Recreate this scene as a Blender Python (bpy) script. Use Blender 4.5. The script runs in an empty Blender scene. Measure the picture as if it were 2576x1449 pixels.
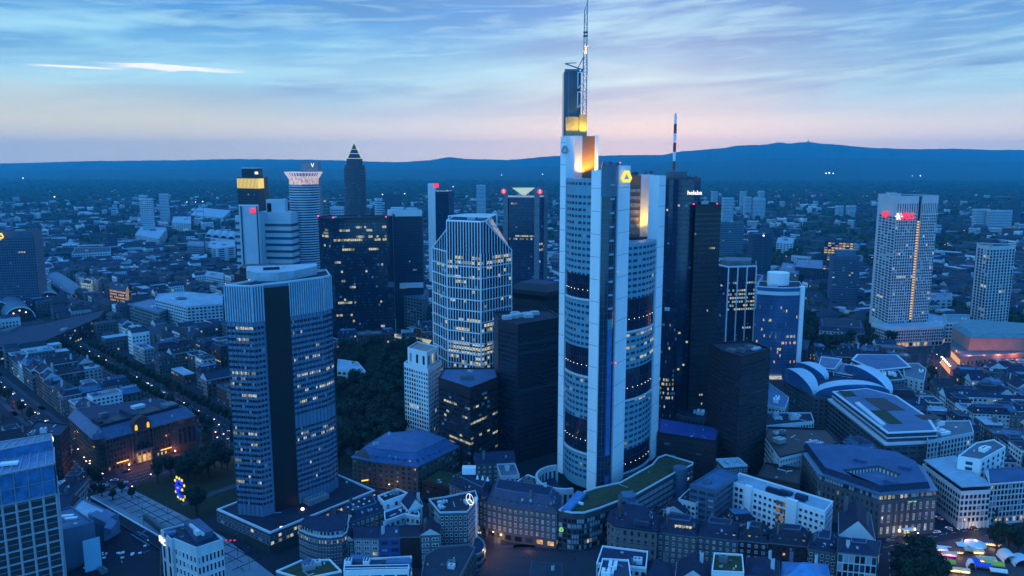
import bpy, math, random
from mathutils import Vector, Matrix
random.seed(7)
R = math.radians
scene = bpy.context.scene
# ------------------------------------------------------------------ camera
F, H = 1950.0, 209.0
TH = math.atan(314.5 / F); CT, ST = math.cos(TH), math.sin(TH)
cam = bpy.data.cameras.new('camera'); co = bpy.data.objects.new('camera', cam)
scene.collection.objects.link(co); scene.camera = co
cam.sensor_width = 36; cam.lens = 36 * F / 2576; cam.clip_start = 1; cam.clip_end = 60000
co.location = (0, 0, H); co.rotation_euler = (math.pi / 2 - TH, 0, 0)
# ------------------------------------------------------------------ render / exposure
scene.view_settings.view_transform = 'Standard'; scene.view_settings.look = 'None'
scene.view_settings.exposure = 0.32; scene.view_settings.gamma = 1
cy = scene.cycles
cy.max_bounces = 4; cy.diffuse_bounces = 2; cy.glossy_bounces = 2; cy.transmission_bounces = 3
cy.volume_bounces = 2; cy.transparent_max_bounces = 6; cy.caustics_reflective = False; cy.caustics_refractive = False
# ------------------------------------------------------------------ world: dusk sky with streaked cloud
world = bpy.data.worlds.new("World"); scene.world = world; world.use_nodes = True
wt = world.node_tree; wn = wt.nodes; wl = wt.links
bg = wn['Background']
def N(t, **k):
    n = wn.new(t)
    for a, b in k.items(): setattr(n, a, b)
    return n
def ramp(tree, stops, interp='LINEAR'):
    n = tree.nodes.new('ShaderNodeValToRGB'); e = n.color_ramp.elements; n.color_ramp.interpolation = interp
    while len(e) < len(stops): e.new(0.5)
    for i, (p, c) in enumerate(stops):
        e[i].position = p; e[i].color = (c[0], c[1], c[2], 1) if not isinstance(c, (int, float)) else (c, c, c, 1)
    return n
tc = N('ShaderNodeTexCoord'); sx = N('ShaderNodeSeparateXYZ'); wl.new(tc.outputs['Generated'], sx.inputs[0])
def M(op, a, b=0.0, clamp=False):
    n = N('ShaderNodeMath', operation=op); n.use_clamp = clamp
    for i, v in enumerate((a, b)):
        if isinstance(v, (int, float)): n.inputs[i].default_value = v
        else: wl.new(v, n.inputs[i])
    return n.outputs[0]
def MIX(f, a, b):
    n = N('ShaderNodeMix', data_type='RGBA')
    if isinstance(f, (int, float)): n.inputs[0].default_value = f
    else: wl.new(f, n.inputs[0])
    for i, v in ((6, a), (7, b)):
        if isinstance(v, tuple): n.inputs[i].default_value = (*v, 1)
        else: wl.new(v, n.inputs[i])
    return n.outputs[2]
X, Y, Zc = sx.outputs
elev = M('MAXIMUM', Zc, 0.0)
base = ramp(wt, [(0.0, (.98, .88, .64)), (.035, (.86, .80, .68)), (.06, (.58, .67, .68)), (.087, (.38, .62, .70)), (.13, (.16, .43, .66)),
                 (.182, (.035, .26, .64)), (.30, (.06, .38, 1.12)), (1.0, (.025, .32, 1.28))])
wl.new(elev, base.inputs[0])
az = M('ARCTAN2', X, Y)
def clouds(sa, se, tilt, scale, detail, off, warp=0.6):
    cx = N('ShaderNodeCombineXYZ')
    wl.new(M('MULTIPLY', az, sa), cx.inputs[0])
    wl.new(M('ADD', M('MULTIPLY', Zc, se), M('MULTIPLY', az, tilt)), cx.inputs[1]); cx.inputs[2].default_value = off
    n = N('ShaderNodeTexNoise'); n.inputs['Scale'].default_value = scale; n.inputs['Detail'].default_value = detail
    n.inputs['Roughness'].default_value = .55; n.inputs['Distortion'].default_value = warp
    wl.new(cx.outputs[0], n.inputs['Vector']); return n.outputs['Fac']
c1 = clouds(2.6, 21.0, -1.1, 1.0, 9, 4.4, .35)
c2 = clouds(8.0, 80.0, -3.6, 1.0, 8, 9.7, .8)
c3 = clouds(2.6, 24.0, -1.4, 1.3, 8, 5.3, .3)
dk = ramp(wt, [(.41, 0.0), (.60, 1.0)]); wl.new(c1, dk.inputs[0])
lt = ramp(wt, [(.50, 0.0), (.68, 1.0)]); wl.new(c2, lt.inputs[0])
hi = ramp(wt, [(.50, 0.0), (.66, 1.0)]); wl.new(c3, hi.inputs[0])
hf = ramp(wt, [(.045, 0.0), (.10, 1.0)]); wl.new(elev, hf.inputs[0])      # clouds live above the horizon band
col1 = MIX(M('MULTIPLY', M('MULTIPLY', dk.outputs[0], hf.outputs[0]), .85), base.outputs[0], (.07, .25, .52))
col2 = MIX(M('MULTIPLY', M('MULTIPLY', hi.outputs[0], hf.outputs[0]), .70), col1, (.34, .68, .80))
col3 = MIX(M('MULTIPLY', M('MULTIPLY', lt.outputs[0], hf.outputs[0]), .30), col2, (.50, .78, .84))
lo = ramp(wt, [(.52, 0.0), (.70, 1.0)]); wl.new(c1, lo.inputs[0])
# one torn gap with the last light low on the left
def band(v, c, w):
    return M('MAXIMUM', M('SUBTRACT', 1.0, M('DIVIDE', M('ABSOLUTE', M('SUBTRACT', v, c)), w)), 0.0)
gap = M('MULTIPLY', band(az, -.40, .085), band(M('ADD', Zc, M('MULTIPLY', c2, .014)), .1145, .0030))
gap2 = M('MULTIPLY', band(az, -.50, .05), band(M('ADD', Zc, M('MULTIPLY', c1, .012)), .1085, .0018))
gapf = M('MULTIPLY', M('ADD', gap, gap2), 2.2, clamp=True)
col4 = MIX(M('MULTIPLY', gapf, .9), col3, (.95, .9, .86))
left = ramp(wt, [(.30, 1.0), (.55, 0.0)]); wl.new(M('ADD', M('MULTIPLY', az, 1.0), .7), left.inputs[0])
col5 = MIX(M('MULTIPLY', M('MULTIPLY', left.outputs[0], M('SUBTRACT', 1.0, hf.outputs[0])), .55), col4, (.74, .68, .36))
front = N('ShaderNodeMapRange'); front.interpolation_type = 'SMOOTHSTEP'
wl.new(Y, front.inputs[0]); front.inputs[1].default_value = -.2; front.inputs[2].default_value = .7
back = ramp(wt, [(0.0, (.13, .60, 1.14)), (.25, (.10, .52, 1.20)), (1.0, (.025, .32, 1.28))]); wl.new(elev, back.inputs[0])
col6 = MIX(front.outputs[0], back.outputs[0], col5)
sky = N('ShaderNodeTexSky', sky_type='NISHITA'); sky.sun_disc = False; sky.sun_elevation = R(1.5); sky.sun_rotation = R(10)
add = N('ShaderNodeMix', data_type='RGBA', blend_type='ADD'); add.inputs[0].default_value = 0.02
wl.new(col6, add.inputs[6]); wl.new(sky.outputs[0], add.inputs[7])
SKY_STR = 1.0
wl.new(add.outputs[2], bg.inputs[0]); bg.inputs[1].default_value = SKY_STR
# ------------------------------------------------------------------ the last weak light of the cloud cover
sl = bpy.data.lights.new('sun', 'SUN'); sl.energy = 0.5; sl.angle = R(40); sl.color = (.40, .78, 1)
so = bpy.data.objects.new('sun', sl); scene.collection.objects.link(so); so.rotation_euler = (R(48), 0, R(-62))

# ================================================================== helpers
COL = scene.collection
def at(px, py, z=0.0):
    dx = (px - 1288) / F; dy = -(py - 724.5) / F
    k = (z - H) / (-ST + dy * CT)
    return Vector((dx * k, (CT + dy * ST) * k, z))
def xat(px, D, z): return (px - 1288) / F * (D * CT - (z - H) * ST)
def zat(D, py):
    dy = -(py - 724.5) / F
    return H + (-ST + dy * CT) * D / (CT + dy * ST)
def pix(p):
    a = p[1] * CT - (p[2] - H) * ST; b = p[1] * ST + (p[2] - H) * CT
    if a < 1: return (-9999, -9999)
    return (1288 + F * p[0] / a, 724.5 - F * b / a)

MATS = {}
def mat(name, c, rough=.8, var=.25, scale=.15, metal=0, spec=.4, streak=False, tint=None):
    if name in MATS: return MATS[name]
    m = bpy.data.materials.new(name); m.use_nodes = True; t = m.node_tree; b = t.nodes['Principled BSDF']
    b.inputs['Roughness'].default_value = rough; b.inputs['Metallic'].default_value = metal
    b.inputs['Specular IOR Level'].default_value = spec
    if var:
        g = t.nodes.new('ShaderNodeNewGeometry'); mp = t.nodes.new('ShaderNodeMapping')
        mp.inputs['Scale'].default_value = (1, 1, .15) if streak else (1, 1, 1)
        n = t.nodes.new('ShaderNodeTexNoise'); n.inputs['Scale'].default_value = scale; n.inputs['Detail'].default_value = 6
        n.inputs['Roughness'].default_value = .65
        t.links.new(g.outputs['Position'], mp.inputs[0]); t.links.new(mp.outputs[0], n.inputs['Vector'])
        c2 = tint or tuple(v * (1 - var) for v in c); c3 = tuple(min(1, v * (1 + var * .7)) for v in c)
        r = ramp(t, [(.3, c2), (.72, c3)]); t.links.new(n.outputs['Fac'], r.inputs[0]); t.links.new(r.outputs[0], b.inputs['Base Color'])
    else: b.inputs['Base Color'].default_value = (*c, 1)
    MATS[name] = m; return m
def emit(name, c, s, base=(.02, .02, .02), flick=0):
    if name in MATS: return MATS[name]
    m = bpy.data.materials.new(name); m.use_nodes = True; t = m.node_tree; b = t.nodes['Principled BSDF']
    b.inputs['Base Color'].default_value = (*base, 1); b.inputs['Emission Color'].default_value = (*c, 1)
    b.inputs['Emission Strength'].default_value = s
    if flick:
        g = t.nodes.new('ShaderNodeNewGeometry'); n = t.nodes.new('ShaderNodeTexNoise'); n.inputs['Scale'].default_value = flick
        n.inputs['Detail'].default_value = 2
        t.links.new(g.outputs['Position'], n.inputs['Vector'])
        r = ramp(t, [(.35, tuple(v * .25 for v in c)), (.62, c)]); t.links.new(n.outputs['Fac'], r.inputs[0])
        t.links.new(r.outputs[0], b.inputs['Emission Color'])
    try: m.cycles.emission_sampling = 'NONE'
    except Exception: pass
    MATS[name] = m; return m
WHITE = mat('white_panel', (.84, .86, .86), .55, .10, .08, streak=True)
PANEL = mat('pale_metal_panel', (.62, .66, .68), .45, .10, .05, streak=True)
CREAM = mat('cream_render', (.33, .34, .34), .9, .2, .2, streak=True)
PALE = mat('pale_render', (.52, .58, .60), .9, .18, .15, streak=True)
GREY = mat('grey_render', (.13, .15, .17), .9, .25, .15, streak=True)
MIDG = mat('mid_grey_stone', (.085, .095, .11), .85, .3, .12, streak=True)
STONE = mat('sandstone', (.12, .11, .11), .9, .3, .12, streak=True)
REDST = mat('dark_red_sandstone', (.05, .03, .04), .9, .3, .12, streak=True)
BROWN = mat('brown_stone', (.032, .020, .024), .6, .25, .1, streak=True)
BLACK = mat('black_cladding', (.008, .008, .014), .5, .3, .1)
BLUEW = mat('blue_render', (.05, .11, .36), .8, .15, .2)
BRICK = mat('brick_wall', (.12, .07, .055), .9, .3, .3)
TEAL = mat('teal_panel', (.13, .22, .27), .4, .15, .06, streak=True)
STEELB = mat('blue_grey_aluminium', (.10, .17, .26), .35, .18, .05, streak=True, metal=.2)
SLATE = mat('slate_roof', (.012, .024, .062), .75, .4, .25)
SLATE2 = mat('purple_slate_roof', (.012, .018, .050), .75, .4, .25)
TILE = mat('dark_tile_roof', (.022, .020, .038), .85, .4, .3)
ZINC = mat('zinc_roof', (.06, .14, .25), .5, .3, .12)
COPPER = mat('copper_roof', (.10, .22, .24), .6, .3, .2)
TAR = mat('tar_roof', (.012, .020, .042), .9, .4, .12)
GRAVEL = mat('gravel_roof', (.13, .15, .18), .95, .35, .1)
PALER = mat('pale_roof_membrane', (.30, .40, .46), .8, .25, .1)
TURF = mat('planted_roof', (.045, .055, .022), 1, .5, .3)
GLASS = mat('dark_window_glass', (.012, .016, .026), .12, .3, .5, spec=.6)
GLASSM = mat('blue_window_glass', (.035, .06, .10), .15, .3, .4, spec=.7)
GLASSB = mat('pale_window_blind', (.30, .34, .38), .6, .2, .6)
CGLASS = mat('curtain_wall_glass', (.014, .020, .045), .10, .4, .06, spec=.6)
BGLASS = mat('blue_reflective_glass', (.045, .12, .27), .10, .4, .05, spec=.9)
AQUA = mat('translucent_blue_glass', (.08, .24, .46), .2, .3, .2, spec=.6)
FRAME = mat('white_frame', (.70, .72, .74), .5, 0)
FRAMED = mat('dark_frame', (.05, .055, .065), .5, 0)
STEEL = mat('galvanised_steel', (.40, .43, .46), .4, .15, .5, metal=.5)
ASPH = mat('asphalt', (.012, .017, .032), .85, .35, .05)
PAVE = mat('paving_slabs', (.035, .05, .075), .9, .3, .06)
PLAZA = mat('pale_plaza_paving', (.20, .24, .27), .9, .18, .08)
PAINT = mat('road_paint', (.55, .57, .58), .7, .2, .8)
GRASS = mat('lawn_grass', (.010, .024, .008), 1, .4, .06)
SOIL = mat('city_ground', (.010, .018, .030), 1, .5, .01)
BARK = mat('bark', (.035, .028, .022), .95, .3, 1)
LEAF = mat('leaves_dark', (.005, .012, .008), .9, .5, .35)
LEAF2 = mat('leaves_mid', (.014, .032, .012), .9, .5, .35)
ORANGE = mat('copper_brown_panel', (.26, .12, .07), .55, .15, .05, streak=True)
LITY = emit('lit_window_yellow', (1, .90, .48), .62, flick=.9)
LITD = emit('lit_window_dim', (.85, .85, .50), .24, flick=.9)
LITW = emit('lit_window_white', (.95, .97, .85), .55, flick=.9)
LITO = emit('lit_window_orange', (1, .55, .22), .8, flick=.8)
LITB = emit('lit_window_cool', (.55, .85, 1), .45, flick=.6)
SIGNY = emit('yellow_sign', (1, .68, .04), 1.1)
SIGNR = emit('red_sign', (1, .03, .08), 1.0)
SIGNW = emit('white_sign', (1, 1, 1), 1.2)
SIGNG = emit('green_sign', (.3, .8, .25), .7)
SIGNB = emit('blue_neon', (.02, .03, .95), .8)
STARY = emit('yellow_star_light', (.95, .85, .10), .9)
REDL = emit('red_obstruction_light', (1, .05, .15), 2.5)
LAMPW = emit('warm_lamp', (1, .80, .55), 4)
LAMPC = emit('cool_lamp', (.85, .95, 1), 3)
LAMPO = emit('orange_neon', (1, .50, .08), 1.6)

class MB:
    def __init__(s): s.v = []; s.f = []; s.m = []
    def face(s, pts, m=0):
        i = len(s.v); s.v += [tuple(p) for p in pts]; s.f.append(tuple(range(i, i + len(pts)))); s.m.append(m)
    def prism(s, poly, z0, z1, m=0, cap=None, bottom=False):
        n = len(poly)
        for i in range(n):
            a, b = poly[i], poly[(i + 1) % n]
            s.face([(a[0], a[1], z0), (b[0], b[1], z0), (b[0], b[1], z1), (a[0], a[1], z1)], m)
        s.face([(p[0], p[1], z1) for p in poly], m if cap is None else cap)
        if bottom: s.face([(p[0], p[1], z0) for p in reversed(poly)], m)
    def loft(s, pa, za, pb, zb, m=0, cap=None):
        n = len(pa)
        for i in range(n):
            j = (i + 1) % n
            s.face([(pa[i][0], pa[i][1], za), (pa[j][0], pa[j][1], za), (pb[j][0], pb[j][1], zb), (pb[i][0], pb[i][1], zb)], m)
        if cap is not None: s.face([(p[0], p[1], zb) for p in pb], cap)
    def box(s, c, size, rz=0.0, m=0):
        x, y, z = size[0] / 2, size[1] / 2, size[2]
        cr, sr = math.cos(rz), math.sin(rz)
        q = [(c[0] + a * cr - b * sr, c[1] + a * sr + b * cr) for a, b in ((-x, -y), (x, -y), (x, y), (-x, y))]
        s.prism(q, c[2], c[2] + z, m, bottom=True)
    def bar(s, a, b, w, m=0):
        a, b = Vector(a), Vector(b); d = (b - a)
        if d.length < 1e-6: return
        d.normalize(); u = d.cross(Vector((0, 0, 1)))
        if u.length < .01: u = Vector((1, 0, 0))
        u.normalize(); v = d.cross(u); u *= w / 2; v *= w / 2
        A = [a + u + v, a - u + v, a - u - v, a + u - v]; B = [p + (b - a) for p in A]
        for i in range(4):
            j = (i + 1) % 4; s.face([A[i], A[j], B[j], B[i]], m)
        s.face(A[::-1], m); s.face(B, m)
    def cyl(s, c, r, h, n=12, m=0, r2=None):
        r2 = r if r2 is None else r2
        pa = [(c[0] + r * math.cos(i * 2 * math.pi / n), c[1] + r * math.sin(i * 2 * math.pi / n)) for i in range(n)]
        pb = [(c[0] + r2 * math.cos(i * 2 * math.pi / n), c[1] + r2 * math.sin(i * 2 * math.pi / n)) for i in range(n)]
        s.loft(pa, c[2], pb, c[2] + h, m, m)
    def build(s, name, mats, parent=None, label=None, kind=None):
        if not s.f: return None
        L = ROOT.get(parent.name, Vector((0, 0, 0))) if parent else Vector((0, 0, 0))
        me = bpy.data.meshes.new(name)
        me.from_pydata([(v[0] - L[0], v[1] - L[1], v[2] - L[2]) for v in s.v], [], s.f)
        for m in (mats if isinstance(mats, (list, tuple)) else [mats]): me.materials.append(m)
        if any(s.m): me.polygons.foreach_set('material_index', s.m)
        o = bpy.data.objects.new(name, me); COL.objects.link(o)
        if parent: o.parent = parent; ROOT[o.name] = L
        if label: o['label'] = label
        if kind: o['kind'] = kind
        return o
ROOT = {}
NTHING = [0]
def thing(name, label, cat, loc=(0, 0, 0), group=None):
    o = bpy.data.objects.new(name, None); COL.objects.link(o); o.location = loc
    o.empty_display_size = .5
    o['label'] = label; o['category'] = cat
    if group: o['group'] = group
    ROOT[o.name] = Vector(loc); NTHING[0] += 1; return o
def tag(o, label, cat, group=None):
    o['label'] = label; o['category'] = cat
    if group: o['group'] = group
    return o
def struct(o): o['kind'] = 'structure'; return o
def copy_tree(o, loc=None, rz=None, label=None, group=None, parent=None, sc=None):
    c = o.copy(); COL.objects.link(c)
    if parent: c.parent = parent
    if loc is not None: c.location = loc
    if rz is not None: c.rotation_euler = (0, 0, rz)
    if sc is not None: c.scale = sc
    if label: c['label'] = label
    if group: c['group'] = group
    for ch in o.children: copy_tree(ch, parent=c)
    return c
def area2(p): return sum(p[i][0] * p[(i + 1) % len(p)][1] - p[(i + 1) % len(p)][0] * p[i][1] for i in range(len(p)))
def ccw(p): p = [(q[0], q[1]) for q in p]; return p if area2(p) > 0 else p[::-1]
def inset(poly, d):
    n = len(poly); out = []
    for i in range(n):
        p0, p1, p2 = Vector(poly[i - 1]), Vector(poly[i]), Vector(poly[(i + 1) % n])
        e1 = (p1 - p0).normalized(); e2 = (p2 - p1).normalized()
        n1 = Vector((-e1.y, e1.x)); n2 = Vector((-e2.y, e2.x)); k = n1 + n2
        dd = max(.35, 1 + n1.dot(n2)); out.append(tuple(p1 + k * (d / dd)))
    return out
def centroid(p): return (sum(q[0] for q in p) / len(p), sum(q[1] for q in p) / len(p))
OCC = []
def occupy(poly, grow=0):
    OCC.append(ccw(inset(ccw(poly), -grow) if grow else poly))
def inside(p, poly):
    r = False; n = len(poly); j = n - 1
    for i in range(n):
        if (poly[i][1] > p[1]) != (poly[j][1] > p[1]) and p[0] < (poly[j][0] - poly[i][0]) * (p[1] - poly[i][1]) / (poly[j][1] - poly[i][1]) + poly[i][0]: r = not r
        j = i
    return r
def free(q):
    pts = list(q) + [centroid(q)] + [((q[i][0] + q[(i + 1) % len(q)][0]) / 2, (q[i][1] + q[(i + 1) % len(q)][1]) / 2) for i in range(len(q))]
    for o in OCC:
        if any(inside(p, o) for p in pts) or any(inside(p, q) for p in o): return False
    return True

# ---- windows: unit meshes shared by every copy; local x along the wall, -y outwards
WIN = {}
def win_mesh(kind, fr, pane):
    key = (kind, fr.name, pane.name)
    if key in WIN: return WIN[key]
    b = MB()
    t = .09
    if kind == 'plain':
        b.prism([(-.5, -.5), (.5, -.5), (.5, .5), (-.5, .5)], -.5, .5, 1, bottom=True)
    else:
        for (x0, x1, z0, z1) in ((-.5, -.5 + t, -.5, .5), (.5 - t, .5, -.5, .5), (-.5 + t, .5 - t, .5 - t, .5), (-.5 + t, .5 - t, -.5, -.5 + t)):
            b.prism([(x0, -.5), (x1, -.5), (x1, .4), (x0, .4)], z0, z1, 0, bottom=True)
        b.face([(-.5 + t, -.1, -.5 + t), (.5 - t, -.1, -.5 + t), (.5 - t, -.1, .5 - t), (-.5 + t, -.1, .5 - t)], 1)
        if kind == 'cross':
            b.prism([(-.04, -.4), (.04, -.4), (.04, -.12), (-.04, -.12)], -.4, .4, 0, bottom=True)
            b.prism([(-.4, -.38), (-.05, -.38), (-.05, -.12), (-.4, -.12)], .12, .18, 0, bottom=True)
            b.prism([(.05, -.38), (.4, -.38), (.4, -.12), (.05, -.12)], .12, .18, 0, bottom=True)
        if kind == 'sill':
            b.prism([(-.6, -.9), (.6, -.9), (.6, -.5), (-.6, -.5)], -.6, -.5, 0, bottom=True)
    me = bpy.data.meshes.new('window'); me.from_pydata(b.v, [], b.f); me.materials.append(fr); me.materials.append(pane)
    me.polygons.foreach_set('material_index', b.m); WIN[key] = me
    return me
CAM = Vector((0, 0, H))
def ce_d(p): c = centroid(p); return math.hypot(c[0], c[1])
class Bld:
    def __init__(s, name, label, cat, poly, group=None, z0=0.0, occ=2.0):
        s.poly = ccw(poly); c = centroid(s.poly); s.root = thing(name, label, cat, (c[0], c[1], z0), group)
        s.z0 = z0; s.w = []
        if occ: occupy(s.poly, occ)
    def wins(s, a, b, z0, z1, rows, cols, w=.6, h=.55, lit=.04, kind='frame', fr=FRAMED, lits=(LITY, LITW), pane=GLASS, blind=.1, thick=.3, litrows=None, skip=None, zoff=0, dead=None):
        a = Vector((a[0], a[1])); b = Vector((b[0], b[1])); d = b - a; Ln = d.length; d.normalize(); nrm = Vector((d.y, -d.x))
        cw, rh = Ln / cols, (z1 - z0) / rows
        for r in range(rows):
            on = False
            for c in range(cols):
                if skip and skip(r, c, rows, cols): continue
                q = a + d * (cw * (c + .5)); z = z0 + rh * (r + .5) + zoff
                pl = lit
                if litrows and r in litrows: pl = litrows[r]
                if not (litrows and r in litrows): pl = lit * .35 if lit < .5 else lit
                x = random.random()
                if pl < .95: on = (random.random() < (.72 if pl > .15 else .45)) if on else (random.random() < pl * (.45 if pl > .15 else .8) / (1.02 - min(pl, 1)))
                if cols < 4: on = x < pl
                lm = lits[(r * 7 + c // 3) % len(lits)]
                if lm in (LITY, LITW) and random.random() < .38: lm = LITD
                pm = lm if (on or pl >= .95) else (GLASSB if x > 1 - blind else (GLASSM if (pane is GLASS and random.random() < .25 or pane is CGLASS and random.random() < .13) else pane))
                s.w.append((q.x + nrm.x * .02, q.y + nrm.y * .02, z, math.atan2(d.y, d.x), cw * w, thick, rh * h, kind, fr, pm))
    def allwins(s, z0, z1, floor=3.6, pitch=3.2, poly=None, **k):
        p = poly or s.poly; n = len(p)
        for i in range(n):
            a, b = p[i], p[(i + 1) % n]; mid = ((a[0] + b[0]) / 2, (a[1] + b[1]) / 2)
            nr = (b[1] - a[1], -(b[0] - a[0])); Ln = math.hypot(*nr)
            if (nr[0] * -mid[0] + nr[1] * -mid[1]) / Ln / math.hypot(*mid) < -.12: continue
            if Ln < pitch * .8: continue
            s.wins(a, b, z0, z1, max(1, round((z1 - z0) / floor)), max(1, round(Ln / pitch)), **k)
    def finish(s, cap=100, name='window'):
        ws = s.w
        if not ws: return s.root
        L = ROOT[s.root.name]
        ws.sort(key=lambda q: -q[4] * q[6] / ((q[0] ** 2 + q[1] ** 2 + (q[2] - H) ** 2) + 1))
        vis = [q for q in ws]
        for q in vis[:cap]:
            o = bpy.data.objects.new(name, win_mesh(q[7], q[8], q[9])); COL.objects.link(o); o.parent = s.root
            o.location = (q[0] - L[0], q[1] - L[1], q[2] - L[2]); o.rotation_euler = (0, 0, q[3]); o.scale = (q[4], q[5], q[6])
        rest = vis[cap:]
        if rest:
            mats = []; b = MB()
            for q in rest:
                if q[9] not in mats: mats.append(q[9])
                m = mats.index(q[9]); cr, sr = math.cos(q[3]), math.sin(q[3]); hw = q[4] / 2; t = q[5] / 2
                c = [(q[0] + x * cr - y * sr, q[1] + x * sr + y * cr) for x, y in ((-hw, -t * .6), (hw, -t * .6), (hw, t), (-hw, t))]
                z0, z1 = q[2] - q[6] / 2, q[2] + q[6] / 2
                b.face([(*c[0], z0), (*c[1], z0), (*c[1], z1), (*c[0], z1)], m)
                b.face([(*c[1], z0), (*c[2], z0), (*c[2], z1), (*c[1], z1)], m)
                b.face([(*c[3], z0), (*c[0], z0), (*c[0], z1), (*c[3], z1)], m)
                b.face([(*c[0], z1), (*c[1], z1), (*c[2], z1), (*c[3], z1)], m)
                b.face([(*c[0], z0), (*c[3], z0), (*c[2], z0), (*c[1], z0)], m)
            b.build(name, mats, s.root, kind='stuff')
        return s.root
    def part(s, name, fn, mats, label=None, kind=None, parent=None):
        b = MB(); fn(b); return b.build(name, mats, parent or s.root, label, kind)
    def walls(s, z0, z1, m, poly=None, name='wall', bands=None, bandm=None, inner=None):
        b = MB(); p = poly or s.poly
        b.prism(p, z0, z1, 0)
        if bands:
            q = inset(p, -.25)
            for z in bands: b.prism(q, z - .3, z + .3, 1 if bandm else 0, bottom=True)
        return b.build(name, [m, bandm] if bandm else [m], s.root)
    def flat_roof(s, z, m=TAR, par=None, ph=1.0, pw=.5, poly=None, units=2, um=None):
        p = poly or s.poly; q = inset(p, pw); b = MB()
        b.face([(v[0], v[1], z + .05) for v in q], 0)
        b.build('roof', [m], s.root)
        b = MB(); n = len(p)
        for i in range(n):
            j = (i + 1) % n
            b.face([(*p[i], z), (*p[j], z), (*p[j], z + ph), (*p[i], z + ph)])
            b.face([(*p[i], z + ph), (*p[j], z + ph), (*q[j], z + ph), (*q[i], z + ph)])
            b.face([(*q[j], z), (*q[i], z), (*q[i], z + ph), (*q[j], z + ph)])
        b.build('parapet', [par or PALE], s.root)
        if ce_d(p) < 720 and z < 60: s.vents(z, p, 5)
        if units:
            e = max(range(n), key=lambda i: math.dist(p[i], p[(i + 1) % n])); a, c = p[e], p[(e + 1) % n]
            rz = math.atan2(c[1] - a[1], c[0] - a[0]); ce = centroid(p); sz = math.sqrt(abs(area2(p)) / 2)
            for k in range(units):
                for _ in range(12):
                    x = ce[0] + random.uniform(-.36, .36) * sz; y = ce[1] + random.uniform(-.36, .36) * sz
                    w, d, h = random.uniform(2, .22 * sz + 2.2), random.uniform(2, .12 * sz + 2.2), random.uniform(1.2, 3)
                    cr, sr = math.cos(rz), math.sin(rz)
                    qq = [(x + u * cr - v * sr, y + u * sr + v * cr) for u, v in ((-w / 2, -d / 2), (w / 2, -d / 2), (w / 2, d / 2), (-w / 2, d / 2))]
                    if all(inside(g, inset(p, pw + .8)) for g in qq):
                        b = MB(); b.prism(qq, z + .06, z + .06 + h, 0)
                        for t in range(max(1, int(w / 1.8))):
                            u = -w / 2 + 1.0 + t * 1.8
                            if u < w / 2 - .5: b.cyl((x + u * cr, y + u * sr, z + .06 + h), .45, .35, 8, 1)
                        b.build('rooftop_unit', [um or random.choice([PALE, GREY, STEEL]), FRAMED], s.root); break
    def vents(s, z, p, n=3):
        ce = centroid(p); sz = math.sqrt(abs(area2(p)) / 2)
        for k in range(n):
            x, y = ce[0] + random.uniform(-.4, .4) * sz, ce[1] + random.uniform(-.4, .4) * sz
            if inside((x, y), inset(p, 1.2)):
                b = MB(); r = random.random()
                if r < .35: b.cyl((x, y, z + .06), .35, .9, 7)
                elif r < .7: b.box((x, y, z + .06), (1.5, 1.5, .35), random.random())
                else: b.box((x, y, z + .06), (random.uniform(3, 7), .35, .35), random.choice((.2, 1.77, 2.35, .8)))
                b.build('roof_vent' if r < .35 else ('skylight' if r < .7 else 'roof_pipe'), [random.choice((WHITE, PALE, GREY, STEEL, GLASSB))], s.root)
    def sloped_roof(s, z, kind='mansard', m=SLATE, rise=5, ins=3, over=.4, poly=None, top=None, chim=2, dorm=0, dm=None):
        p = inset(poly or s.poly, -over); b = MB(); n = len(p)
        b.face([(*v, z) for v in reversed(p)], 0)
        cornice = MB(); cornice.prism(inset(p, -.15), z - .55, z, 0, bottom=True); cornice.build('cornice', [dm or STONE if dm else GREY], s.root)
        if kind == 'gable' and n == 4:
            l = [math.dist(p[i], p[(i + 1) % 4]) for i in range(4)]
            if l[0] + l[2] >= l[1] + l[3]: p = p
            else: p = p[1:] + p[:1]
            r0 = ((p[0][0] + p[3][0]) / 2, (p[0][1] + p[3][1]) / 2); r1 = ((p[1][0] + p[2][0]) / 2, (p[1][1] + p[2][1]) / 2)
            b.face([(*p[0], z), (*p[1], z), (*r1, z + rise), (*r0, z + rise)]); b.face([(*p[2], z), (*p[3], z), (*r0, z + rise), (*r1, z + rise)])
            b.face([(*p[1], z), (*p[2], z), (*r1, z + rise)], 1); b.face([(*p[3], z), (*p[0], z), (*r0, z + rise)], 1)
            b.bar((*r0, z + rise), (*r1, z + rise), .45, 0)
            rf = b.build('roof', [m, dm or PALE], s.root)
        elif kind == 'hip' and n == 4:
            l = [math.dist(p[i], p[(i + 1) % 4]) for i in range(4)]
            if l[0] + l[2] < l[1] + l[3]: p = p[1:] + p[:1]; l = l[1:] + l[:1]
            r0 = Vector(((p[0][0] + p[3][0]) / 2, (p[0][1] + p[3][1]) / 2)); r1 = Vector(((p[1][0] + p[2][0]) / 2, (p[1][1] + p[2][1]) / 2))
            d = (r1 - r0); dl = d.length; d.normalize(); k = min(dl * .42, (l[1] + l[3]) / 4); r0 = r0 + d * k; r1 = r1 - d * k
            b.face([(*p[0], z), (*p[1], z), (*r1, z + rise), (*r0, z + rise)]); b.face([(*p[2], z), (*p[3], z), (*r0, z + rise), (*r1, z + rise)])
            b.face([(*p[1], z), (*p[2], z), (*r1, z + rise)]); b.face([(*p[3], z), (*p[0], z), (*r0, z + rise)])
            b.bar((*r0, z + rise), (*r1, z + rise), .4, 0)
            rf = b.build('roof', [m], s.root)
        else:
            q = inset(p, ins); b.loft(p, z, q, z + rise, 0, 1); q2 = inset(q, min(ins, 2.5)); 
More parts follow.
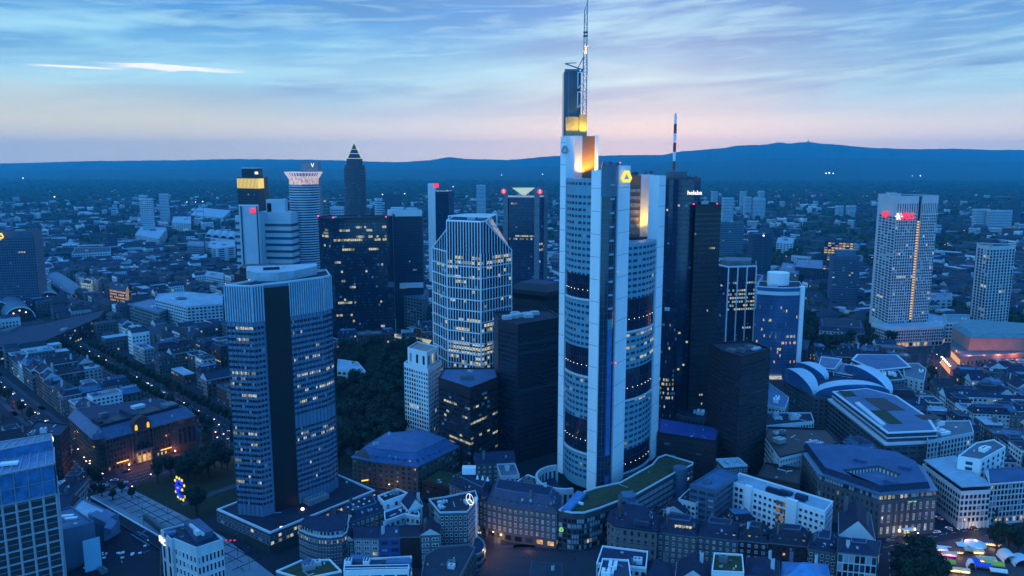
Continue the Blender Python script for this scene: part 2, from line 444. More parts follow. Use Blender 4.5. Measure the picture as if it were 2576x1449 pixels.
            for i in range(n): b.bar((*q[i], z + rise), (*q[(i + 1) % n], z + rise), .5, 2)
            rf = b.build('roof', [m, top or TAR, ZINC], s.root)
        pts = poly or s.poly; ce = centroid(pts)
        if ce_d(pts) < 900 and kind in ('gable', 'mansard'):
            for i in range(n):
                a, c = Vector(p[i]), Vector(p[(i + 1) % n]); d = c - a; Ln = d.length; d.normalize(); nr = Vector((d.y, -d.x))
                if Ln < 9 or nr.dot(-(a + c) / 2) <= 0 or random.random() < .35: continue
                if kind == 'gable' and Ln < max(math.dist(p[0], p[1]), math.dist(p[1], p[2])) - .1: continue
                wd = (ins if kind == 'mansard' else min(math.dist(p[0], p[1]), math.dist(p[1], p[2])) / 2)
                for k in range(random.choice((1, 2, 3))):
                    q = a + d * random.uniform(.15, .85) * Ln - nr * wd * .55; zz = z + rise * .55; up_ = (Vector((-nr.x * wd, -nr.y * wd, rise))).normalized(); d3 = Vector((d.x, d.y, 0)); nn = d3.cross(up_)
                    o3 = Vector((q.x, q.y, zz)) + nn * .12; S = MB(); u_, v_ = d3 * .55, up_ * .75
                    S.face([o3 - u_ - v_, o3 + u_ - v_, o3 + u_ + v_, o3 - u_ + v_]); S.face([o3 - u_ - v_, o3 - u_ - v_ - nn * .2, o3 + u_ - v_ - nn * .2, o3 + u_ - v_]); S.build('skylight', [random.choice((GLASSB, PALER, GLASSM, GLASSB))], rf)  # pale plate colour imitates bright glints on the roof slopes
        for k in range(chim):
            e = random.randrange(n); a = pts[e]; t = random.uniform(.35, .6); x = a[0] + (ce[0] - a[0]) * t; y = a[1] + (ce[1] - a[1]) * t
            c = MB(); c.box((x, y, z + .3 * rise), (1.6, .8, rise * .9 + 1.2), random.choice([0, .785]))
            for g in (-.45, 0, .45): c.cyl((x + g * .7, y + g * .7, z + 1.2 * rise + 1.2), .14, .5, 6, 1)
            c.build('chimney', [random.choice([PALE, GREY, BRICK]), BRICK], rf)
        if dorm:
            for i in range(n):
                a, c = Vector(pts[i]), Vector(pts[(i + 1) % n]); d = c - a; Ln = d.length
                if Ln < 6: continue
                d.normalize(); nr = Vector((d.y, -d.x)); mid = (a + c) / 2
                if nr.dot(-mid) <= 0: continue
                k = min(dorm, int(Ln / 3.4))
                for j in range(k):
                    q = a + d * (Ln * (j + .5) / k) - nr * (ins * .25 + .3); rz = math.atan2(d.y, d.x)
                    D = MB(); D.box((q.x - nr.x * .9, q.y - nr.y * .9, z + rise * .15), (1.7, 2.4, 1.9), rz, 0)
                    D.box((q.x - nr.x * .8, q.y - nr.y * .8, z + rise * .15 + 1.9), (2.0, 2.7, .18), rz, 1)
                    do = D.build('dormer', [dm or m, m], rf)
                    W = MB(); f = q + nr * .32; W.box((f.x, f.y, z + rise * .15 + .35), (1.1, .1, 1.2), rz, 0)
                    W.build('window', [random.choice([GLASS, GLASSB, GLASSM]) if random.random() > .06 else LITY], do)
        return rf
def ngon(c, r, n, ph=0): return [(c[0] + r * math.cos(ph + i * 2 * math.pi / n), c[1] + r * math.sin(ph + i * 2 * math.pi / n)) for i in range(n)]
def pxpoly(z, pts): return [tuple(at(x, y, z)[:2]) for x, y in pts]
def arc(a, b, bulge, n=8):      # points from a to b on a curve pushed out by bulge to the right of a>b
    a = Vector(a[:2]); b = Vector(b[:2]); d = b - a; nr = Vector((d.y, -d.x)).normalized(); out = []
    for i in range(n + 1):
        t = i / n; out.append(tuple(a + d * t + nr * (bulge * 4 * t * (1 - t))))
    return out
def emblem(parent, c, nrm, r, m, name='emblem', depth=.5):   # three-sided ribbon mark
    n = Vector(nrm).normalized(); u = Vector((-n.y, n.x, 0)).normalized(); v = n.cross(u) * -1
    if v.z < 0: v = -v
    out = [(-.42, .95), (.42, .95), (1.0, -.30), (.62, -1.0), (-.62, -1.0), (-1.0, -.30)]
    inn = [(-.05, .50), (.05, .50), (.52, -.42), (.46, -.50), (-.46, -.50), (-.52, -.42)]
    b = MB(); P = lambda q, d: Vector(c) + u * q[0] * r + v * q[1] * r + n * d
    for i in range(6):
        j = (i + 1) % 6
        b.face([P(out[i], depth), P(out[j], depth), P(inn[j], depth), P(inn[i], depth)])
        b.face([P(out[i], 0), P(out[j], 0), P(out[j], depth), P(out[i], depth)]); b.face([P(inn[j], 0), P(inn[i], 0), P(inn[i], depth), P(inn[j], depth)])
    return b.build(name, [m], parent)
def text(parent, s, c, nrm, size, m, name='lettering', depth=.25):
    cu = bpy.data.curves.new('t', 'FONT'); cu.body = s; cu.size = size; cu.extrude = depth; cu.align_x = 'CENTER'; cu.align_y = 'CENTER'
    t = bpy.data.objects.new('t', cu); COL.objects.link(t); dg = bpy.context.evaluated_depsgraph_get()
    me = bpy.data.meshes.new_from_object(t.evaluated_get(dg)); bpy.data.objects.remove(t); me.materials.clear(); me.materials.append(m)
    o = bpy.data.objects.new(name, me); COL.objects.link(o); L = ROOT[parent.name]
    o.parent = parent; o.location = Vector(c) - L; n = Vector(nrm).normalized()
    o.rotation_euler = (math.pi / 2, 0, math.atan2(n.x, -n.y)); return o
def aviation(parent, p, r=.55):
    b = MB(); b.cyl((p[0], p[1], p[2]), r, r * 1.6, 8); b.build('obstruction_light', [REDL], parent)

# ================================================================== landmark towers
def back(poly_front, depth, shrink=0):      # close a front polyline (left>right in the picture) with a back edge `depth` farther away
    a, b = poly_front[0], poly_front[-1]; d = Vector((b[0] - a[0], b[1] - a[1])).normalized(); n = Vector((-d.y, d.x))
    if n.y < 0: n = -n
    return list(poly_front) + [(b[0] + n.x * depth - d.x * shrink, b[1] + n.y * depth - d.y * shrink), (a[0] + n.x * depth + d.x * shrink, a[1] + n.y * depth + d.y * shrink)]

def twin_slab_tower():
    A, B_, C, D, E, G1, G = [tuple(at(x, y, 10)[:2]) for x, y in ((600, 1303), (664, 1309), (689, 1300), (695, 1294), (752, 1277), (832, 1247), (851, 1233))]
    fr = [A, B_, C, D, E, G1, G]
    poly = fr + [(G[0] - 8, G[1] + 24), (A[0] + 12, A[1] + 24)]
    t = Bld('office_tower', 'blue-grey twin-slab tower with dark blank shaft and pale ribbed crown above a dark podium', 'office tower', poly)
    zt = 143
    t.walls(12, zt, mat('pale_spandrel', (.11, .20, .30), .4, .2, .05, streak=True))
    t.part('lift_shaft', lambda b: b.prism([(D[0] - .4, D[1] - 1.2), (E[0] + .1, E[1] - 1.6), (E[0] + .2, E[1] + 3), (D[0], D[1] + 6)], 12, zt - 1.5), BLACK)
    lr = {4: .35, 8: .45, 13: .5, 20: .4, 22: .3, 24: .5, 30: .35, 32: .3}
    t.wins(A, B_, 18, 122, 33, 12, w=.82, h=.46, lit=.05, litrows=lr, kind='plain', blind=.03, thick=.25)
    t.wins(B_, C, 18, 122, 33, 3, w=.7, h=.46, lit=.02, kind='plain', blind=.02, thick=.25)
    lr2 = {7: .12, 9: .22, 11: .3, 13: .12, 16: .3, 20: .25, 26: .3}
    tech = lambda r, c, R_, C_: r in (13, 14)
    t.wins(E, G1, 18, 122, 33, 18, w=.72, h=.46, lit=.03, litrows={5: .25, 7: .12, 10: .35, 11: .35, 17: .2, 19: .25, 22: .2, 25: .25, 30: .1}, kind='plain', blind=.02, thick=.25, skip=tech)
    t.wins(G1, G, 18, 122, 33, 4, w=.72, h=.46, lit=.05, litrows={19: .8, 22: .8, 10: .8}, kind='plain', blind=.02, thick=.25, skip=tech)
    # pale vertical fins of the crown and slim mullions below
    def fins(b, a, c, n, z0, z1, pr, w):
        a, c = Vector(a), Vector(c); d = (c - a); L = d.length; d.normalize(); nr = Vector((d.y, -d.x))
        for i in range(n + 1):
            q = a + d * (L * i / n) + nr * pr / 2; b.box((q.x, q.y, z0), (w, pr, z1 - z0), math.atan2(d.y, d.x))
    for grp in (((A, B_, 22), (B_, C, 8)), ((E, G1, 30), (G1, G, 8))):
        def crown(b):
            for a, c, n in grp: fins(b, a, c, n // 2, 124, zt + .8, .8, .42); b.bar((*a, zt + .6), (*c, zt + .6), .9)
        t.part('crown_fins', crown, mat('pale_blue_fin', (.42, .58, .68), .4, .2, .3))
    def mull(b):
        for a, c, n in ((A, B_, 6), (E, G1, 9), (G1, G, 2)): fins(b, a, c, n, 12, 124, .35, .16)
    t.part('mullion_grid', mull, STEELB)
    t.flat_roof(zt, TAR, PANEL, 1.2, units=0)
    q = pxpoly(zt, ((618, 702), (645, 708), (700, 708), (742, 703), (800, 690), (800, 682), (700, 688), (620, 690)))
    t.part('plant_storey', lambda b: b.prism(ccw(inset(ccw(q), .5)), zt, zt + 5), mat('plant_panel', (.32, .44, .50), .5, .2, .2))
    t.part('plant_hatch', lambda b: b.box((xat(690, 452, zt + 8), 446, zt + 5), (9, 4, 1.2), .35), TAR)
    b = MB(); cc = centroid(q); b.cyl((cc[0] - 8, cc[1] + 3, zt + 3.6), .12, 6, 5); b.bar((cc[0] - 4, cc[1] + 2, zt + 3.6), (cc[0] + 4, cc[1] + 2, zt + 6), .3); b.build('antenna', [STEEL], t.root)
    t.finish()
    # podium it stands on
    pp = pxpoly(12, ((545, 1284), (679, 1344), (944, 1236), (872, 1205), (850, 1196), (640, 1248)))
    occupy(pp, 3)
    p = Bld('podium_building', 'low dark podium with long lit upper windows under the twin-slab tower', 'podium', pp, occ=0)
    p.walls(0, 12, mat('podium_glass', (.05, .055, .06), .35, .3, .2)); p.flat_roof(12.0, TAR, PANEL, .9, 1.2, units=3)
    P0, P1, P2 = pp[0], pp[1], pp[2]
    p.wins(P0, P1, 5, 11, 2, 14, w=.9, h=.7, lit=.3, kind='frame', fr=STEEL, pane=GLASSM, blind=.1)
    p.wins(P1, P2, 5, 11, 2, 30, w=.9, h=.7, lit=.0, litrows={0: .7, 1: .4}, kind='frame', fr=STEEL, pane=GLASSM, blind=.05, lits=(LITY, LITY, LITW))
    for k, (x, y) in enumerate(((704, 1345), (757, 1298))):
        q = at(x + 4, y - 20, 13.0); b = MB(); b.cyl((q.x, q.y, 12.06), .9, .8, 10); p_ = b.build('roof_lamp', [LAMPW], p.root)
    p.finish()
twin_slab_tower()

def tall_bank_tower():
    z0 = 11
    W = lambda x, y: tuple(at(x, y, z0)[:2])
    Lp0, Lp1, F0, F1, F2, F3, R0, R1 = [W(*q) for q in ((1405, 1185), (1418, 1191), (1478, 1229), (1500, 1239), (1536, 1226), (1564, 1202), (1634, 1158), (1650, 1145))]
    lf = arc(Lp1, F0, 3.2, 8); rf = arc(F3, R0, 3.2, 8)
    bk = [(R1[0] - 4, R1[1] + 16), (75, 533), (55, 528), (Lp0[0] - 2, Lp0[1] + 20)]
    poly = [Lp0] + lf + rf[0:] + [R1] + bk
    occupy(poly, 4)
    t = Bld('bank_tower', 'tallest pale blue tower with corner piers, glazed core, yellow-lit crowns and a lattice mast', 'skyscraper', poly, occ=0)
    zL, zR, zF = 200.0, 160.5, 207.0
    FAC = mat('grey_blue_panel_wall', (.15, .34, .42), .4, .15, .04, streak=True)
    # curved office faces
    def face(b, pl, z1):
        inn = [(p[0], p[1] + 14) for p in pl]
        for i in range(len(pl) - 1):
            b.face([(*pl[i], z0), (*pl[i + 1], z0), (*pl[i + 1], z1), (*pl[i], z1)])
        b.face([(*p, z1) for p in pl] + [(p[0], p[1], z1) for p in inn[::-1]])
    t.part('curved_office_wall', lambda b: face(b, lf, zL), FAC)
    t.part('curved_office_wall', lambda b: face(b, rf, zR), FAC)
    # body behind
    t.part('core_wall', lambda b: b.prism(ccw([Lp1, F0, F1, (F1[0] + 2, F1[1] + 26), (60, 522), (Lp0[0] + 2, Lp0[1] + 18)]), z0, zL - 6), FAC)
    t.part('core_wall', lambda b: b.prism(ccw([F2, F3, R0, R1, bk[0], (78, 530), (58, 518)]), z0, zR - 1), FAC)
    gL = [(129, 143.5), (82, 99.5), (33.5, 55)]; gR = [(106, 126), (62, 82), (14, 29)]
    for pl, gs, z1 in ((lf, gL, zL), (rf, gR, zR)):
        rows = 48 if z1 > 190 else 37; rh = (z1 - 16) / rows
        for i in range(len(pl) - 1):
            def sk(r, c, R_, C_, gs=gs, rh=rh, i=i):
                z = 16 + rh * (r + .5)
                if z > z1 - 8 and z1 > 190 and r % 2 == 0: return True
                return any(a - .5 < z < b + .5 for a, b in gs) or (i in (2, 5) and c == 0 and False)
            lr = {}
            if pl is lf: lr = {5: .25, 7: .1, 14: .25, 16: .2, 18: .3, 2: .15, 36: .03, 29: .1}
            else: lr = {18: .5, 20: .4, 22: .45, 13: .35, 11: .3, 10: .2, 19: .2, 34: .1}
            t.wins(pl[i], pl[i + 1], 16, z1 - 1, rows, 1, w=.78 if i % 2 else .55, h=.42, lit=.02, litrows=lr, kind='plain', blind=.03, thick=.3, skip=sk, lits=(LITY, LITW, LITY), pane=GLASSM)
        n = len(pl)
        for ga, gb in gs:
            b = MB(); k0 = 1 if pl is lf else 0; k1 = n - 2 if pl is rf else n - 1
            for i in range(k0, k1):
                a, c = pl[i], pl[i + 1]; d = Vector((c[0] - a[0], c[1] - a[1])).normalized(); o = Vector((d.y, -d.x)) * .35
                b.face([(a[0] + o.x, a[1] + o.y, ga), (c[0] + o.x, c[1] + o.y, ga), (c[0] + o.x, c[1] + o.y, gb), (a[0] + o.x, a[1] + o.y, gb)], 0)
                b.face([(a[0] + o.x * 3, a[1] + o.y * 3, ga - .8), (c[0] + o.x * 3, c[1] + o.y * 3, ga - .8), (c[0] + o.x * 3, c[1] + o.y * 3, ga + .4), (a[0] + o.x * 3, a[1] + o.y * 3, ga + .4)], 1)
                b.face([(a[0] + o.x * 3, a[1] + o.y * 3, ga + .4), (c[0] + o.x * 3, c[1] + o.y * 3, ga + .4), (c[0], c[1], ga + .4), (a[0], a[1], ga + .4)], 1)
                b.bar(((a[0] + c[0]) / 2 + o.x * 1.3, (a[1] + c[1]) / 2 + o.y * 1.3, ga), ((a[0] + c[0]) / 2 + o.x * 1.3, (a[1] + c[1]) / 2 + o.y * 1.3, gb), .12, 2)
                for h in (.33, .66): b.bar((a[0] + o.x * 1.3, a[1] + o.y * 1.3, ga + (gb - ga) * h), (c[0] + o.x * 1.3, c[1] + o.y * 1.3, ga + (gb - ga) * h), .14, 2)
            for i in range(k0, k1):
                a, c = pl[i], pl[i + 1]; mx, my = (a[0] + c[0]) / 2, (a[1] + c[1]) / 2; d = Vector((c[0] - a[0], c[1] - a[1])).normalized()
                b.box((mx + d.y * .55, my - d.x * .55, ga + (gb - ga) * .38), (.25, .2, .22), 0, 3)
            b.build('sky_garden', [CGLASS, PANEL, FRAMED, LAMPW], t.root)
    # corner piers
    def pier(a, b_, z1, d=3.0, zlo=z0):
        a, b_ = Vector(a), Vector(b_); dd = (b_ - a).normalized(); nr = Vector((dd.y, -dd.x)) * 1.0
        q = [a + nr, b_ + nr, b_ - nr * d * 2, a - nr * d * 2]
        B = MB(); B.prism([tuple(v) for v in q], zlo, z1)
        o = B.build('corner_pier', [WHITE], t.root)
        S = MB(); z = zlo + 12
        while z < z1: 
            S.face([(*(a + nr * 1.03), z), (*(b_ + nr * 1.03), z), (*(b_ + nr * 1.03), z + .22), (*(a + nr * 1.03), z + .22)]); z += 13.2
        S.build('panel_joint', [GREY], o)
    pier(F0, F1, zF - 2); pier(F2, F3, zF + .5); pier(Lp0, Lp1, 224.5); pier(R0, R1, 201)
    # glazed front core with lift shaft strip
    core = arc(F1, F2, 2.6, 6)
    t.part('glazed_core', lambda b: b.prism(core + [(F2[0] + 2, F2[1] + 16), (F1[0] + 2, F1[1] + 20)], 6, zF + 1), mat('dark_core_glass', (.02, .035, .06), .12, .3, .1, spec=.8))
    def grid(b):
        for z in range(14, 207, 4):
            for i in range(6): b.bar((core[i][0], core[i][1] - .12, z), (core[i + 1][0], core[i + 1][1] - .12, z), .12)
        for p in core: b.bar((p[0], p[1] - .12, z0), (p[0], p[1] - .12, zF + 1), .14)
    t.part('mullion_grid', grid, STEELB)
    def lifts(b):
        m = ((core[2][0] + core[4][0]) / 2, (core[2][1] + core[4][1]) / 2 - .35)
        b.box((m[0], m[1], 34), (3.0, .9, 78), .5, 1); b.box((m[0], m[1], 12), (3.0, .9, 9), .5, 1)
        for z in range(116, 200, 8): b.box((m[0], m[1] - .1, z), (3.0, .8, 1.1), .5, 0)
        b.box((m[0], m[1] - .1, 112), (3.2, .9, 6), .5, 2)
    t.part('lift_strip', lifts, [mat('faded_panel', (.30, .42, .5), .4), mat('blue_lift_glass', (.05, .16, .42), .25, .3, .1), mat('teal_lift_glass', (.04, .30, .34), .25)])
    t.part('core_louvre', lambda b: b.prism(inset(ccw(core + [(F2[0] + 2, F2[1] + 16), (F1[0] + 2, F1[1] + 20)]), -.35), 190, 207.5), mat('blue_grey_louvre', (.10, .16, .22), .5, .2, 1))
    # roof things on the front core
    def masts(b):
        for i in range(9):
            x = F1[0] + 1 + i * 1.15; b.cyl((x, F1[1] + 4 + (i % 3) * 2, 207.4), .35, random.uniform(.8, 2.6), 6)
        b.bar((F1[0] + 1, F1[1] + 3, 209), (F2[0], F2[1] + 3, 209), .3)
    t.part('rooftop_unit', masts, FRAMED)
    # upper left block: white and copper panels lit from below, then the dark core
    D = 486
    X_ = lambda px, z, d=D: xat(px, d, z)
    ub = [(X_(1419, 212), D), (X_(1464, 212, D - 2), D - 3), (X_(1500, 212), D), (X_(1500, 212), D + 20), (X_(1419, 212), D + 20)]
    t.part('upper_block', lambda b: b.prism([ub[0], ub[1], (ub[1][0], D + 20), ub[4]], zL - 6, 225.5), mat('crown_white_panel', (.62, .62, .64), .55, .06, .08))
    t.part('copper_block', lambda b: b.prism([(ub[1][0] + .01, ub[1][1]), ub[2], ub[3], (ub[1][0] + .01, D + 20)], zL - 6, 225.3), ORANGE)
    t.part('corner_pier', lambda b: b.prism([(X_(1497, 212, D - 3), D - 3), (X_(1505, 212, D - 3), D - 3), (X_(1505, 212, D - 3), D + 18), (X_(1497, 212, D - 3), D + 18)], z0 + 180, 225.8), WHITE)
    D2 = 492
    t.part('dark_core', lambda b: b.prism(ccw([(xat(1418, D2, 240), D2), (xat(1428, D2, 240), D2 - 3), (xat(1459, D2, 240), D2 - 2.2), (xat(1462, D2, 240), D2 + 1), (xat(1462, D2, 240), D2 + 15), (xat(1418, D2, 240), D2 + 15)]), 222, 264.5), mat('dark_blue_glass_core', (.025, .05, .095), .2, .3, .08, spec=.7))
    t.part('lower_core', lambda b: b.prism([(xat(1456, D2, 232), D2 - 4), (xat(1475, D2, 232), D2 - 4), (xat(1475, D2, 232), D2 + 8), (xat(1456, D2, 232), D2 + 8)], 225, 238.5), mat('bronze_core', (.30, .24, .12), .5, .2, .1))
    t.part('core_seam', lambda b: [b.bar((xat(p, D2, 240), D2 - 3.2, 223), (xat(p, D2, 240), D2 - 3.2, 264), .35) for p in (1428.5, 1458)], STEELB)
    t.part('lit_bronze_panel', lambda b: b.prism([(xat(1422, D2, 232), D2 - 3.4), (xat(1455, D2, 232), D2 - 3.4), (xat(1455, D2, 232), D2), (xat(1422, D2, 232), D2)], 225.4, 237), mat('bronze_core', (.14, .12, .09)))  # brownish panel added so the dark core's foot catches yellow floodlight
    def crane(b):
        x = xat(1440, D2, 265); b.box((x, D2 + 3, 264.5), (9, 5, 1.6)); b.bar((x + 6, D2 + 2, 266), (x - 4.5, D2 + 2, 269.5), .7); b.bar((x - 4.5, D2 + 2, 269.5), (x + 2.6, D2 + 2, 270), .5); b.bar((x + 6, D2 + 2, 264.5), (x + 6, D2 + 2, 266.4), 1.0)
    t.part('roof_crane', crane, STEELB)
    # mast
    mx = xat(1471, 484, 250); my = 484
    def mast(b):
        def tr(z0_, z1_, w0, w1, st, ox=0):
            n = max(1, int((z1_ - z0_) / st))
            for sx_, sy in ((-1, -1), (1, -1), (1, 1), (-1, 1)):
                b.bar((mx + ox + sx_ * w0 / 2, my + sy * w0 / 2, z0_), (mx + sx_ * w1 / 2, my + sy * w1 / 2, z1_), .36, 0)
            for i in range(n):
                a = z0_ + (z1_ - z0_) * i / n; c = z0_ + (z1_ - z0_) * (i + 1) / n; w = w0 + (w1 - w0) * i / n; w2 = w0 + (w1 - w0) * (i + 1) / n
                k = 1 if i % 2 else -1
                b.bar((mx - k * w / 2, my - w / 2, a), (mx + k * w2 / 2, my - w2 / 2, c), .26, 0); b.bar((mx - w / 2, my - k * w / 2, a), (mx - w2 / 2, my + k * w2 / 2, c), .26, 0)
                b.bar((mx - w2 / 2, my - w2 / 2, c), (mx + w2 / 2, my - w2 / 2, c), .26, 0)
        tr(238.5, 262, 2.2, 2.2, 3.2); tr(262, 272, 2.4, 2.0, 3)
        b.bar((mx - 5.5, my, 263.5), (mx - 1.2, my - .8, 272), .4); b.bar((mx - 5.5, my + 3, 263.5), (mx - 1, my + .8, 272), .4)
        tr(272, 289, 1.9, 1.7, 3.6); tr(289, 299.5, 1.7, 1.6, 4); 
        b.bar((mx + .8, my, 299), (mx + .9, my, 307.5), .45); b.bar((mx - .8, my, 299), (mx + .9, my, 304), .35)
        for z in (242, 253.5):
            for a, c in (((-4.4, z + 9.5), (1.2, z + 9.5)), ((-4.4, z + 9.5), (-4.4, z)), ((-4.4, z), (1.0, z + 6))):
                b.bar((mx + a[0], my - 1.5, a[1]), (mx + c[0], my - 1.5, c[1]), .55, 1)
        for z in (284, 286): b.box((mx, my, z), (2.6, 2.6, .8), 0, 2)
    t.part('lattice_mast', mast, [STEELB, FRAME, GREY])
    b = MB(); 
    for i in range(10): b.box((mx + random.uniform(-1.3, 1.3), my - 1 + random.uniform(-.6, .6), 273.6 + i * .55), (.5, .4, .6))
    b.box((mx, my, 274), (1.7, 1.7, 4.6)); b.build('mast_lamp_cluster', [emit('mast_lamps', (1, .80, .42), 1.8, flick=1.5)], t.root)
    # right upper block
    D3 = 512
    xr = lambda px, z=185, d=D3: xat(px, d, z)
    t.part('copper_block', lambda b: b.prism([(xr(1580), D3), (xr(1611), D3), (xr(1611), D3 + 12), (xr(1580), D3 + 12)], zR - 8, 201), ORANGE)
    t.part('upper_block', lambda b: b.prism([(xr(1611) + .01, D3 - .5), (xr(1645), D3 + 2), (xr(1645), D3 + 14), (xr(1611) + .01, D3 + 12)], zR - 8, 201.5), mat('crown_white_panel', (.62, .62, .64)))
    for i in range(7):
        z = 162.5 + i * 4.6
        t.part('window_band', lambda b: [b.prism([(xr(1583), D3 - .35), (xr(1608), D3 - .35), (xr(1608), D3 + .1), (xr(1583), D3 + .1)], z, z + 2.1, 0)] + [b.bar((xr(1583 + 25 * k / 8), D3 - .45, z), (xr(1583 + 25 * k / 8), D3 - .45, z + 2.1), .25, 1) for k in range(9)], [GLASS, FRAME])
    t.part('rooftop_unit', lambda b: [b.box((xr(p), D3 + 5, 201), (2.2, 2.4, 1.8 + (p % 3) * .5)) for p in (1590, 1597, 1603, 1625, 1640)], GREY)
    t.part('service_terrace', lambda b: b.prism([(xr(1582), D3 - 11), (xr(1640), D3 - 4), (xr(1640), D3 - .6), (xr(1582), D3 - .6)], zR - 1.5, zR + .4), TAR)
    # marks
    emblem(t.root, (xat(1572, 462, 201), 456, 201.3), (.35, -1, 0), 3.5, SIGNY, depth=.6)
    emblem(t.root, (xat(1421, 476, 216), 474, 217), (-.5, -1, 0), 2.4, mat('grey_sign', (.3, .32, .34), .4), depth=.4)
    for p, z, d in ((1517, 208.6, 452), (1560, 208.9, 458), (1511, 145, 449), (1554, 145, 455), (1507, 90, 447), (1549, 90, 452)): aviation(t.root, (xat(p, d, z), d, z), .4)
    t.finish()
    # uplights that wash the crowns yellow
    def up(px, d, z, watt, rz=0, col=(1, .55, .06), tilt=8, size=80):
        tilt = abs(tilt); watt *= 1.5
        l = bpy.data.lights.new('floodlight', 'SPOT'); l.energy = watt; l.color = col; l.spot_size = R(size); l.spot_blend = .9; l.shadow_soft_size = .5
        o = bpy.data.objects.new('floodlight', l); COL.objects.link(o); o.parent = t.root
        o.location = Vector((xat(px, d, z), d, z)) - ROOT[t.root.name]; o.rotation_euler = (R(180 - tilt), 0, rz)
    for p in (1432, 1444, 1456): up(p, 481, 201, 4000, col=(1, .55, .2), tilt=-8)
    for p in (1470, 1482, 1493): up(p, 481, 201, 15000, col=(1, .60, .03), tilt=-8)
    for p in (1427, 1440, 1450): up(p, 486, 225.5, 8000, col=(1, .62, .02), tilt=-10)
    for p in (1461, 1470): up(p, 485.5, 225.6, 9000, col=(1, .68, .02), tilt=-8)
    for p in (1617, 1627, 1637): up(p, 506.5, 161.5, 9000, col=(1, .58, .05), tilt=-8)
tall_bank_tower()

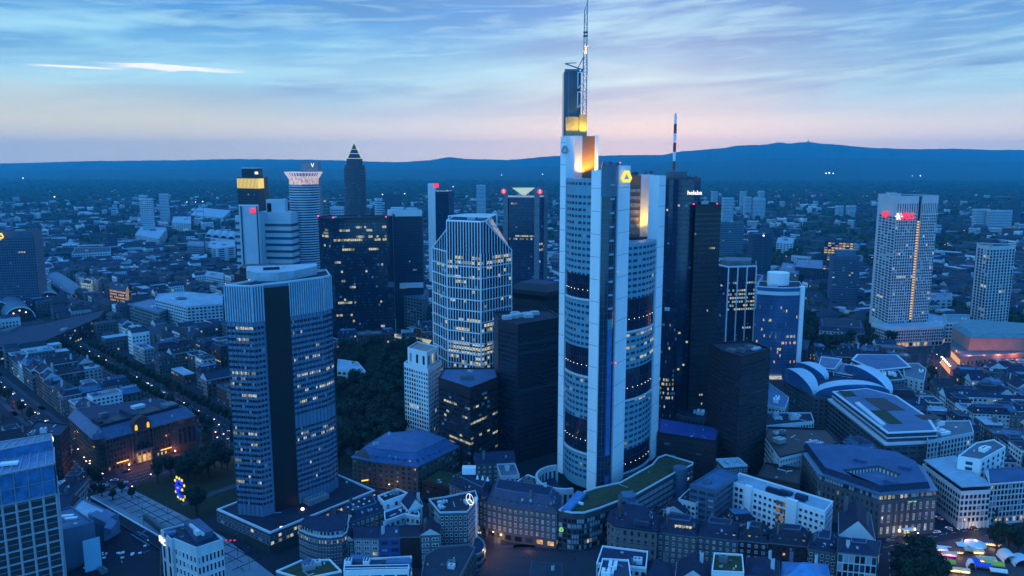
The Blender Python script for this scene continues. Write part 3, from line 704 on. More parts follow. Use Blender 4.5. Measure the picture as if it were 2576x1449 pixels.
def white_grid_tower():
    z1, zs = 165.0, 141.0
    D = 600
    a = (xat(1091, 628, 80), 628); b_ = (xat(1127, 600, 80), 600); c = (xat(1210, 585, 80), 585); d = (xat(1286, 612, 80), 612)
    e = (d[0] - 8, 645); f = (a[0] + 4, 650)
    poly = [a, b_, c, d, e, f]
    t = Bld('office_tower', 'white gridded glass tower with slanted shoulders and bright yellow-lit floors', 'office tower', poly)
    NAVY = mat('navy_curtain_wall', (.016, .030, .070), .12, .3, .08, spec=.6)
    # body with cut shoulders
    def body(b):
        b.prism(poly, 0, zs)
    t.part('curtain_wall', body, NAVY)
    tl = (b_[0] - .2, b_[1] + 1); tr = (xat(1236, 593, 160), 594)
    T_ = Vector(c).lerp(Vector(d), .158); Te = Vector((T_.x + 3, 640)); xs2 = T_.x; zl = z1 - 7; bk = (b_[0] + 2, 648)
    def top(b):
        b.face([(*b_, zs), (*c, zs), (*c, z1), (*b_, z1)]); b.face([(*c, zs), (*d, zs), (*T_, z1), (*c, z1)]); b.face([(*d, zs), (*e, zs), (*Te, z1), (*T_, z1)])
        b.face([(*b_, z1), (*c, z1), (*T_, z1), (*Te, z1), (*bk, z1)]); b.face([(*a, zs), (*b_, zs), (*b_, zl)]); b.face([(*a, zs), (*b_, zl), (*bk, zl), (*f, zs)])
        b.face([(*b_, zs), (*b_, z1), (*bk, z1), (*bk, zs)]); b.face([(*e, zs), (*f, zs), (*bk, z1), (*Te, z1)])
    t.part('sloped_top', top, NAVY)
    G = MB()
    def line(p, q, w=.42): G.bar(p, q, w)
    def sidegrid(p, q, n, z0, z_hi, floors):
        p, q = Vector(p), Vector(q); dd = (q - p).normalized(); o = Vector((dd.y, -dd.x)) * .3
        for i in range(n + 1):
            r = p + (q - p) * (i / n) + o; line((r.x, r.y, z0), (r.x, r.y, z_hi), .62 if 0 < i < n else 1.1)
        for z in floors: line((p.x + o.x, p.y + o.y, z), (q.x + o.x, q.y + o.y, z), .75)
    fl = [zs - 2 - i * 8.6 for i in range(1, 16)]
    for p, q, n in ((a, b_, 6), (b_, c, 12), (c, d, 11)): sidegrid(p, q, n, 4, zs, [z for z in fl if z > 4] + ([zs] if p is a else []))
    for i in range(13):
        r = Vector(b_) + (Vector(c) - Vector(b_)) * (i / 12); line((r.x, r.y - .3, zs), (r.x, r.y - .3, z1), .6)
    for i in range(12):   # right shoulder fins clipped by the slope
        tt = i / 11; r = Vector(c).lerp(Vector(d), tt); zz = z1 - (z1 - zs) * max(0, (tt - .158) / .842); line((r.x - .1, r.y - .35, zs), (r.x - .1, r.y - .35, zz), .6)
    for k in range(1, 6):
        q0 = Vector((*T_, z1)).lerp(Vector((*Te, z1)), k / 6); q1 = Vector((*d, zs)).lerp(Vector((*e, zs)), k / 6); line(q0 + Vector((.3, 0, .3)), q1 + Vector((.3, 0, .3)), .4)
    line((T_.x, T_.y - .3, z1), (d[0], d[1] - .3, zs), 1.0); line((*b_, z1), (*c, z1), .9); line((*c, z1), (T_.x, T_.y - .3, z1), .9)
    line((*c, zs), (*c, z1), .9); line((*b_, zs), (*b_, z1), .9); line((a[0], a[1] - .3, zs), (b_[0], b_[1] - .3, zl), .9)
    for i in range(1, 6):
        r = Vector(a).lerp(Vector(b_), i / 6); line((r.x, r.y - .3, zs), (r.x, r.y - .3, zs + (zl - zs) * i / 6), .4)
        q0 = Vector((*a, zs)).lerp(Vector((*f, zs)), i / 6); q1 = Vector((*b_, zl)).lerp(Vector((*bk, zl)), i / 6); line(q0 + Vector((0, 0, .3)), q1 + Vector((0, 0, .3)), .4)
    # open frame on the roof
    R0 = [(b_[0] + 1, 606), (xs2 + 3, 592), (xs2 + 8, 628), (b_[0] + 14, 632)]
    for i in range(4):
        line((*R0[i], z1 + 3.2), (*R0[(i + 1) % 4], z1 + 3.2), .7); line((*R0[i], z1), (*R0[i], z1 + 3.2), .6)
    for k in range(1, 7):
        p = Vector(R0[0]).lerp(Vector(R0[3]), k / 7); q = Vector(R0[1]).lerp(Vector(R0[2]), k / 7); line((*p, z1 + 3.2), (*q, z1 + 3.2), .35)
    line((xs2 + 8, 628, z1 + 3.2), (xs2 + 8, 628, z1 - 14), .7)
    G.build('white_grid', [WHITE], t.root)
    lit = {}
    for fr in (2,3,6,7,8,12,14): pass
    lr = {35: .45, 34: .5, 33: .2, 31: .4, 30: .2, 26: .3, 25: .06, 22: .3, 21: .25, 20: .4, 18: .1, 17: .8, 16: .97, 15: .97, 14: .55, 13: .5, 12: .5, 11: .97, 10: .97, 9: .6, 8: .5, 7: .4}
    t.wins(b_, c, 4, zs - 2, 36, 12, w=.78, h=.62, lit=.05, litrows=lr, kind='plain', blind=.03, thick=.3, pane=CGLASS, lits=(LITY, LITY, LITW))
    t.wins(c, d, 4, zs - 2, 36, 11, w=.78, h=.62, lit=.05, litrows=lr, kind='plain', blind=.03, thick=.3, pane=CGLASS, lits=(LITY, LITY, LITW))
    t.wins(a, b_, 4, zs - 2, 36, 6, w=.72, h=.62, lit=.02, litrows={33: .4, 21: .2, 6: .35, 10: .2}, kind='plain', blind=.02, thick=.3, pane=CGLASS)
    t.flat_roof(z1, TAR, WHITE, .8, poly=[b_, c, tuple(T_), tuple(Te), (b_[0] + 2, 644)], units=2)
    t.finish()
white_grid_tower()

def gridded_tower(name, label, fr, depth, zt, wm, rows, cols, z0w, z1w, w=.6, h=.6, lit=.05, litrows=None, kind='plain', pane=GLASS, blind=.05, roof=TAR, z0=0, shrink=2, lits=(LITY, LITW), units=3, bands=None, cat='office tower', finish=True, fr_m=FRAMED, par=None, bandm=None):
    poly = back(fr, depth, shrink); t = Bld(name, label, cat, poly)
    t.walls(z0, zt, wm, bands=bands, bandm=bandm)
    for i in range(len(fr) - 1):
        if cols[i]: t.wins(fr[i], fr[i + 1], z0w, z1w, rows, cols[i], w=w, h=h, lit=lit, litrows=litrows, kind=kind, pane=pane, blind=blind, lits=lits, fr=fr_m)
    t.flat_roof(zt, roof, par or wm, 1.2, units=units)
    if finish: t.finish()
    return t
def X2(px, D, z=60): return (xat(px, D, z), D)

# small white stepped tower
t = Bld('residential_tower', 'slim white stepped tower with a square grid of windows beside the dark park', 'apartment tower', [X2(1018, 585, 30), X2(1078, 566, 30), X2(1113, 590, 30), X2(1050, 612, 30)])
p = t.poly; t.walls(0, 55, WHITE)
t.allwins(4, 53, 3.5, 2.9, w=.58, h=.66, kind='frame', fr=FRAME, lit=.03, blind=.02)
t.flat_roof(55, TAR, WHITE, 1.2, units=1)
q = inset(p, 2.6); t.part('upper_storey', lambda b: b.prism(q, 55, 67), WHITE)
t.wins(q[0], q[1], 56.5, 65, 1, 3, w=.3, h=.8, kind='plain'); t.wins(q[1], q[2], 56.5, 65, 1, 3, w=.3, h=.8, kind='plain')
t.flat_roof(67, GLASSM, WHITE, .9, poly=q, units=0); t.finish()

# brown office block with flat blue roof
t = gridded_tower('office_tower', 'dark brown office block with a flat blue roof and a few lit strips of windows', [X2(1104, 521, 45), X2(1183, 496, 45), X2(1252, 522, 45)], 26, 61, BROWN, 15, [12, 10], 4, 56, w=.85, h=.42, lit=.05, litrows={12: .35, 10: .12, 9: .3, 5: .3, 6: .12, 4: .2}, roof=ZINC, units=2, bands=[59.5], bandm=REDST)
# dark louvred tower left of the tallest
t = gridded_tower('office_tower', 'plain black tower with close dark louvres, left of the tallest tower', [X2(1253, 536, 60), X2(1302, 520, 60), X2(1412, 545, 60)], 30, 99, mat('louvre_black', (.024, .024, .034), .5, .3, .1), 26, [1, 1], 6, 94, w=.92, h=.42, pane=CGLASS, lit=0, blind=0, units=0, finish=False)
def rack(b):
    for i, (px, d) in enumerate(((1275, 542), (1292, 546), (1308, 550), (1326, 554), (1345, 558), (1296, 556), (1330, 548))):
        b.box((*X2(px, d, 99), 99.1), (6.5, 4, 2.4), .2); b.box((*X2(px, d, 99), 101.5), (5, 3, .4), .2)
t.part('rooftop_unit', rack, PALE); t.finish()
# pagoda-roofed dark tower
D = 760
t = Bld('office_tower', 'dark square tower with overhanging flat cap, between the white gridded and the tallest tower', 'office tower', [X2(1290, 775, 80), X2(1375, 752, 80), X2(1425, 775, 80), X2(1340, 805, 80)])
t.walls(0, 74, BLACK); t.allwins(4, 68, 4, 4, w=.7, h=.6, lit=.02, kind='plain', pane=CGLASS, blind=0)
q = inset(t.poly, -3.5); t.part('overhanging_cap', lambda b: (b.loft(inset(t.poly, 1), 74, q, 80, 0), b.prism(q, 80, 84, 0), b.loft(q, 84, inset(q, 8), 90, 0, 1)), [BLACK, SLATE]); t.finish()

# red and white mast tower with round glass face
D = 575
fr = arc(X2(1668, 580, 150), X2(1740, 572, 150), 3.5, 6)
t = Bld('office_tower', 'dark glass tower with a red and white roof mast and white lettering near its top', 'office tower', fr + [X2(1757, 585, 150), X2(1752, 620, 150), X2(1675, 625, 150)])
t.walls(0, 197, mat('blue_black_curtain_wall', (.012, .022, .065), .12, .4, .05, spec=.8))
for i in range(6): t.wins(fr[i], fr[i + 1], 10, 194, 52, 2, w=.8, h=.4, lit=.02, litrows={12: .2, 13: .2, 18: .1, 25: .05}, kind='plain', pane=CGLASS, blind=.01)
t.flat_roof(197, TAR, FRAMED, 1.4, units=2)
t.part('roof_drum', lambda b: (b.cyl((*X2(1700, 598, 200), 197), 8, 4.5, 16), b.cyl((*X2(1700, 598, 200), 201.5), 7.6, 1.2, 16)), GREY)
t.part('antenna_rig', lambda b: [b.cyl((*X2(1672 + i * 8, 590 + (i % 3) * 8, 202), 198.4), .3, 2 + (i % 4), 5) for i in range(9)], GREY)
m = MB(); mc = X2(1697, 596, 220)
for i in range(6): m.cyl((*mc, 203.5 + i * 6.9), 1.15 if i < 5 else .95, 6.9, 10, i % 2)
m.cyl((*mc, 244.9), .6, 1.2, 8, 0, .1)
m.build('striped_mast', [mat('mast_red', (.34, .06, .05), .6, .1), WHITE], t.root)
aviation(t.root, (mc[0] + 1.2, mc[1] - 1.2, 224), .6)
text(t.root, 'helaba', (*(xat(1748, 569, 190), 569), 187.5), (.15, -1, 0), 4.4, SIGNW)
t.part('sign_bracket', lambda b: b.bar((xat(1748, 569, 190), 569.4, 187), (xat(1745, 577, 190), 578, 187), .5), FRAMED)
t.finish()
E_ = Bld('office_tower', 'square dark brown-black slab attached right of the red and white mast tower', 'office tower', [X2(1742, 566, 120), X2(1806, 572, 120), X2(1800, 600, 120), X2(1745, 598, 120)])
E_.walls(0, 178, mat('bronze_black_wall', (.022, .014, .020), .35, .3, .05)); E_.wins(E_.poly[0], E_.poly[1], 8, 174, 46, 12, w=.5, h=.4, lit=.03, litrows={5: .1, 9: .1}, kind='plain', pane=CGLASS, blind=.0)
E_.flat_roof(178, TAR, BLACK, 1.2, units=2); aviation(E_.root, (*X2(1745, 568, 178), 179)); aviation(E_.root, (*X2(1804, 573, 178), 179)); E_.finish()
# low glass tower at its foot
t = gridded_tower('office_tower', 'lower rounded dark glass tower with bright yellow rooms, at the foot of the mast tower', arc(X2(1655, 560, 60), X2(1700, 556, 60), 2.5, 4), 24, 101, mat('navy_glass_wall', (.012, .022, .05), .15, .4, .08), 27, [3, 3, 3, 3], 4, 97, w=.75, h=.55, lit=.05, litrows={9: .35, 10: .4, 11: .35, 12: .3, 13: .4}, units=1, pane=CGLASS)
# glass tower with lit square windows
fr = [X2(1797, 800, 60), X2(1828, 780, 60), X2(1897, 786, 60)]
t = gridded_tower('office_tower', 'dark glass tower with white vertical piers and chequered pale windows below a set-back roof', fr, 34, 105, mat('navy_glass_wall', (.012, .022, .05)), 24, [5, 12], 4, 98, w=.72, h=.5, lit=0, litrows={}, pane=CGLASS, blind=.02, units=2, finish=False, lits=(LITB,))
t.w = []; 
t.wins(fr[1], fr[2], 4, 98, 24, 12, w=.72, h=.5, lit=.06, litrows={19: .6, 18: .8, 17: .35, 16: .7, 15: .5, 14: .45, 13: .35, 21: .4, 5: .2, 9: .2}, lits=(LITB, LITB, LITB, LITY), kind='plain', pane=CGLASS, blind=.02)
t.wins(fr[0], fr[1], 4, 98, 24, 5, w=.72, h=.5, lit=.05, kind='plain', pane=CGLASS, blind=.02, lits=(LITB,))
def piers(b):
    for i in range(4):
        q = Vector(fr[1]).lerp(Vector(fr[2]), i / 3); b.box((q.x, q.y - .5, 0), (1.1, 1, 105))
    b.box((*fr[0], 0), (1, 1, 105)); b.bar((*fr[1], 105), (*fr[2], 105), 1.6); b.bar((*fr[0], 105), (*fr[1], 105), 1.6)
t.part('white_pier', piers, PANEL); t.part('upper_storey', lambda b: b.prism(inset(t.poly, 5), 105, 110), GREY); t.finish()
# curved blue glass tower with white end wall and drum
a_, b_ = X2(1900, 745, 50), X2(2004, 738, 50)
fr = arc(a_, b_, 5, 10)
t = Bld('office_tower', 'curved blue mirror-glass tower with white end pier and round white drum on its roof', 'office tower', fr + [X2(2014, 742, 50), X2(2006, 775, 50), X2(1905, 778, 50)])
t.walls(0, 90, BGLASS)
for i in range(10): t.wins(fr[i], fr[i + 1], 6, 82, 24, 3, w=.86, h=.8, lit=.02, litrows={17: .18 if i in (2, 3, 4, 9) else 0, 16: .4 if i in (1, 2, 3) else 0, 9: .25, 11: .15, 7: .15, 5: .1, 3: .12}, kind='plain', pane=BGLASS, blind=.01, lits=(LITO, LITY, LITW), thick=.2)
def gl(b):
    for i in range(11): 
        for k in (0, .33, .66):
            if i < 10:
                q = Vector(fr[i]).lerp(Vector(fr[i + 1]), k); b.bar((q.x, q.y - .25, 6), (q.x, q.y - .25, 82), .16)
    for z in range(25):
        for i in range(10): b.bar((fr[i][0], fr[i][1] - .25, 6 + z * 3.17), (fr[i + 1][0], fr[i + 1][1] - .25, 6 + z * 3.17), .18)
t.part('mullion_grid', gl, STEELB)
t.part('roof_band', lambda b: b.prism(inset(t.poly, -.6), 83, 86.5, bottom=True), PANEL)
t.part('end_pier', lambda b: b.box((xat(2013, 737, 45), 739, 0), (4.0, 5, 91.5)), WHITE)
t.flat_roof(90, TAR, PANEL, 1, units=1)
t.part('roof_drum', lambda b: b.cyl((*X2(1957, 762, 92), 90), 10.5, 12, 24), WHITE)
t.part('entrance_canopy', lambda b: b.box((xat(1955, 733, 2), 733, 1), (44, 4, 2.5)), LITW)
t.finish()
# dark brown tower right
t = gridded_tower('office_tower', 'dark brown tower with white units on its roof, before the curved blue glass tower', [X2(1813, 505, 50), X2(1858, 490, 50), X2(1932, 512, 50)], 24, 84, BROWN, 22, [10, 12], 4, 80, w=.85, h=.35, pane=CGLASS, lit=.0, blind=.01, units=4, bands=[5 + i * 3.45 for i in range(22)], bandm=REDST, par=BLACK)
# opera-side tower
def white_twin_tower():
    A, B_, C = (xat(2190, 940, 8), 940), (xat(2229, 893, 8), 893), (xat(2336, 905, 8), 905)
    A = (xat(2192, 945, 20), 945); B_ = (xat(2233, 893, 20), 893); C = (xat(2334, 905, 20), 905)
    m1 = Vector(B_).lerp(Vector(C), .52); m2 = Vector(B_).lerp(Vector(C), .60)
    t = Bld('office_tower', 'tall white twin-fronted tower with a glowing vertical seam and red lettering', 'office tower', [A, B_, C, (C[0] - 6, C[1] + 34), (A[0] + 4, A[1] + 14)])
    z1 = 171
    t.part('wall', lambda b: b.prism([A, B_, tuple(m1), (m1.x - 1, m1.y + 34), (A[0] + 4, A[1] + 14)], 0, z1), mat('white_stone', (.58, .57, .56), .7, .10, .08))
    t.part('wall', lambda b: b.prism([tuple(m2), C, (C[0] - 6, C[1] + 34), (m2.x - 1, m2.y + 34)], 0, z1), mat('white_stone', (.58, .57, .56)))
    t.part('lit_seam', lambda b: (b.prism([(m1.x, m1.y + 2.5), (m2.x, m2.y + 2.5), (m2.x, m2.y + 20), (m1.x, m1.y + 20)], 0, z1 - 6, 0), [b.box((m1.x + 2.2, m1.y + 2.2, 26 + i * 3.1), (3.0, .5, 1.7), 0, 1) for i in range(38)]), [CGLASS, emit('seam_glow', (1, .62, .28), .75)])
    lr = {10: .1, 16: .14, 19: .18, 24: .08, 27: .12}
    t.wins(B_, m1, 22, 150, 38, 9, w=.62, h=.68, lit=.05, litrows=lr, kind='plain', blind=.08, pane=GLASS)
    t.wins(m2, C, 22, 150, 38, 9, w=.62, h=.68, lit=.06, litrows=lr, kind='plain', blind=.08, pane=GLASS)
    t.wins(A, B_, 22, 148, 38, 5, w=.7, h=.62, lit=.02, kind='plain', blind=.08, pane=GLASSM)
    for a, c in ((B_, m1), (m2, C)): t.wins(a, c, 150, 164, 1, 9, w=.35, h=.85, lit=0, kind='plain', blind=0)
    t.part('sign_board', lambda b: b.box(((A[0] + B_[0]) / 2 + 2, (A[1] + B_[1]) / 2 - 2.9, 158), (9, .5, 10), math.atan2(B_[1] - A[1], B_[0] - A[0])), BLACK)
    t.flat_roof(z1, TAR, mat('white_stone', (.58, .57, .56)), .8, units=2)
    n = (.1, -1, 0)
    text(t.root, 'UBS', (xat(2281, 891, 146), 891.5, 148.5), n, 11, SIGNR, depth=.8)
    s = MB(); cx_ = xat(2259, 893, 146)
    for k in range(3):
        a = k * math.pi / 3; s.bar((cx_ - 4 * math.cos(a), 891, 148.5 - 4 * math.sin(a)), (cx_ + 4 * math.cos(a), 891, 148.5 + 4 * math.sin(a)), 1.5)
    s.build('sign_star', [SIGNW], t.root)
    mm = (Vector(A) + Vector(B_)) / 2
    dl = (Vector(B_) - Vector(A)).normalized(); nl = Vector((dl.y, -dl.x)); text(t.root, 'UBS', (mm.x + nl.x * 3, mm.y + nl.y * 3, 149), (nl.x, nl.y, 0), 9, SIGNR, depth=.6)
    t.finish()
    q = pxpoly(22, ((2192, 815), (2232, 828), (2374, 822), (2392, 800), (2340, 790)))
    p = Bld('podium_building', 'long white rounded podium block with warm lit ground floor below the white twin-fronted tower', 'podium', q, occ=3)
    p.walls(0, 22, mat('white_stone', (.58, .57, .56))); p.allwins(6, 20, 3.4, 3.0, w=.6, h=.66, kind='plain', lit=.02, blind=.04)
    p.allwins(.5, 5.5, 5, 5, w=.7, h=.8, kind='plain', lit=.55, lits=(LITY, LITO)); p.flat_roof(22, PALER, PALE, .8, units=2); p.finish()
white_twin_tower()
fr = [X2(2452, 1000, 60), X2(2483, 972, 60), X2(2546, 985, 60)]
t = gridded_tower('residential_tower', 'slim white gridded tower at the right edge of the picture', fr, 22, 104, mat('white_stone', (.58, .57, .56)), 26, [4, 8], 3, 101, w=.56, h=.74, lit=.05, blind=.04, units=1, cat='apartment tower')
t = gridded_tower('office_tower', 'dark slab tower touching the slim white gridded tower on its left', [X2(2448, 1015, 60), X2(2478, 1005, 60)], 20, 103, mat('navy_glass_wall', (.012, .022, .05)), 26, [6], 3, 100, lit=.03, w=.7, h=.4, units=1, cat='apartment tower')
# two behind
t = gridded_tower('office_tower', 'dark tower with warm lit balconies, the farther of a pair right of centre', [X2(2072, 1280, 60), X2(2145, 1262, 60)], 24, 83, mat('night_blue_wall', (.03, .045, .08), .6), 20, [8], 3, 80, lit=.06, litrows={19: .7, 18: .6, 17: .7, 16: .5, 15: .55, 14: .45, 13: .4, 12: .3}, lits=(LITO, LITY), w=.8, h=.55, units=1, cat='apartment tower')
t = gridded_tower('office_tower', 'blue-grey banded tower with rounded top storey, the nearer of the pair right of centre', arc(X2(2094, 1120, 50), X2(2162, 1118, 50), 3, 4), 22, 74, mat('night_steel_wall', (.06, .10, .16), .5), 19, [3, 3, 3, 3], 3, 71, lit=.04, w=.85, h=.45, units=1, pane=GLASSM)
t.part('upper_storey', lambda b: b.prism(inset(t.poly, 5), 74, 84), STEELB)
# tower with inverted pyramid
def pyramid_tower():
    D = 1000; zt = 179
    fr = [X2(1267, 1016, 120), X2(1280, 992, 120), X2(1345, 985, 120), X2(1376, 1012, 120)]
    t = Bld('office_tower', 'twin-shaft glass tower with an upturned glowing pyramid on its roof and red round signs', 'office tower', back(fr, 30, 4))
    t.walls(0, 166, mat('night_glass_wall', (.02, .045, .10), .2, .3, .05))
    t.wins(fr[1], fr[2], 10, 160, 40, 12, w=.85, h=.5, lit=.01, litrows={26: .0, 27: .75, 28: .35, 37: .1, 38: .1}, kind='plain', pane=CGLASS, blind=.02)
    t.wins(fr[2], fr[3], 10, 160, 40, 6, w=.5, h=.7, lit=.01, litrows={i: .2 for i in range(18, 26)}, kind='plain', pane=CGLASS, blind=.03)
    t.part('corner_shaft', lambda b: b.box((*X2(1272, 995, 100), 0), (6, 8, 176)), mat('dusk_grey_wall', (.16, .2, .22))); t.part('corner_shaft', lambda b: b.box((*X2(1350, 984, 100), 0), (6.5, 8, 178)), mat('dusk_grey_wall', (.16, .2, .22)))
    t.part('corner_shaft', lambda b: b.box((*X2(1372, 1008, 100), 0), (5, 8, 174)), mat('dusk_grey_wall', (.16, .2, .22)))
    c = X2(1318, 1004, 170)
    py = MB(); py.loft(ngon(c, 2.5, 4, .6), 168, ngon(c, 19, 4, .6), 178, 0, 0); py.build('inverted_pyramid', [emit('pyramid_glow', (.62, .85, .70), .55, base=(.3, .4, .4))], t.root)
    t.part('roof_strut', lambda b: [b.bar((c[0] + sx_ * 6, c[1] - 3, 166), (c[0] + sx_ * 6, c[1] - 3, 174), .5) for sx_ in (-1, 0, 1)], WHITE)
    t.part('roof_rim', lambda b: [b.bar((*X2(1267, 990, 178), 178.6), (*X2(1376, 990, 178), 178.6), 1.0)], mat('dusk_grey_wall', (.16, .2, .22)))
    for px, d in ((1267, 989), (1358, 979)):
        s = MB(); s.v = []; q = ngon((0, 0), 3.2, 20); x0 = xat(px, d, 173); 
        s.face([(x0 + u, d - .6, 173.5 + v) for u, v in q], 0); n_ = len(q)
        for i in range(n_): s.face([(x0 + q[i][0], d - .6, 173.5 + q[i][1]), (x0 + q[(i + 1) % n_][0], d - .6, 173.5 + q[(i + 1) % n_][1]), (x0 + q[(i + 1) % n_][0], d, 173.5 + q[(i + 1) % n_][1]), (x0 + q[i][0], d, 173.5 + q[i][1])], 0)
        s.build('round_sign', [SIGNR], t.root); text(t.root, 'S', (x0, d - .8, 173.5), (0, -1, 0), 5, SIGNW, depth=.1)
    aviation(t.root, (*X2(1319, 980, 45), 46), .8); t.finish()
pyramid_tower()
# slab with red square left of it
fr = [X2(1080, 1240, 100), X2(1091, 1222, 100), X2(1129, 1228, 100)]
t = Bld('office_tower', 'narrow slab tower with pale end wall and red square sign behind the white gridded tower', 'office tower', back(fr, 26, 2))
t.walls(0, 165, mat('night_glass_wall', (.02, .045, .10))); t.part('end_wall', lambda b: b.prism([X2(1078, 1232, 100), X2(1096, 1218, 100), X2(1099, 1236, 100), X2(1082, 1250, 100)], 0, 177), PANEL)
t.part('square_sign', lambda b: b.box((*X2(1097, 1217, 170), 171), (8, 1, 6.5)), SIGNR); t.wins(fr[1], fr[2], 6, 160, 40, 9, w=.8, h=.45, lit=.01, kind='plain', pane=CGLASS, blind=.01); t.finish()
# pencil tower with pyramid tip
D = 1870
t = Bld('office_tower', 'round stepped pencil-shaped tower with a glowing glass pyramid tip on the horizon', 'skyscraper', ngon(X2(895, D, 120), 25.5, 24), occ=3)
c = X2(895, D, 120); NB = mat('dusk_red_granite', (.07, .06, .075), .6, .2, .05)
t.part('shaft', lambda b: (b.cyl((*c, 0), 25.5, 196, 24), b.cyl((*c, 196), 24, 8, 24), b.prism(ngon(c, 26, 4, math.pi / 4 + .2), 204, 219)), NB)
py = MB(); sq = ngon(c, 23.5, 4, math.pi / 4 + .2); py.loft(sq, 219, ngon(c, .3, 4, math.pi / 4 + .2), 257, 0, 0); po = py.build('pyramid_tip', [CGLASS], t.root)
e = MB()
for i in range(4): e.bar((*sq[i], 219), (*c, 257), 1.3); e.bar((*sq[i], 219.4), (*sq[(i + 1) % 4], 219.4), 1.6)
for zz, k in ((231, .685), (241, .42)):
    for i in range(4):
        p0 = Vector(c).lerp(Vector(sq[i]), k); p1 = Vector(c).lerp(Vector(sq[(i + 1) % 4]), k); e.bar((*p0, zz), (*p1, zz), 1.0)
e.build('glowing_edge', [emit('pyramid_edge_glow', (.75, .85, .55), .6)], po)
cc = ngon(c, 25.6, 24)
for i in range(12, 24): t.wins(cc[i], cc[(i + 1) % 24], 8, 196, 52, 2, w=.5, h=.4, lit=.03, kind='plain', pane=CGLASS, blind=.02)
t.finish()
# crowned cylinder
D = 1120; c = X2(769, D, 120)
t = Bld('office_tower', 'pale ringed cylinder tower with a lit flaring crown', 'skyscraper', ngon(c, 21, 28), occ=2)
t.part('shaft', lambda b: b.cyl((*c, 0), 20, 178, 28), GLASSM)
def rings(b):
    for i in range(50): b.cyl((*c, 4 + i * 3.5), 20.9, 1.5, 28)
t.part('floor_ring', rings, mat('pale_ring', (.52, .58, .62), .5, .1, .1))
t.part('lit_gallery', lambda b: b.cyl((*c, 179), 20.5, 11, 28), emit('gallery_glow', (1, .68, .50), .55, base=(.3, .3, .3), flick=.35))
def crn(b):
    for i in range(36):
        a = i * math.pi / 18; b.bar((c[0] + 20.5 * math.cos(a), c[1] + 20.5 * math.sin(a), 187), (c[0] + 26 * math.cos(a), c[1] + 26 * math.sin(a), 195.5), .8)
    o, i_ = ngon(c, 26.5, 36), ngon(c, 24.8, 36)
    for k in range(36):
        j = (k + 1) % 36; b.face([(*o[k], 195), (*o[j], 195), (*o[j], 196.6), (*o[k], 196.6)]); b.face([(*o[k], 196.6), (*o[j], 196.6), (*i_[j], 196.6), (*i_[k], 196.6)]); b.face([(*i_[k], 196.6), (*i_[j], 196.6), (*i_[j], 195), (*i_[k], 195)])
t.part('crown_ring', crn, emit('crown_glow', (.9, .62, .52), .42, base=(.5, .5, .5)))
t.part('rear_slab', lambda b: b.box((*X2(786, 1145, 150), 0), (25, 16, 211)), mat('rear_slab_wall', (.17, .22, .26), .6))
text(t.root, 'V', (*(xat(786, 1136, 203), 1136.5), 205.5), (0, -1, 0), 8, SIGNW)
t.finish()
# dark tower with gold band
fr = [X2(601, 1290, 120), X2(652, 1268, 120), X2(668, 1290, 120)]
t = Bld('office_tower', 'dark bronze tower with a glowing golden band of windows and a stepped black top', 'skyscraper', back(fr, 30, 2))
t.walls(0, 186, mat('dark_bronze_wall', (.028, .022, .030), .4, .2, .05)); t.wins(fr[0], fr[1], 6, 164, 40, 14, w=.6, h=.4, lit=.02, litrows={30: .15, 29: .1, 24: .1}, lits=(LITO, LITW), kind='plain', pane=CGLASS, blind=.01)
gb = emit('gold_band_glow', (1, .75, .16), .75)
for p_, q_, n_ in ((fr[0], fr[1], 15), (fr[1], fr[2], 6)): t.wins(p_, q_, 168, 184, 1, n_, w=.62 if n_ > 6 else .9, h=1, kind='plain', lit=1, lits=(gb,), thick=.5)
t.part('upper_storey', lambda b: b.prism(inset(t.poly, 7), 186, 200), BLACK); t.part('square_sign', lambda b: b.box((*X2(645, 1272, 194), 191), (5, 1, 4)), SIGNW)
t.part('roof_rim', lambda b: b.prism(inset(t.poly, 6.4), 200, 201.5), PALE); t.finish()
# white pair with red square
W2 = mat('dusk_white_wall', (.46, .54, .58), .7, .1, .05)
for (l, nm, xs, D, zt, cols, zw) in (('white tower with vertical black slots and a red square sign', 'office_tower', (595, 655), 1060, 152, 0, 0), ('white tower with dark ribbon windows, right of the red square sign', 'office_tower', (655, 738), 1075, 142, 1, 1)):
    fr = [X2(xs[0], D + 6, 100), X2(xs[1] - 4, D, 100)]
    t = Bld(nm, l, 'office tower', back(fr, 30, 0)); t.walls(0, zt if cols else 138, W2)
    if cols:
        t.part('window_ribbon', lambda b: [b.prism(inset(t.poly, -.4), 30 + i * 9.2, 33.6 + i * 9.2, bottom=True) for i in range(11)], GLASSM)
        t.part('lift_house', lambda b: b.box((*X2(697, D + 12, 150), zt), (26, 14, 17)), W2)
        t.part('lift_house', lambda b: b.box((*X2(680, D + 10, 150), zt), (6, 10, 12)), GREY)
    else:
        t.part('lift_shaft', lambda b: b.prism([X2(605, D - 3, 100), X2(655, D - 4, 100), X2(655, D + 20, 100), X2(605, D + 20, 100)], 0, zt), W2)
        t.part('black_slot', lambda b: [b.box((*X2(p, D - 4, 100), 45), (1.4, .8, zt - 46)) for p in (611, 651)], BLACK)
        t.part('window_ribbon', lambda b: [b.box((*X2(599, D + 4.5, 100), 34 + i * 9.2), (7, 2, 3.2)) for i in range(11)], GLASSM)
        t.part('square_sign', lambda b: b.box((*X2(636, D - 5, 148), 142.5), (7.2, .8, 5.5)), SIGNR)
    t.finish()
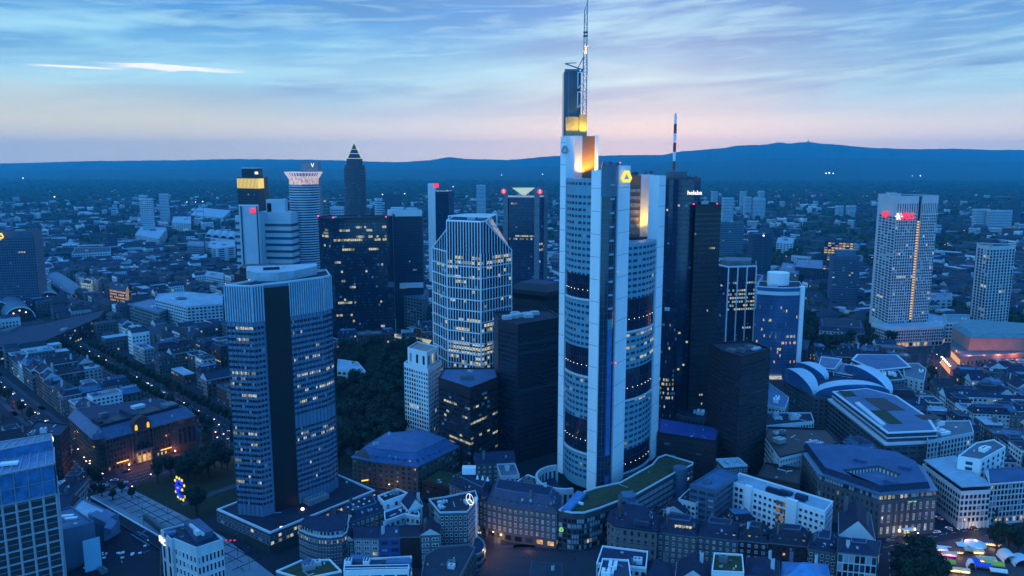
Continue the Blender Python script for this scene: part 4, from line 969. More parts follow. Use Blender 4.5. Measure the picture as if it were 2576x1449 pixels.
# dark block with yellow emblem
fr = [X2(592, 760, 80), X2(624, 740, 80), X2(742, 770, 80)]
t = Bld('office_building', 'black flat-topped block with a yellow emblem, behind the twin-slab tower', 'office block', back(fr, 30, 0)); t.walls(0, 101, BLACK); t.wins(fr[1], fr[2], 4, 84, 22, 14, w=.9, h=.4, lit=.01, kind='plain', pane=CGLASS, blind=0)
t.wins(fr[0], fr[1], 4, 84, 22, 5, w=.9, h=.4, lit=.01, kind='plain', pane=CGLASS, blind=0)
t.part('upper_storey', lambda b: b.prism(inset(t.poly, 5), 101, 107), BLACK); emblem(t.root, (xat(631, 738, 96), 738.5, 95.5), (0, -1, 0), 3.9, SIGNY); t.finish()
# black glass tower with scattered yellow rooms
fr = [X2(806, 905, 80), X2(843, 880, 80), X2(975, 892, 80)]
t = Bld('office_tower', 'broad black glass tower with scattered bright yellow rooms under its roof line', 'office tower', back(fr, 30, 2)); t.walls(0, 146, mat('black_glass_wall', (.008, .012, .030), .10, .4, .05))
lr = {36: .12, 35: .3, 33: .16, 32: .3, 29: .25, 25: .08, 22: .06, 12: .08, 8: .06}
t.wins(fr[1], fr[2], 4, 142, 38, 26, w=.9, h=.7, lit=.03, litrows=lr, kind='plain', pane=CGLASS, blind=.01)
t.wins(fr[0], fr[1], 4, 142, 38, 9, w=.9, h=.7, lit=.012, litrows={35: .3, 34: .3, 30: .15, 33: .2}, kind='plain', pane=CGLASS, blind=.01)
t.flat_roof(146, TAR, BLACK, 1.4, units=2)
for p in fr: aviation(t.root, (p[0], p[1], 147.4), .8)
t.finish()
# rounded silver-edged tower
fr = [X2(981, 985, 80), X2(992, 970, 80), X2(1064, 985, 80)]
t = Bld('office_tower', 'dark tower framed by silver rounded corner shafts, right of the black glass tower', 'office tower', back(fr, 30, 2)); t.walls(0, 146, mat('blue_black_wall', (.015, .025, .06), .3, .3, .05))
t.wins(fr[1], fr[2], 50, 140, 24, 14, w=.35, h=.35, lit=.06, kind='plain', pane=CGLASS, blind=0, lits=(LITW,))
t.part('corner_shaft', lambda b: b.cyl((*X2(988, 976, 80), 0), 5, 151, 14), PANEL)
t.part('silver_band', lambda b: (b.box((*X2(1028, 975, 80), 52), (36, 1.5, 6.5), .15), b.box((*X2(1028, 974, 80), 143), (36, 1.5, 8), .15)), PANEL)
t.part('roof_house', lambda b: (b.box((*X2(1000, 995, 150), 146), (16, 12, 7)), b.box((*X2(1035, 1000, 150), 146), (14, 12, 6))), W2); t.finish()
# left edge dark slab
fr = [X2(-30, 1090, 50), X2(95, 1105, 50)]
t = Bld('office_tower', 'wide dark slab with a yellow emblem at the left edge of the picture', 'office block', back(fr, 40, 2)); t.walls(0, 122 - 10, mat('night_steel_wall', (.06, .10, .16))); t.wins(fr[0], fr[1], 6, 104, 26, 20, w=.6, h=.5, lit=.02, kind='plain', pane=CGLASS, blind=.02)
t.flat_roof(112, TAR, GREY, 1.2, units=2); emblem(t.root, (xat(2, 1088, 110), 1088, 108), (0, -1, 0), 4, SIGNY); t.finish()

# ================================================================== ground, streets, hills, haze
def sheet(name, polys, z, m):
    b = MB()
    for p in polys: b.face([(q[0], q[1], z) for q in ccw(p)])
    return struct(b.build(name, [m]))
sheet('ground', [[(-16000, -300), (16000, -300), (16000, 18500), (-16000, 18500)]], -.02, SOIL)
def road(pts, w):
    out = []
    for i in range(len(pts) - 1):
        a, b = Vector(pts[i]), Vector(pts[i + 1]); d = (b - a).normalized(); n = Vector((-d.y, d.x)) * w / 2; d *= w * .3
        out.append([tuple(a - n - d), tuple(b - n + d), tuple(b + n + d), tuple(a + n - d)])
    return out
G = lambda x, y: tuple(at(x, y, 0)[:2])
KAISER = [G(600, 1130), G(560, 1080), G(480, 990), G(300, 930), G(190, 870), G(60, 800)]
KAISER = [(-215, 545), (-230, 590), (-330, 692), (-430, 795), (-540, 905), (-700, 1070)]
MUNCH = [(-262, 480), (-320, 543), (-413, 637), (-520, 745), (-640, 865)]
SQUARE = [G(180, 1252), G(520, 1175), G(600, 1150), G(560, 1120), G(470, 1150), G(240, 1215), G(130, 1200)]
ROADS = [(KAISER, 24), (MUNCH, 17), ([(-300, 470), (-262, 480), (-215, 540), (-150, 640)], 22),
         ([G(-100, 1225), G(230, 1235), G(560, 1140)], 20),
         ([G(1215, 1460), G(1240, 1400), G(1320, 1395), G(1420, 1400), G(1500, 1345), G(1660, 1240)], 16), ([G(1215, 1460), G(1210, 1330), G(1100, 1250), G(940, 1215)], 14),
         ([G(2240, 1470), G(2235, 1375), G(2380, 1345), G(2430, 1250), G(2330, 1180), G(2100, 1130), G(1900, 1060)], 17), ([G(2150, 1380), G(2300, 1375), G(2600, 1330)], 30),
         ([G(2330, 1000), G(2350, 930), G(2350, 880), G(2370, 870)], 24), ([G(2100, 905), G(2340, 880), G(2600, 820)], 18),
         ([G(900, 1130), G(700, 1000), G(560, 930)], 14), ([G(1690, 1330), G(1500, 1345)], 9)]
rp = []
for i, (p, w) in enumerate(ROADS):
    b = MB(); n0 = .012 + i * .005
    for q in road(p, w + 7): b.face([(v[0], v[1], n0 - .008) for v in ccw(q)])
    rp += road(p, w)
    struct(b.build('pavement', [PAVE]))
    b = MB(); k = 0
    for q in road(p, w): b.face([(v[0], v[1], .09 + i * .006 + k * .001) for v in ccw(q)]); k += 1
    struct(b.build('road', [ASPH]))
    b = MB()
    for j in range(len(p) - 1):
        a, c = Vector(p[j]), Vector(p[j + 1]); L = (c - a).length; d = (c - a).normalized(); n = Vector((-d.y, d.x)); s = 0
        while s < L - 4:
            for off in ((0,) if w < 20 else (-w / 4, 0, w / 4)):
                q0 = a + d * s + n * off; q1 = q0 + d * 3.2
                b.face([(*(q0 - n * .12), .20), (*(q1 - n * .12), .20), (*(q1 + n * .12), .20), (*(q0 + n * .12), .20)])
            s += 8
    struct(b.build('road_marking', [PAINT]))
for q in rp: occupy(q, 4)
park1 = [G(200, 1232), G(560, 1150), G(850, 1180), G(850, 1240), G(560, 1290), G(470, 1300), G(317, 1226)]
park2 = [G(848, 1195), G(1010, 1160), G(1015, 1110), G(1100, 960), G(1080, 900), G(860, 905), G(780, 960)]
park3 = [G(2010, 905), G(2200, 905), G(2330, 880), G(2330, 840), G(2190, 850), G(2050, 835), G(1990, 790), G(1960, 800), G(1985, 870)]
sheet('lawn', [park1, park2, park3], .03, GRASS)
for p in (park1, park2, park3): occupy(p)
plz = [G(225, 1249), G(317, 1224), G(500, 1318), G(560, 1350), G(690, 1449), G(700, 1490), G(520, 1490), G(405, 1352)]
sheet('plaza', [plz], .26, PLAZA); occupy(plz, 2)
a, c = Vector(plz[0]), Vector(plz[7]); d = (c - a).normalized(); n = Vector((-d.y, d.x))
if n.x < 0: n = -n
b = MB()
for i in range(1, 18):
    q = a + d * (i * 9.0); b.bar((*(q + n * 4), .268), (*(q + n * 21), .268), .35)
for o in (12, 18): b.bar((*(a + n * o), .268), (*(a + n * o + d * 150), .268), .35)
struct(b.build('paving_joint', [ASPH]))
b = MB()
for o in (4.2, 5.7, 8.0, 9.5): b.bar((*(a + n * o), .30), (*(a + n * o + d * 150), .30), .12)
b.bar((*(a + n * 4.2 + d * 30), .30), (*(a + n * 8 + d * 52), .30), .12); b.bar((*(a + n * 5.7 + d * 30), .30), (*(a + n * 9.5 + d * 52), .30), .12)
tag(b.build('tram_track', [FRAMED]), 'pair of dark tram tracks running along the pale paved plaza', 'tram track')
b = MB(); b.prism([tuple(a - n * .6), tuple(c - n * .6), tuple(c), tuple(a)], .1, .75); struct(b.build('kerb', [WHITE]))
b = MB()
for i in range(9):
    p = at(216 + i * 6, 1222 + (i % 2) * 1, .22); b.face([(p.x - .5, p.y - 4, .225), (p.x + .3, p.y - 4, .225), (p.x + 1.2, p.y + 4, .225), (p.x + .4, p.y + 4, .225)])
struct(b.build('zebra_crossing', [PAINT]))
b = MB(); b.face([(v[0], v[1], .06) for v in [G(450, 1262), G(600, 1215), G(605, 1222), G(460, 1272)]]); struct(b.build('path', [PAVE]))
# square and forecourts on the right
sheet('square', [[G(2330, 935), G(2395, 925), G(2400, 870), G(2350, 872), G(2310, 890)]], .075, PAVE); occupy([G(2330, 935), G(2395, 925), G(2400, 870), G(2350, 872), G(2310, 890)])
fg = [G(2240, 1395), G(2420, 1352), G(2620, 1345), G(2640, 1480), G(2250, 1480)]
sheet('fairground', [fg], .24, mat('fair_ground_asphalt', (.05, .05, .055), .9, .3, .2)); occupy(fg, 3)
st = [G(1195, 1455), G(1215, 1380), G(1330, 1385), G(1440, 1392), G(1520, 1380), G(1525, 1470), G(1190, 1470)]
sheet('street_square', [st], .23, mat('dark_paving', (.03, .036, .05), .9, .3, .1)); occupy(st)

# far forest-covered ridges (heights follow the skyline)
def ridge(name, D, pts, m, depth=900):
    b = MB(); xs = []; 
    px = -300
    while px <= 2900:
        for i in range(len(pts) - 1):
            if pts[i][0] <= px <= pts[i + 1][0]:
                t = (px - pts[i][0]) / (pts[i + 1][0] - pts[i][0]); t2 = t * t * (3 - 2 * t); py = pts[i][1] + (pts[i + 1][1] - pts[i][1]) * (t * .5 + t2 * .5); break
        xs.append((px, py + random.uniform(-.5, .5))); px += 10
    rows = []
    for k, fz in enumerate((1.0, .82, .62, .40, .2, 0.0)):
        row = []
        for px, py in xs:
            z = zat(D, py); x = xat(px, D, z) ; dd = D - depth * (1 - fz) * 2.2
            row.append((x * dd / D, dd + random.uniform(-40, 40) * (0 < k < 5), max(-1, z * fz * (1 + random.uniform(-.05, .05) * (0 < k < 5)))))
        rows.append(row)
    rows.insert(0, [(p[0] * 1.1, p[1] + 600, 0) for p in rows[0]])
    for r in range(len(rows) - 1):
        for i in range(len(xs) - 1): b.face([rows[r + 1][i], rows[r + 1][i + 1], rows[r][i + 1], rows[r][i]])
    o = b.build(name, [m]); 
    for p in o.data.polygons: p.use_smooth = True
    return struct(o)
FOREST = mat('far_forest', (.010, .025, .030), 1, .5, .004)
ridge('hills', 16000, [(-400, 413), (0, 411), (250, 405), (430, 403), (600, 400), (800, 402), (1000, 408), (1080, 403), (1130, 395), (1180, 400), (1280, 402), (1400, 392), (1500, 392), (1580, 390), (1660, 390), (1720, 380), (1800, 374), (1870, 365), (1920, 364), (1960, 358), (1985, 361), (2030, 357), (2080, 362), (2200, 372), (2300, 375), (2400, 374), (2500, 377), (2900, 380)], FOREST, 1500)
ridge('foothills', 11800, [(-400, 431), (0, 430), (300, 426), (700, 423), (950, 426), (1250, 422), (1500, 418), (1750, 406), (1950, 398), (2150, 398), (2400, 404), (2700, 406), (2900, 408)], FOREST, 1300)
t = MB(); p = (xat(2033, 15960, 600), 15960); t.cyl((*p, zat(15960, 360)), 26, 40, 8, 0, 16); t.cyl((*p, zat(15960, 360) + 36), 7, 26, 6); tag(t.build('summit_tower', [GREY]), 'tiny lookout tower on the highest far hill', 'lookout tower')

# haze: one closed box of pale even air
b = MB(); b.prism([(-16500, -400), (16500, -400), (16500, 19000), (-16500, 19000)], -3, 700, bottom=True)
hz = b.build('haze', [SOIL]); hz['kind'] = 'stuff'
hm = bpy.data.materials.new('haze_air'); hm.use_nodes = True; ht = hm.node_tree; ht.nodes.remove(ht.nodes['Principled BSDF'])
pv = ht.nodes.new('ShaderNodeVolumePrincipled'); pv.inputs['Color'].default_value = (.08, .72, 1.0, 1); pv.inputs['Density'].default_value = 5.8e-5; pv.inputs['Anisotropy'].default_value = 0.45
ht.links.new(pv.outputs[0], ht.nodes['Material Output'].inputs['Volume']); hz.data.materials[0] = hm
try: hm.cycles.homogeneous_volume = True
except Exception: pass

# ================================================================== hand-placed buildings
def B(name, label, cat, z, pts, wm, roof='flat', floors=None, floor=3.5, pitch=3.0, z0=0, w=.55, h=.55, kind='frame', fr=FRAMED, lit=.03, pane=GLASS, blind=.08, litrows=None, lits=(LITY, LITW), rm=None, par=None, units=2, rise=5, ins=3, chim=2, dorm=0, bands=None, bandm=None, top=None, zb=1, occ=2, wz0=None, wz1=None, fin=True, cap=100, over=.4, um=None, dm=None):
    t = Bld(name, label, cat, pxpoly(z, pts) if pts and isinstance(pts[0][0], int) else pts, occ=occ)
    t.walls(z0, z, wm, bands=bands, bandm=bandm)
    t.allwins(wz0 if wz0 is not None else 1.2, wz1 if wz1 is not None else z - .9, floor, pitch, w=w, h=h, kind=kind, fr=fr, lit=lit, pane=pane, blind=blind, litrows=litrows, lits=lits)
    if roof == 'flat': t.flat_roof(z, rm or TAR, par or wm, .9, units=units, um=um)
    else: t.sloped_roof(z, roof, rm or SLATE, rise, ins, over, chim=chim, dorm=dorm, top=top, dm=dm)
    if fin: t.finish(cap)
    return t
# --- bottom left
def glass_corner_tower():
    p = pxpoly(60, ((-180, 1320), (142, 1248), (140, 1205), (-120, 1240)))
    t = Bld('office_tower', 'half-glazed white-framed tower with an open glass crown in the bottom left corner', 'office tower', p)
    pp = t.poly; DARKI = mat('dark_open_floor', (.035, .04, .05), .8, .3, .3)
    t.walls(0, 61, DARKI)
    b = MB(); 
    for i in range(len(pp)):
        a, c = Vector(pp[i]), Vector(pp[(i + 1) % len(pp)]); L = (c - a).length; d = (c - a) / L; n = Vector((d.y, -d.x))
        k = max(1, round(L / 5.2))
        for j in range(k + 1):
            q = a + d * (L * j / k) + n * .4; b.bar((q.x, q.y, 0), (q.x, q.y, 61), .75)
        for z in range(3, 62, 6): b.bar((*(a + n * .4), z), (*(c + n * .4), z), .6)
        for z in range(6, 62, 6): b.bar((*(a + n * .1), z), (*(c + n * .1), z), .15)
    b.build('white_grid', [mat('grid_concrete', (.36, .40, .44), .7, .2, .3)], t.root)
    b = MB(); b.prism(inset(pp, -.2), 61, 75, 0)
    b.build('glass_crown', [mat('crown_blue_glass', (.05, .19, .40), .15, .5, .25, spec=.8)], t.root)
    b = MB()
    q = inset(pp, -.45)
    for i in range(len(q)):
        a, c = Vector(q[i]), Vector(q[(i + 1) % len(q)]); L = (c - a).length; k = max(1, round(L / 5.2))
        for j in range(k + 1): v = a + (c - a) * (j / k); b.bar((*v, 61), (*v, 75.6), .28)
        for z in (61.2, 75.4): b.bar((*a, z), (*c, z), .7)
        b.bar((*a, 68), (*c, 68), .2)
    b.build('crown_frame', [STEEL], t.root)
    b = MB(); k = 14
    for j in range(k + 1):
        a = Vector(q[0]).lerp(Vector(q[1]), j / k); c = Vector(q[3]).lerp(Vector(q[2]), j / k); b.bar((*a, 75.9), (*c, 75.9), .3)
    for j in range(1, 12):
        a = Vector(q[0]).lerp(Vector(q[3]), j / 12); c = Vector(q[1]).lerp(Vector(q[2]), j / 12); b.bar((*a, 75.9), (*c, 75.9), .16)
    b.build('roof_truss', [STEEL], t.root)
    t.part('roof', lambda b: b.face([(*v, 75.3) for v in inset(pp, .1)]), AQUA)
    for i, (u, v) in enumerate(((.35, .3), (.62, .35))):
        c = Vector(q[0]).lerp(Vector(q[1]), u).lerp(Vector(q[3]).lerp(Vector(q[2]), u), v); t.part('rooftop_unit', lambda b: b.box((c.x, c.y, 76.1), (7, 3, 1), .3), WHITE)
    # rear crown
    r = pxpoly(80, ((-180, 1168), (128, 1112), (160, 1105), (-60, 1082)))
    r = pxpoly(77, ((-200, 1190), (126, 1125), (124, 1110), (-120, 1150)))
    r = ccw([(v[0], v[1] + 2) for v in r]); t.part('rear_crown', lambda b: b.prism(r, 62, 79.6), mat('crown_blue_glass', (.03, .14, .36)))
    b = MB()
    for i in range(4):
        a, c = Vector(r[i]), Vector(r[(i + 1) % 4]); b.bar((*a, 80), (*c, 80), .5); b.bar((*a, 62), (*a, 80), .4)
    rr = sorted(r, key=lambda v: v[0]); lft, rgt = rr[:2], rr[2:]
    lft.sort(key=lambda v: v[1]); rgt.sort(key=lambda v: v[1])
    for j in range(13):
        a = Vector(lft[0]).lerp(Vector(rgt[0]), j / 12); c = Vector(lft[1]).lerp(Vector(rgt[1]), j / 12); b.bar((*a, 80), (*c, 80), .28)
    for j in range(1, 6):
        a = Vector(lft[0]).lerp(Vector(lft[1]), j / 6); c = Vector(rgt[0]).lerp(Vector(rgt[1]), j / 6); b.bar((*a, 80), (*c, 80), .18)
    b.build('roof_truss', [STEEL], t.root)
    t.part('roof', lambda b: b.face([(*v, 79.7) for v in inset(r, .1)]), AQUA)
    t.finish()
glass_corner_tower()
BLK = mat('blue_grey_render', (.09, .15, .24), .8, .2, .1, streak=True)
t = B('office_building', 'smooth windowless blue-grey block with a pale hoarding, right of the half-glazed corner tower', 'office block', 34, ((150, 1340), (237, 1317), (180, 1277), (120, 1295)), BLK, rm=BLK, pitch=400, units=0, par=BLK)
t.part('skylight', lambda b: [b.box((*at(170 + i * 9, 1300 + i * 6, 34)[:2], 34.1), (5.5, 2.2, .8), .25) for i in range(2)], WHITE)
hp = [at(214, 1346, 33), at(254, 1336, 33)]; t.part('hoarding', lambda b: b.prism(ccw([(hp[0].x, hp[0].y - 2.6), (hp[1].x, hp[1].y - 2.2), (hp[1].x, hp[1].y - 1.6), (hp[0].x, hp[0].y - 2)]), 14, 31, bottom=True), mat('pale_blue_hoarding', (.22, .46, .62), .6, .05))
t = B('terrace_building', 'low block with pale terrace and blue hooked walkway behind the smooth blue-grey block', 'low building', 24, ((166, 1300), (260, 1322), (300, 1300), (205, 1255)), BLK, rm=PALER, units=0, pitch=400)
t.part('covered_walkway', lambda b: (b.prism(ccw(pxpoly(26, ((222, 1300), (245, 1290), (296, 1318), (280, 1338), (262, 1335), (268, 1322)))), 24, 27.5), b.prism(ccw(pxpoly(26, ((255, 1293), (270, 1284), (292, 1298), (276, 1306)))), 24.1, 27)), BLK)
t = B('low_hall', 'wide dark flat roof with scattered white skylights beside the pale plaza', 'low building', 15, ((150, 1500), (405, 1500), (405, 1385), (300, 1318), (258, 1335), (262, 1400), (160, 1450)), GREY, rm=mat('night_purple_roof', (.010, .009, .024), .9, .4, .1), units=1, pitch=3.4, par=BLACK)
for i in range(14):
    q = at(random.choice((250, 262, 300, 312, 320, 330, 352, 358, 366, 374)) + random.randint(-4, 4), random.choice((1390, 1396, 1402, 1365, 1372)) + random.randint(-4, 4), 15.1)
    t.part('skylight', lambda b: b.box((q.x, q.y, 15.1), (1.5, 1.0, .5), .5), WHITE)
t.part('roof_duct', lambda b: [b.bar(at(x0, y0, 15.8), at(x1, y1, 15.8), .7) for x0, y0, x1, y1 in ((330, 1345, 375, 1372), (345, 1338, 372, 1352), (350, 1348, 366, 1335))], mat('blue_duct', (.08, .14, .24)))
# white corner block with lettering
pts = ((404, 1337), (431, 1362), (437, 1359), (494, 1383), (562, 1360), (503, 1314), (445, 1326))
t = B('office_building', 'pale stone block with white lettering on its corner, beside the paved plaza', 'office block', 40, pts, PALE, rm=SLATE, par=PALE, pitch=4.2, units=0, fin=False, w=.62, h=.72, kind='frame', fr=FRAME, lit=.02)
t.w = [q for q in t.w]; A = t.poly
t.w.clear()
f1, f2, f3, f4 = [at(*q, 40) for q in ((404, 1337), (431, 1362), (494, 1383), (562, 1360))]; f2b = at(437, 1359, 40)
t.wins(f3, f4, 2, 37, 7, 7, w=.6, h=.78, kind='frame', fr=FRAME, lit=.02); t.wins(f2b, f3, 6, 37, 7, 6, w=.5, h=.7, kind='frame', fr=FRAME, lit=.01)
t.wins(f1, f2, 8, 37, 3, 2, w=.3, h=.8, kind='plain', lit=0)
q = pxpoly(40, ((462, 1330), (494, 1368), (540, 1352), (503, 1320))); t.part('roof_house', lambda b: b.prism(ccw(inset(ccw(q), .3)), 40, 43.5), mat('blue_roof_house', (.05, .09, .16), .6))
t.part('rooftop_unit', lambda b: (b.bar(at(478, 1320, 44), at(512, 1345, 44), 1.1), b.bar(at(492, 1336, 44.8), at(500, 1342, 44.8), 2)), PALE)
t.part('rooftop_unit', lambda b: b.box((*at(428, 1343, 40.5)[:2], 40.1), (5, 3, 1.5), .3), ZINC)
fc = (f1 + f2) / 2; nn = Vector((-(f1.y - f2.y), (f1.x - f2.x), 0)); nn = nn if nn.y < 0 else -nn
text(t.root, 'FBC', (f1.x + 1.6 + nn.normalized().x * .5, f1.y - 1.4 + nn.normalized().y * .5, 36.2), nn, 4.2, SIGNW); t.finish()
# grand hotel-like stone block
fl, fr_ = at(250, 1197), at(496, 1123)
pts = [(fl.x, fl.y), (fr_.x, fr_.y), (fr_.x - 34, fr_.y + 24), (fl.x - 42 + 50, fl.y + 80), (fl.x - 48, fl.y + 52)]
t = Bld('grand_building', 'long dark sandstone palace block with lit orange arched gable windows and glowing entrance', 'stone building', pts)
RS = mat('dusky_sandstone', (.06, .046, .048), .9, .3, .12, streak=True)
t.walls(0, 24, RS, bands=[5.5, 14, 20.5, 23.5])
a, c = Vector(t.poly[0]), Vector(t.poly[1])
a, c = Vector((fl.x, fl.y)), Vector((fr_.x, fr_.y)); d = (c - a).normalized(); n = Vector((d.y, -d.x)); L = (c - a).length; rz = math.atan2(d.y, d.x)
t.wins(a, a + d * L * .72, 5.5, 23.5, 5, 24, w=.42, h=.62, kind='frame', fr=FRAMED, lit=.01, blind=.01)
t.wins(a + d * L * .75, c, 20, 23.5, 1, 8, w=.5, h=.6, lit=0, blind=0); t.wins(a + d * L * .75, c, 3, 19, 1, 5, w=.8, h=.95, lit=0, blind=0, pane=CGLASS)
t.wins(a, a + d * L * .72, 1, 4.5, 1, 18, w=.5, h=.7, lit=.35, kind='frame', fr=FRAMED, lits=(LITW, LITY), blind=0)
t.wins(pts[4], pts[0], 2, 23.5, 6, 18, w=.42, h=.6, lit=.01, blind=.01)
t.part('pilaster', lambda b: [b.box((*(a + d * (L * k) + n * .4), 5), (1.2, .8, 18.5), rz) for k in (.0, .08, .33, .37, .5, .54, .72)], RS)
t.sloped_roof(24, 'mansard', mat('blue_metal_roof', (.075, .12, .22), .45, .3, .3), 6.5, 4.5, .5, top=SLATE, chim=2, dorm=0)
def ribs(b):
    for i in range(46):
        q = a + d * (L * (.12 + .86 * i / 45)); b.bar((*(q + n * .3), 24.2), (*(q - n * 4.4), 30.6), .22)
t.part('roof_seam', ribs, STEELB)
RP = lambda u_, v_: a + d * L * u_ - n * v_
for u0, u1, v0, v1, nm_, m_, hh in ((.18, .40, 12, 24, 'well_shade_plate', BLACK, .2), (.50, .74, 12, 26, 'well_shade_plate', BLACK, .2), (.42, .48, 9, 30, 'roof_ridge', SLATE, 2.6), (.10, .9, 8.2, 9.6, 'roof_ridge', SLATE2, 1.6), (.78, .9, 10, 20, 'roof_house', GREY, 2.6), (.56, .68, 28, 34, 'roof_house', PALE, 2.0), (.22, .30, 27, 31, 'roof_house', GREY, 3.0), (.12, .16, 14, 26, 'roof_house', TILE, 2.0)):  # black slabs on the roof imitate the shade of light wells
    qq = ccw([tuple(RP(u0, v0)), tuple(RP(u1, v0)), tuple(RP(u1, v1)), tuple(RP(u0, v1))]); t.part(nm_, lambda b: b.prism(qq, 30.56, 30.56 + hh), m_)
g0 = a + d * L * .435
def gable(b):
    w = 6.2; u = d
    p = [(-w, 24), (w, 24), (w, 29), (w * .6, 32.5), (0, 34.2), (-w * .6, 32.5), (-w, 29)]
    F_ = [(*(g0 + u * x + n * .8), z) for x, z in p]; K = [(*(g0 + u * x - n * 5), z) for x, z in p]
    b.face(F_); b.face(K[::-1])
    for i in range(7): j = (i + 1) % 7; b.face([F_[j], F_[i], K[i], K[j]])
t.part('gable', gable, RS)
for s in (-4.2, 4.2):
    q = g0 + d * s + n * 1.1; t.part('lit_arch_window', lambda b: (b.box((q.x, q.y, 25), (1.6, .5, 3), rz), b.box((q.x, q.y, 28), (1.0, .5, .8), rz)), emit('orange_arch_light', (1, .52, .06), 1.0))
q = g0 + n * .6; t.part('lit_entrance', lambda b: (b.box((q.x, q.y, 1), (9.5, .8, 5.2), rz, 0), [b.box((*(q + d * s + n * .5), 1), (1, .6, 8.5), rz, 1) for s in (-5, -1.7, 1.7, 5)], b.box((*(q + n * 1), 9.4), (12, 2.2, .7), rz, 1)), [emit('entrance_glow', (1, .72, .22), .55, flick=.7), STONE])
t.part('entrance_arches', lambda b: [b.box((*(q + d * s + n * .3), 10.5), (2.2, .5, 4), rz) for s in (-3.4, 0, 3.4)], CGLASS)
for s in (.22, .66): q = a + d * L * s + n * 1.2; t.part('orange_sign', lambda b: b.box((q.x, q.y, 5.3), (8, .3, .6), rz), LAMPO)
for s in (.27, .74): q = a + d * L * s + n * 2.5; t.part('pavement_lamp', lambda b: b.cyl((q.x, q.y, 2.2), .5, .8, 8), emit('salmon_lamp', (1, .35, .18), 7))
for s in (.27, .74, .45):
    q = a + d * L * s + n * 3.5; l = bpy.data.lights.new('street_glow', 'POINT'); l.energy = 1500; l.color = (1, .30, .18); l.shadow_soft_size = .6
    o = bpy.data.objects.new('street_glow', l); COL.objects.link(o); o.parent = t.root; o.location = Vector((q.x, q.y, 3.2)) - ROOT[t.root.name]
q = at(146 + 100, 1096, 26); q = a + n * -1.5 + d * 2
t.part('corner_turret', lambda b: (b.cyl((q.x, q.y, 22), 4, 4, 12, 0), b.cyl((q.x, q.y, 26), 4.2, 4, 12, 1, 2.6), b.cyl((q.x, q.y, 30), 1, 2, 8, 1, .3)), [RS, MATS['blue_metal_roof']])
t.finish()
# kiosk, V-ring
t = Bld('kiosk', 'small brightly lit glass kiosk on the pavement beside the half-glazed tower', 'kiosk', [tuple(at(*q, 5)[:2]) for q in ((142, 1212), (172, 1205), (176, 1210), (146, 1218))])
t.walls(0, 5, WHITE); t.wins(t.poly[0], t.poly[1], .3, 4.6, 1, 3, w=.85, h=.9, lit=1, lits=(LITY,)); t.allwins(.3, 4.6, 5, 2.5, w=.8, h=.9, lit=.9, lits=(LITY, LITW)); t.flat_roof(5, PALE, WHITE, .3, pw=.3, units=0); t.finish()
t = B('office_building', 'dark block carrying a round white ring sign with a V, behind the half-glazed corner tower', 'office block', 42, ((60, 1100), (150, 1098), (175, 1070), (90, 1060)), BLACK, rm=SLATE, lit=.0, fin=False)
vc = at(122, 1105, 45); s = MB(); q = ngon((0, 0), 2.9, 24); q2 = ngon((0, 0), 2.3, 24)
for i in range(24):
    j = (i + 1) % 24; s.face([(vc.x + q[i][0], vc.y, vc.z + q[i][1]), (vc.x + q[j][0], vc.y, vc.z + q[j][1]), (vc.x + q2[j][0], vc.y, vc.z + q2[j][1]), (vc.x + q2[i][0], vc.y, vc.z + q2[i][1])])
    s.face([(vc.x + q[i][0], vc.y, vc.z + q[i][1]), (vc.x + q[i][0], vc.y + .4, vc.z + q[i][1]), (vc.x + q[j][0], vc.y + .4, vc.z + q[j][1]), (vc.x + q[j][0], vc.y, vc.z + q[j][1])])
s.bar((vc.x - 1.2, vc.y, vc.z + 1.5), (vc.x, vc.y, vc.z - 1.5), .5); s.bar((vc.x + 1.2, vc.y, vc.z + 1.5), (vc.x, vc.y, vc.z - 1.5), .5); s.build('ring_sign', [SIGNW], t.root); t.finish()
# --- bottom centre
# concave curved block
cv = [tuple(at(x, y, 20)[:2]) for x, y in ((751, 1334), (775, 1345), (800, 1352), (830, 1354), (860, 1350), (873, 1340))]
t = Bld('office_building', 'concave curved grey block with one row of lit windows under a thin overhanging roof', 'office block', cv + [tuple(at(x, y, 20)[:2]) for x, y in ((878, 1322), (830, 1312), (768, 1312))])
t.walls(0, 20, MIDG)
for i in range(5): t.wins(cv[i], cv[i + 1], 1, 19.5, 5, 4 if i else 5, w=.5, h=.5, kind='frame', fr=FRAME, lit=.03, litrows={4: .8 if i in (2, 3, 4) else .1}, blind=.06)
t.flat_roof(20, TAR, PALE, .8, units=0); q = inset(t.poly, 1.6); t.part('attic_storey', lambda b: b.prism(q, 20, 23), PALE); t.allwins(20.3, 22.8, 3, 2, poly=q, w=.6, h=.6, kind='plain'); t.part('attic_roof', lambda b: b.prism(inset(q, -1.0), 23, 23.6, bottom=True), SLATE); t.finish()
B('house', 'pale cream house with paired windows, left neighbour of the bright blue house', 'house', 17.5, ((891, 1352), (953, 1354), (953, 1333), (891, 1330)), CREAM, 'gable', rm=SLATE2, rise=4, pitch=4.6, w=.62, h=.6, kind='cross', fr=FRAME, litrows={2: .2}, chim=1, floor=3.4)
B('house', 'narrow dark house between the curved block and the pale cream house', 'house', 15, ((866, 1362), (890, 1360), (892, 1340), (868, 1342)), BROWN, 'gable', rm=SLATE2, rise=3, pitch=2, w=.7, h=.8, kind='cross', fr=FRAME, chim=0)
B('house', 'bright blue rendered house in the bottom centre row', 'house', 17.5, ((954, 1354), (1006, 1352), (1006, 1330), (954, 1332)), BLUEW, 'gable', rm=mat('navy_tiles', (.02, .035, .08), .7), rise=4, pitch=4.4, w=.72, h=.5, pane=GLASSM, lit=0, chim=2)
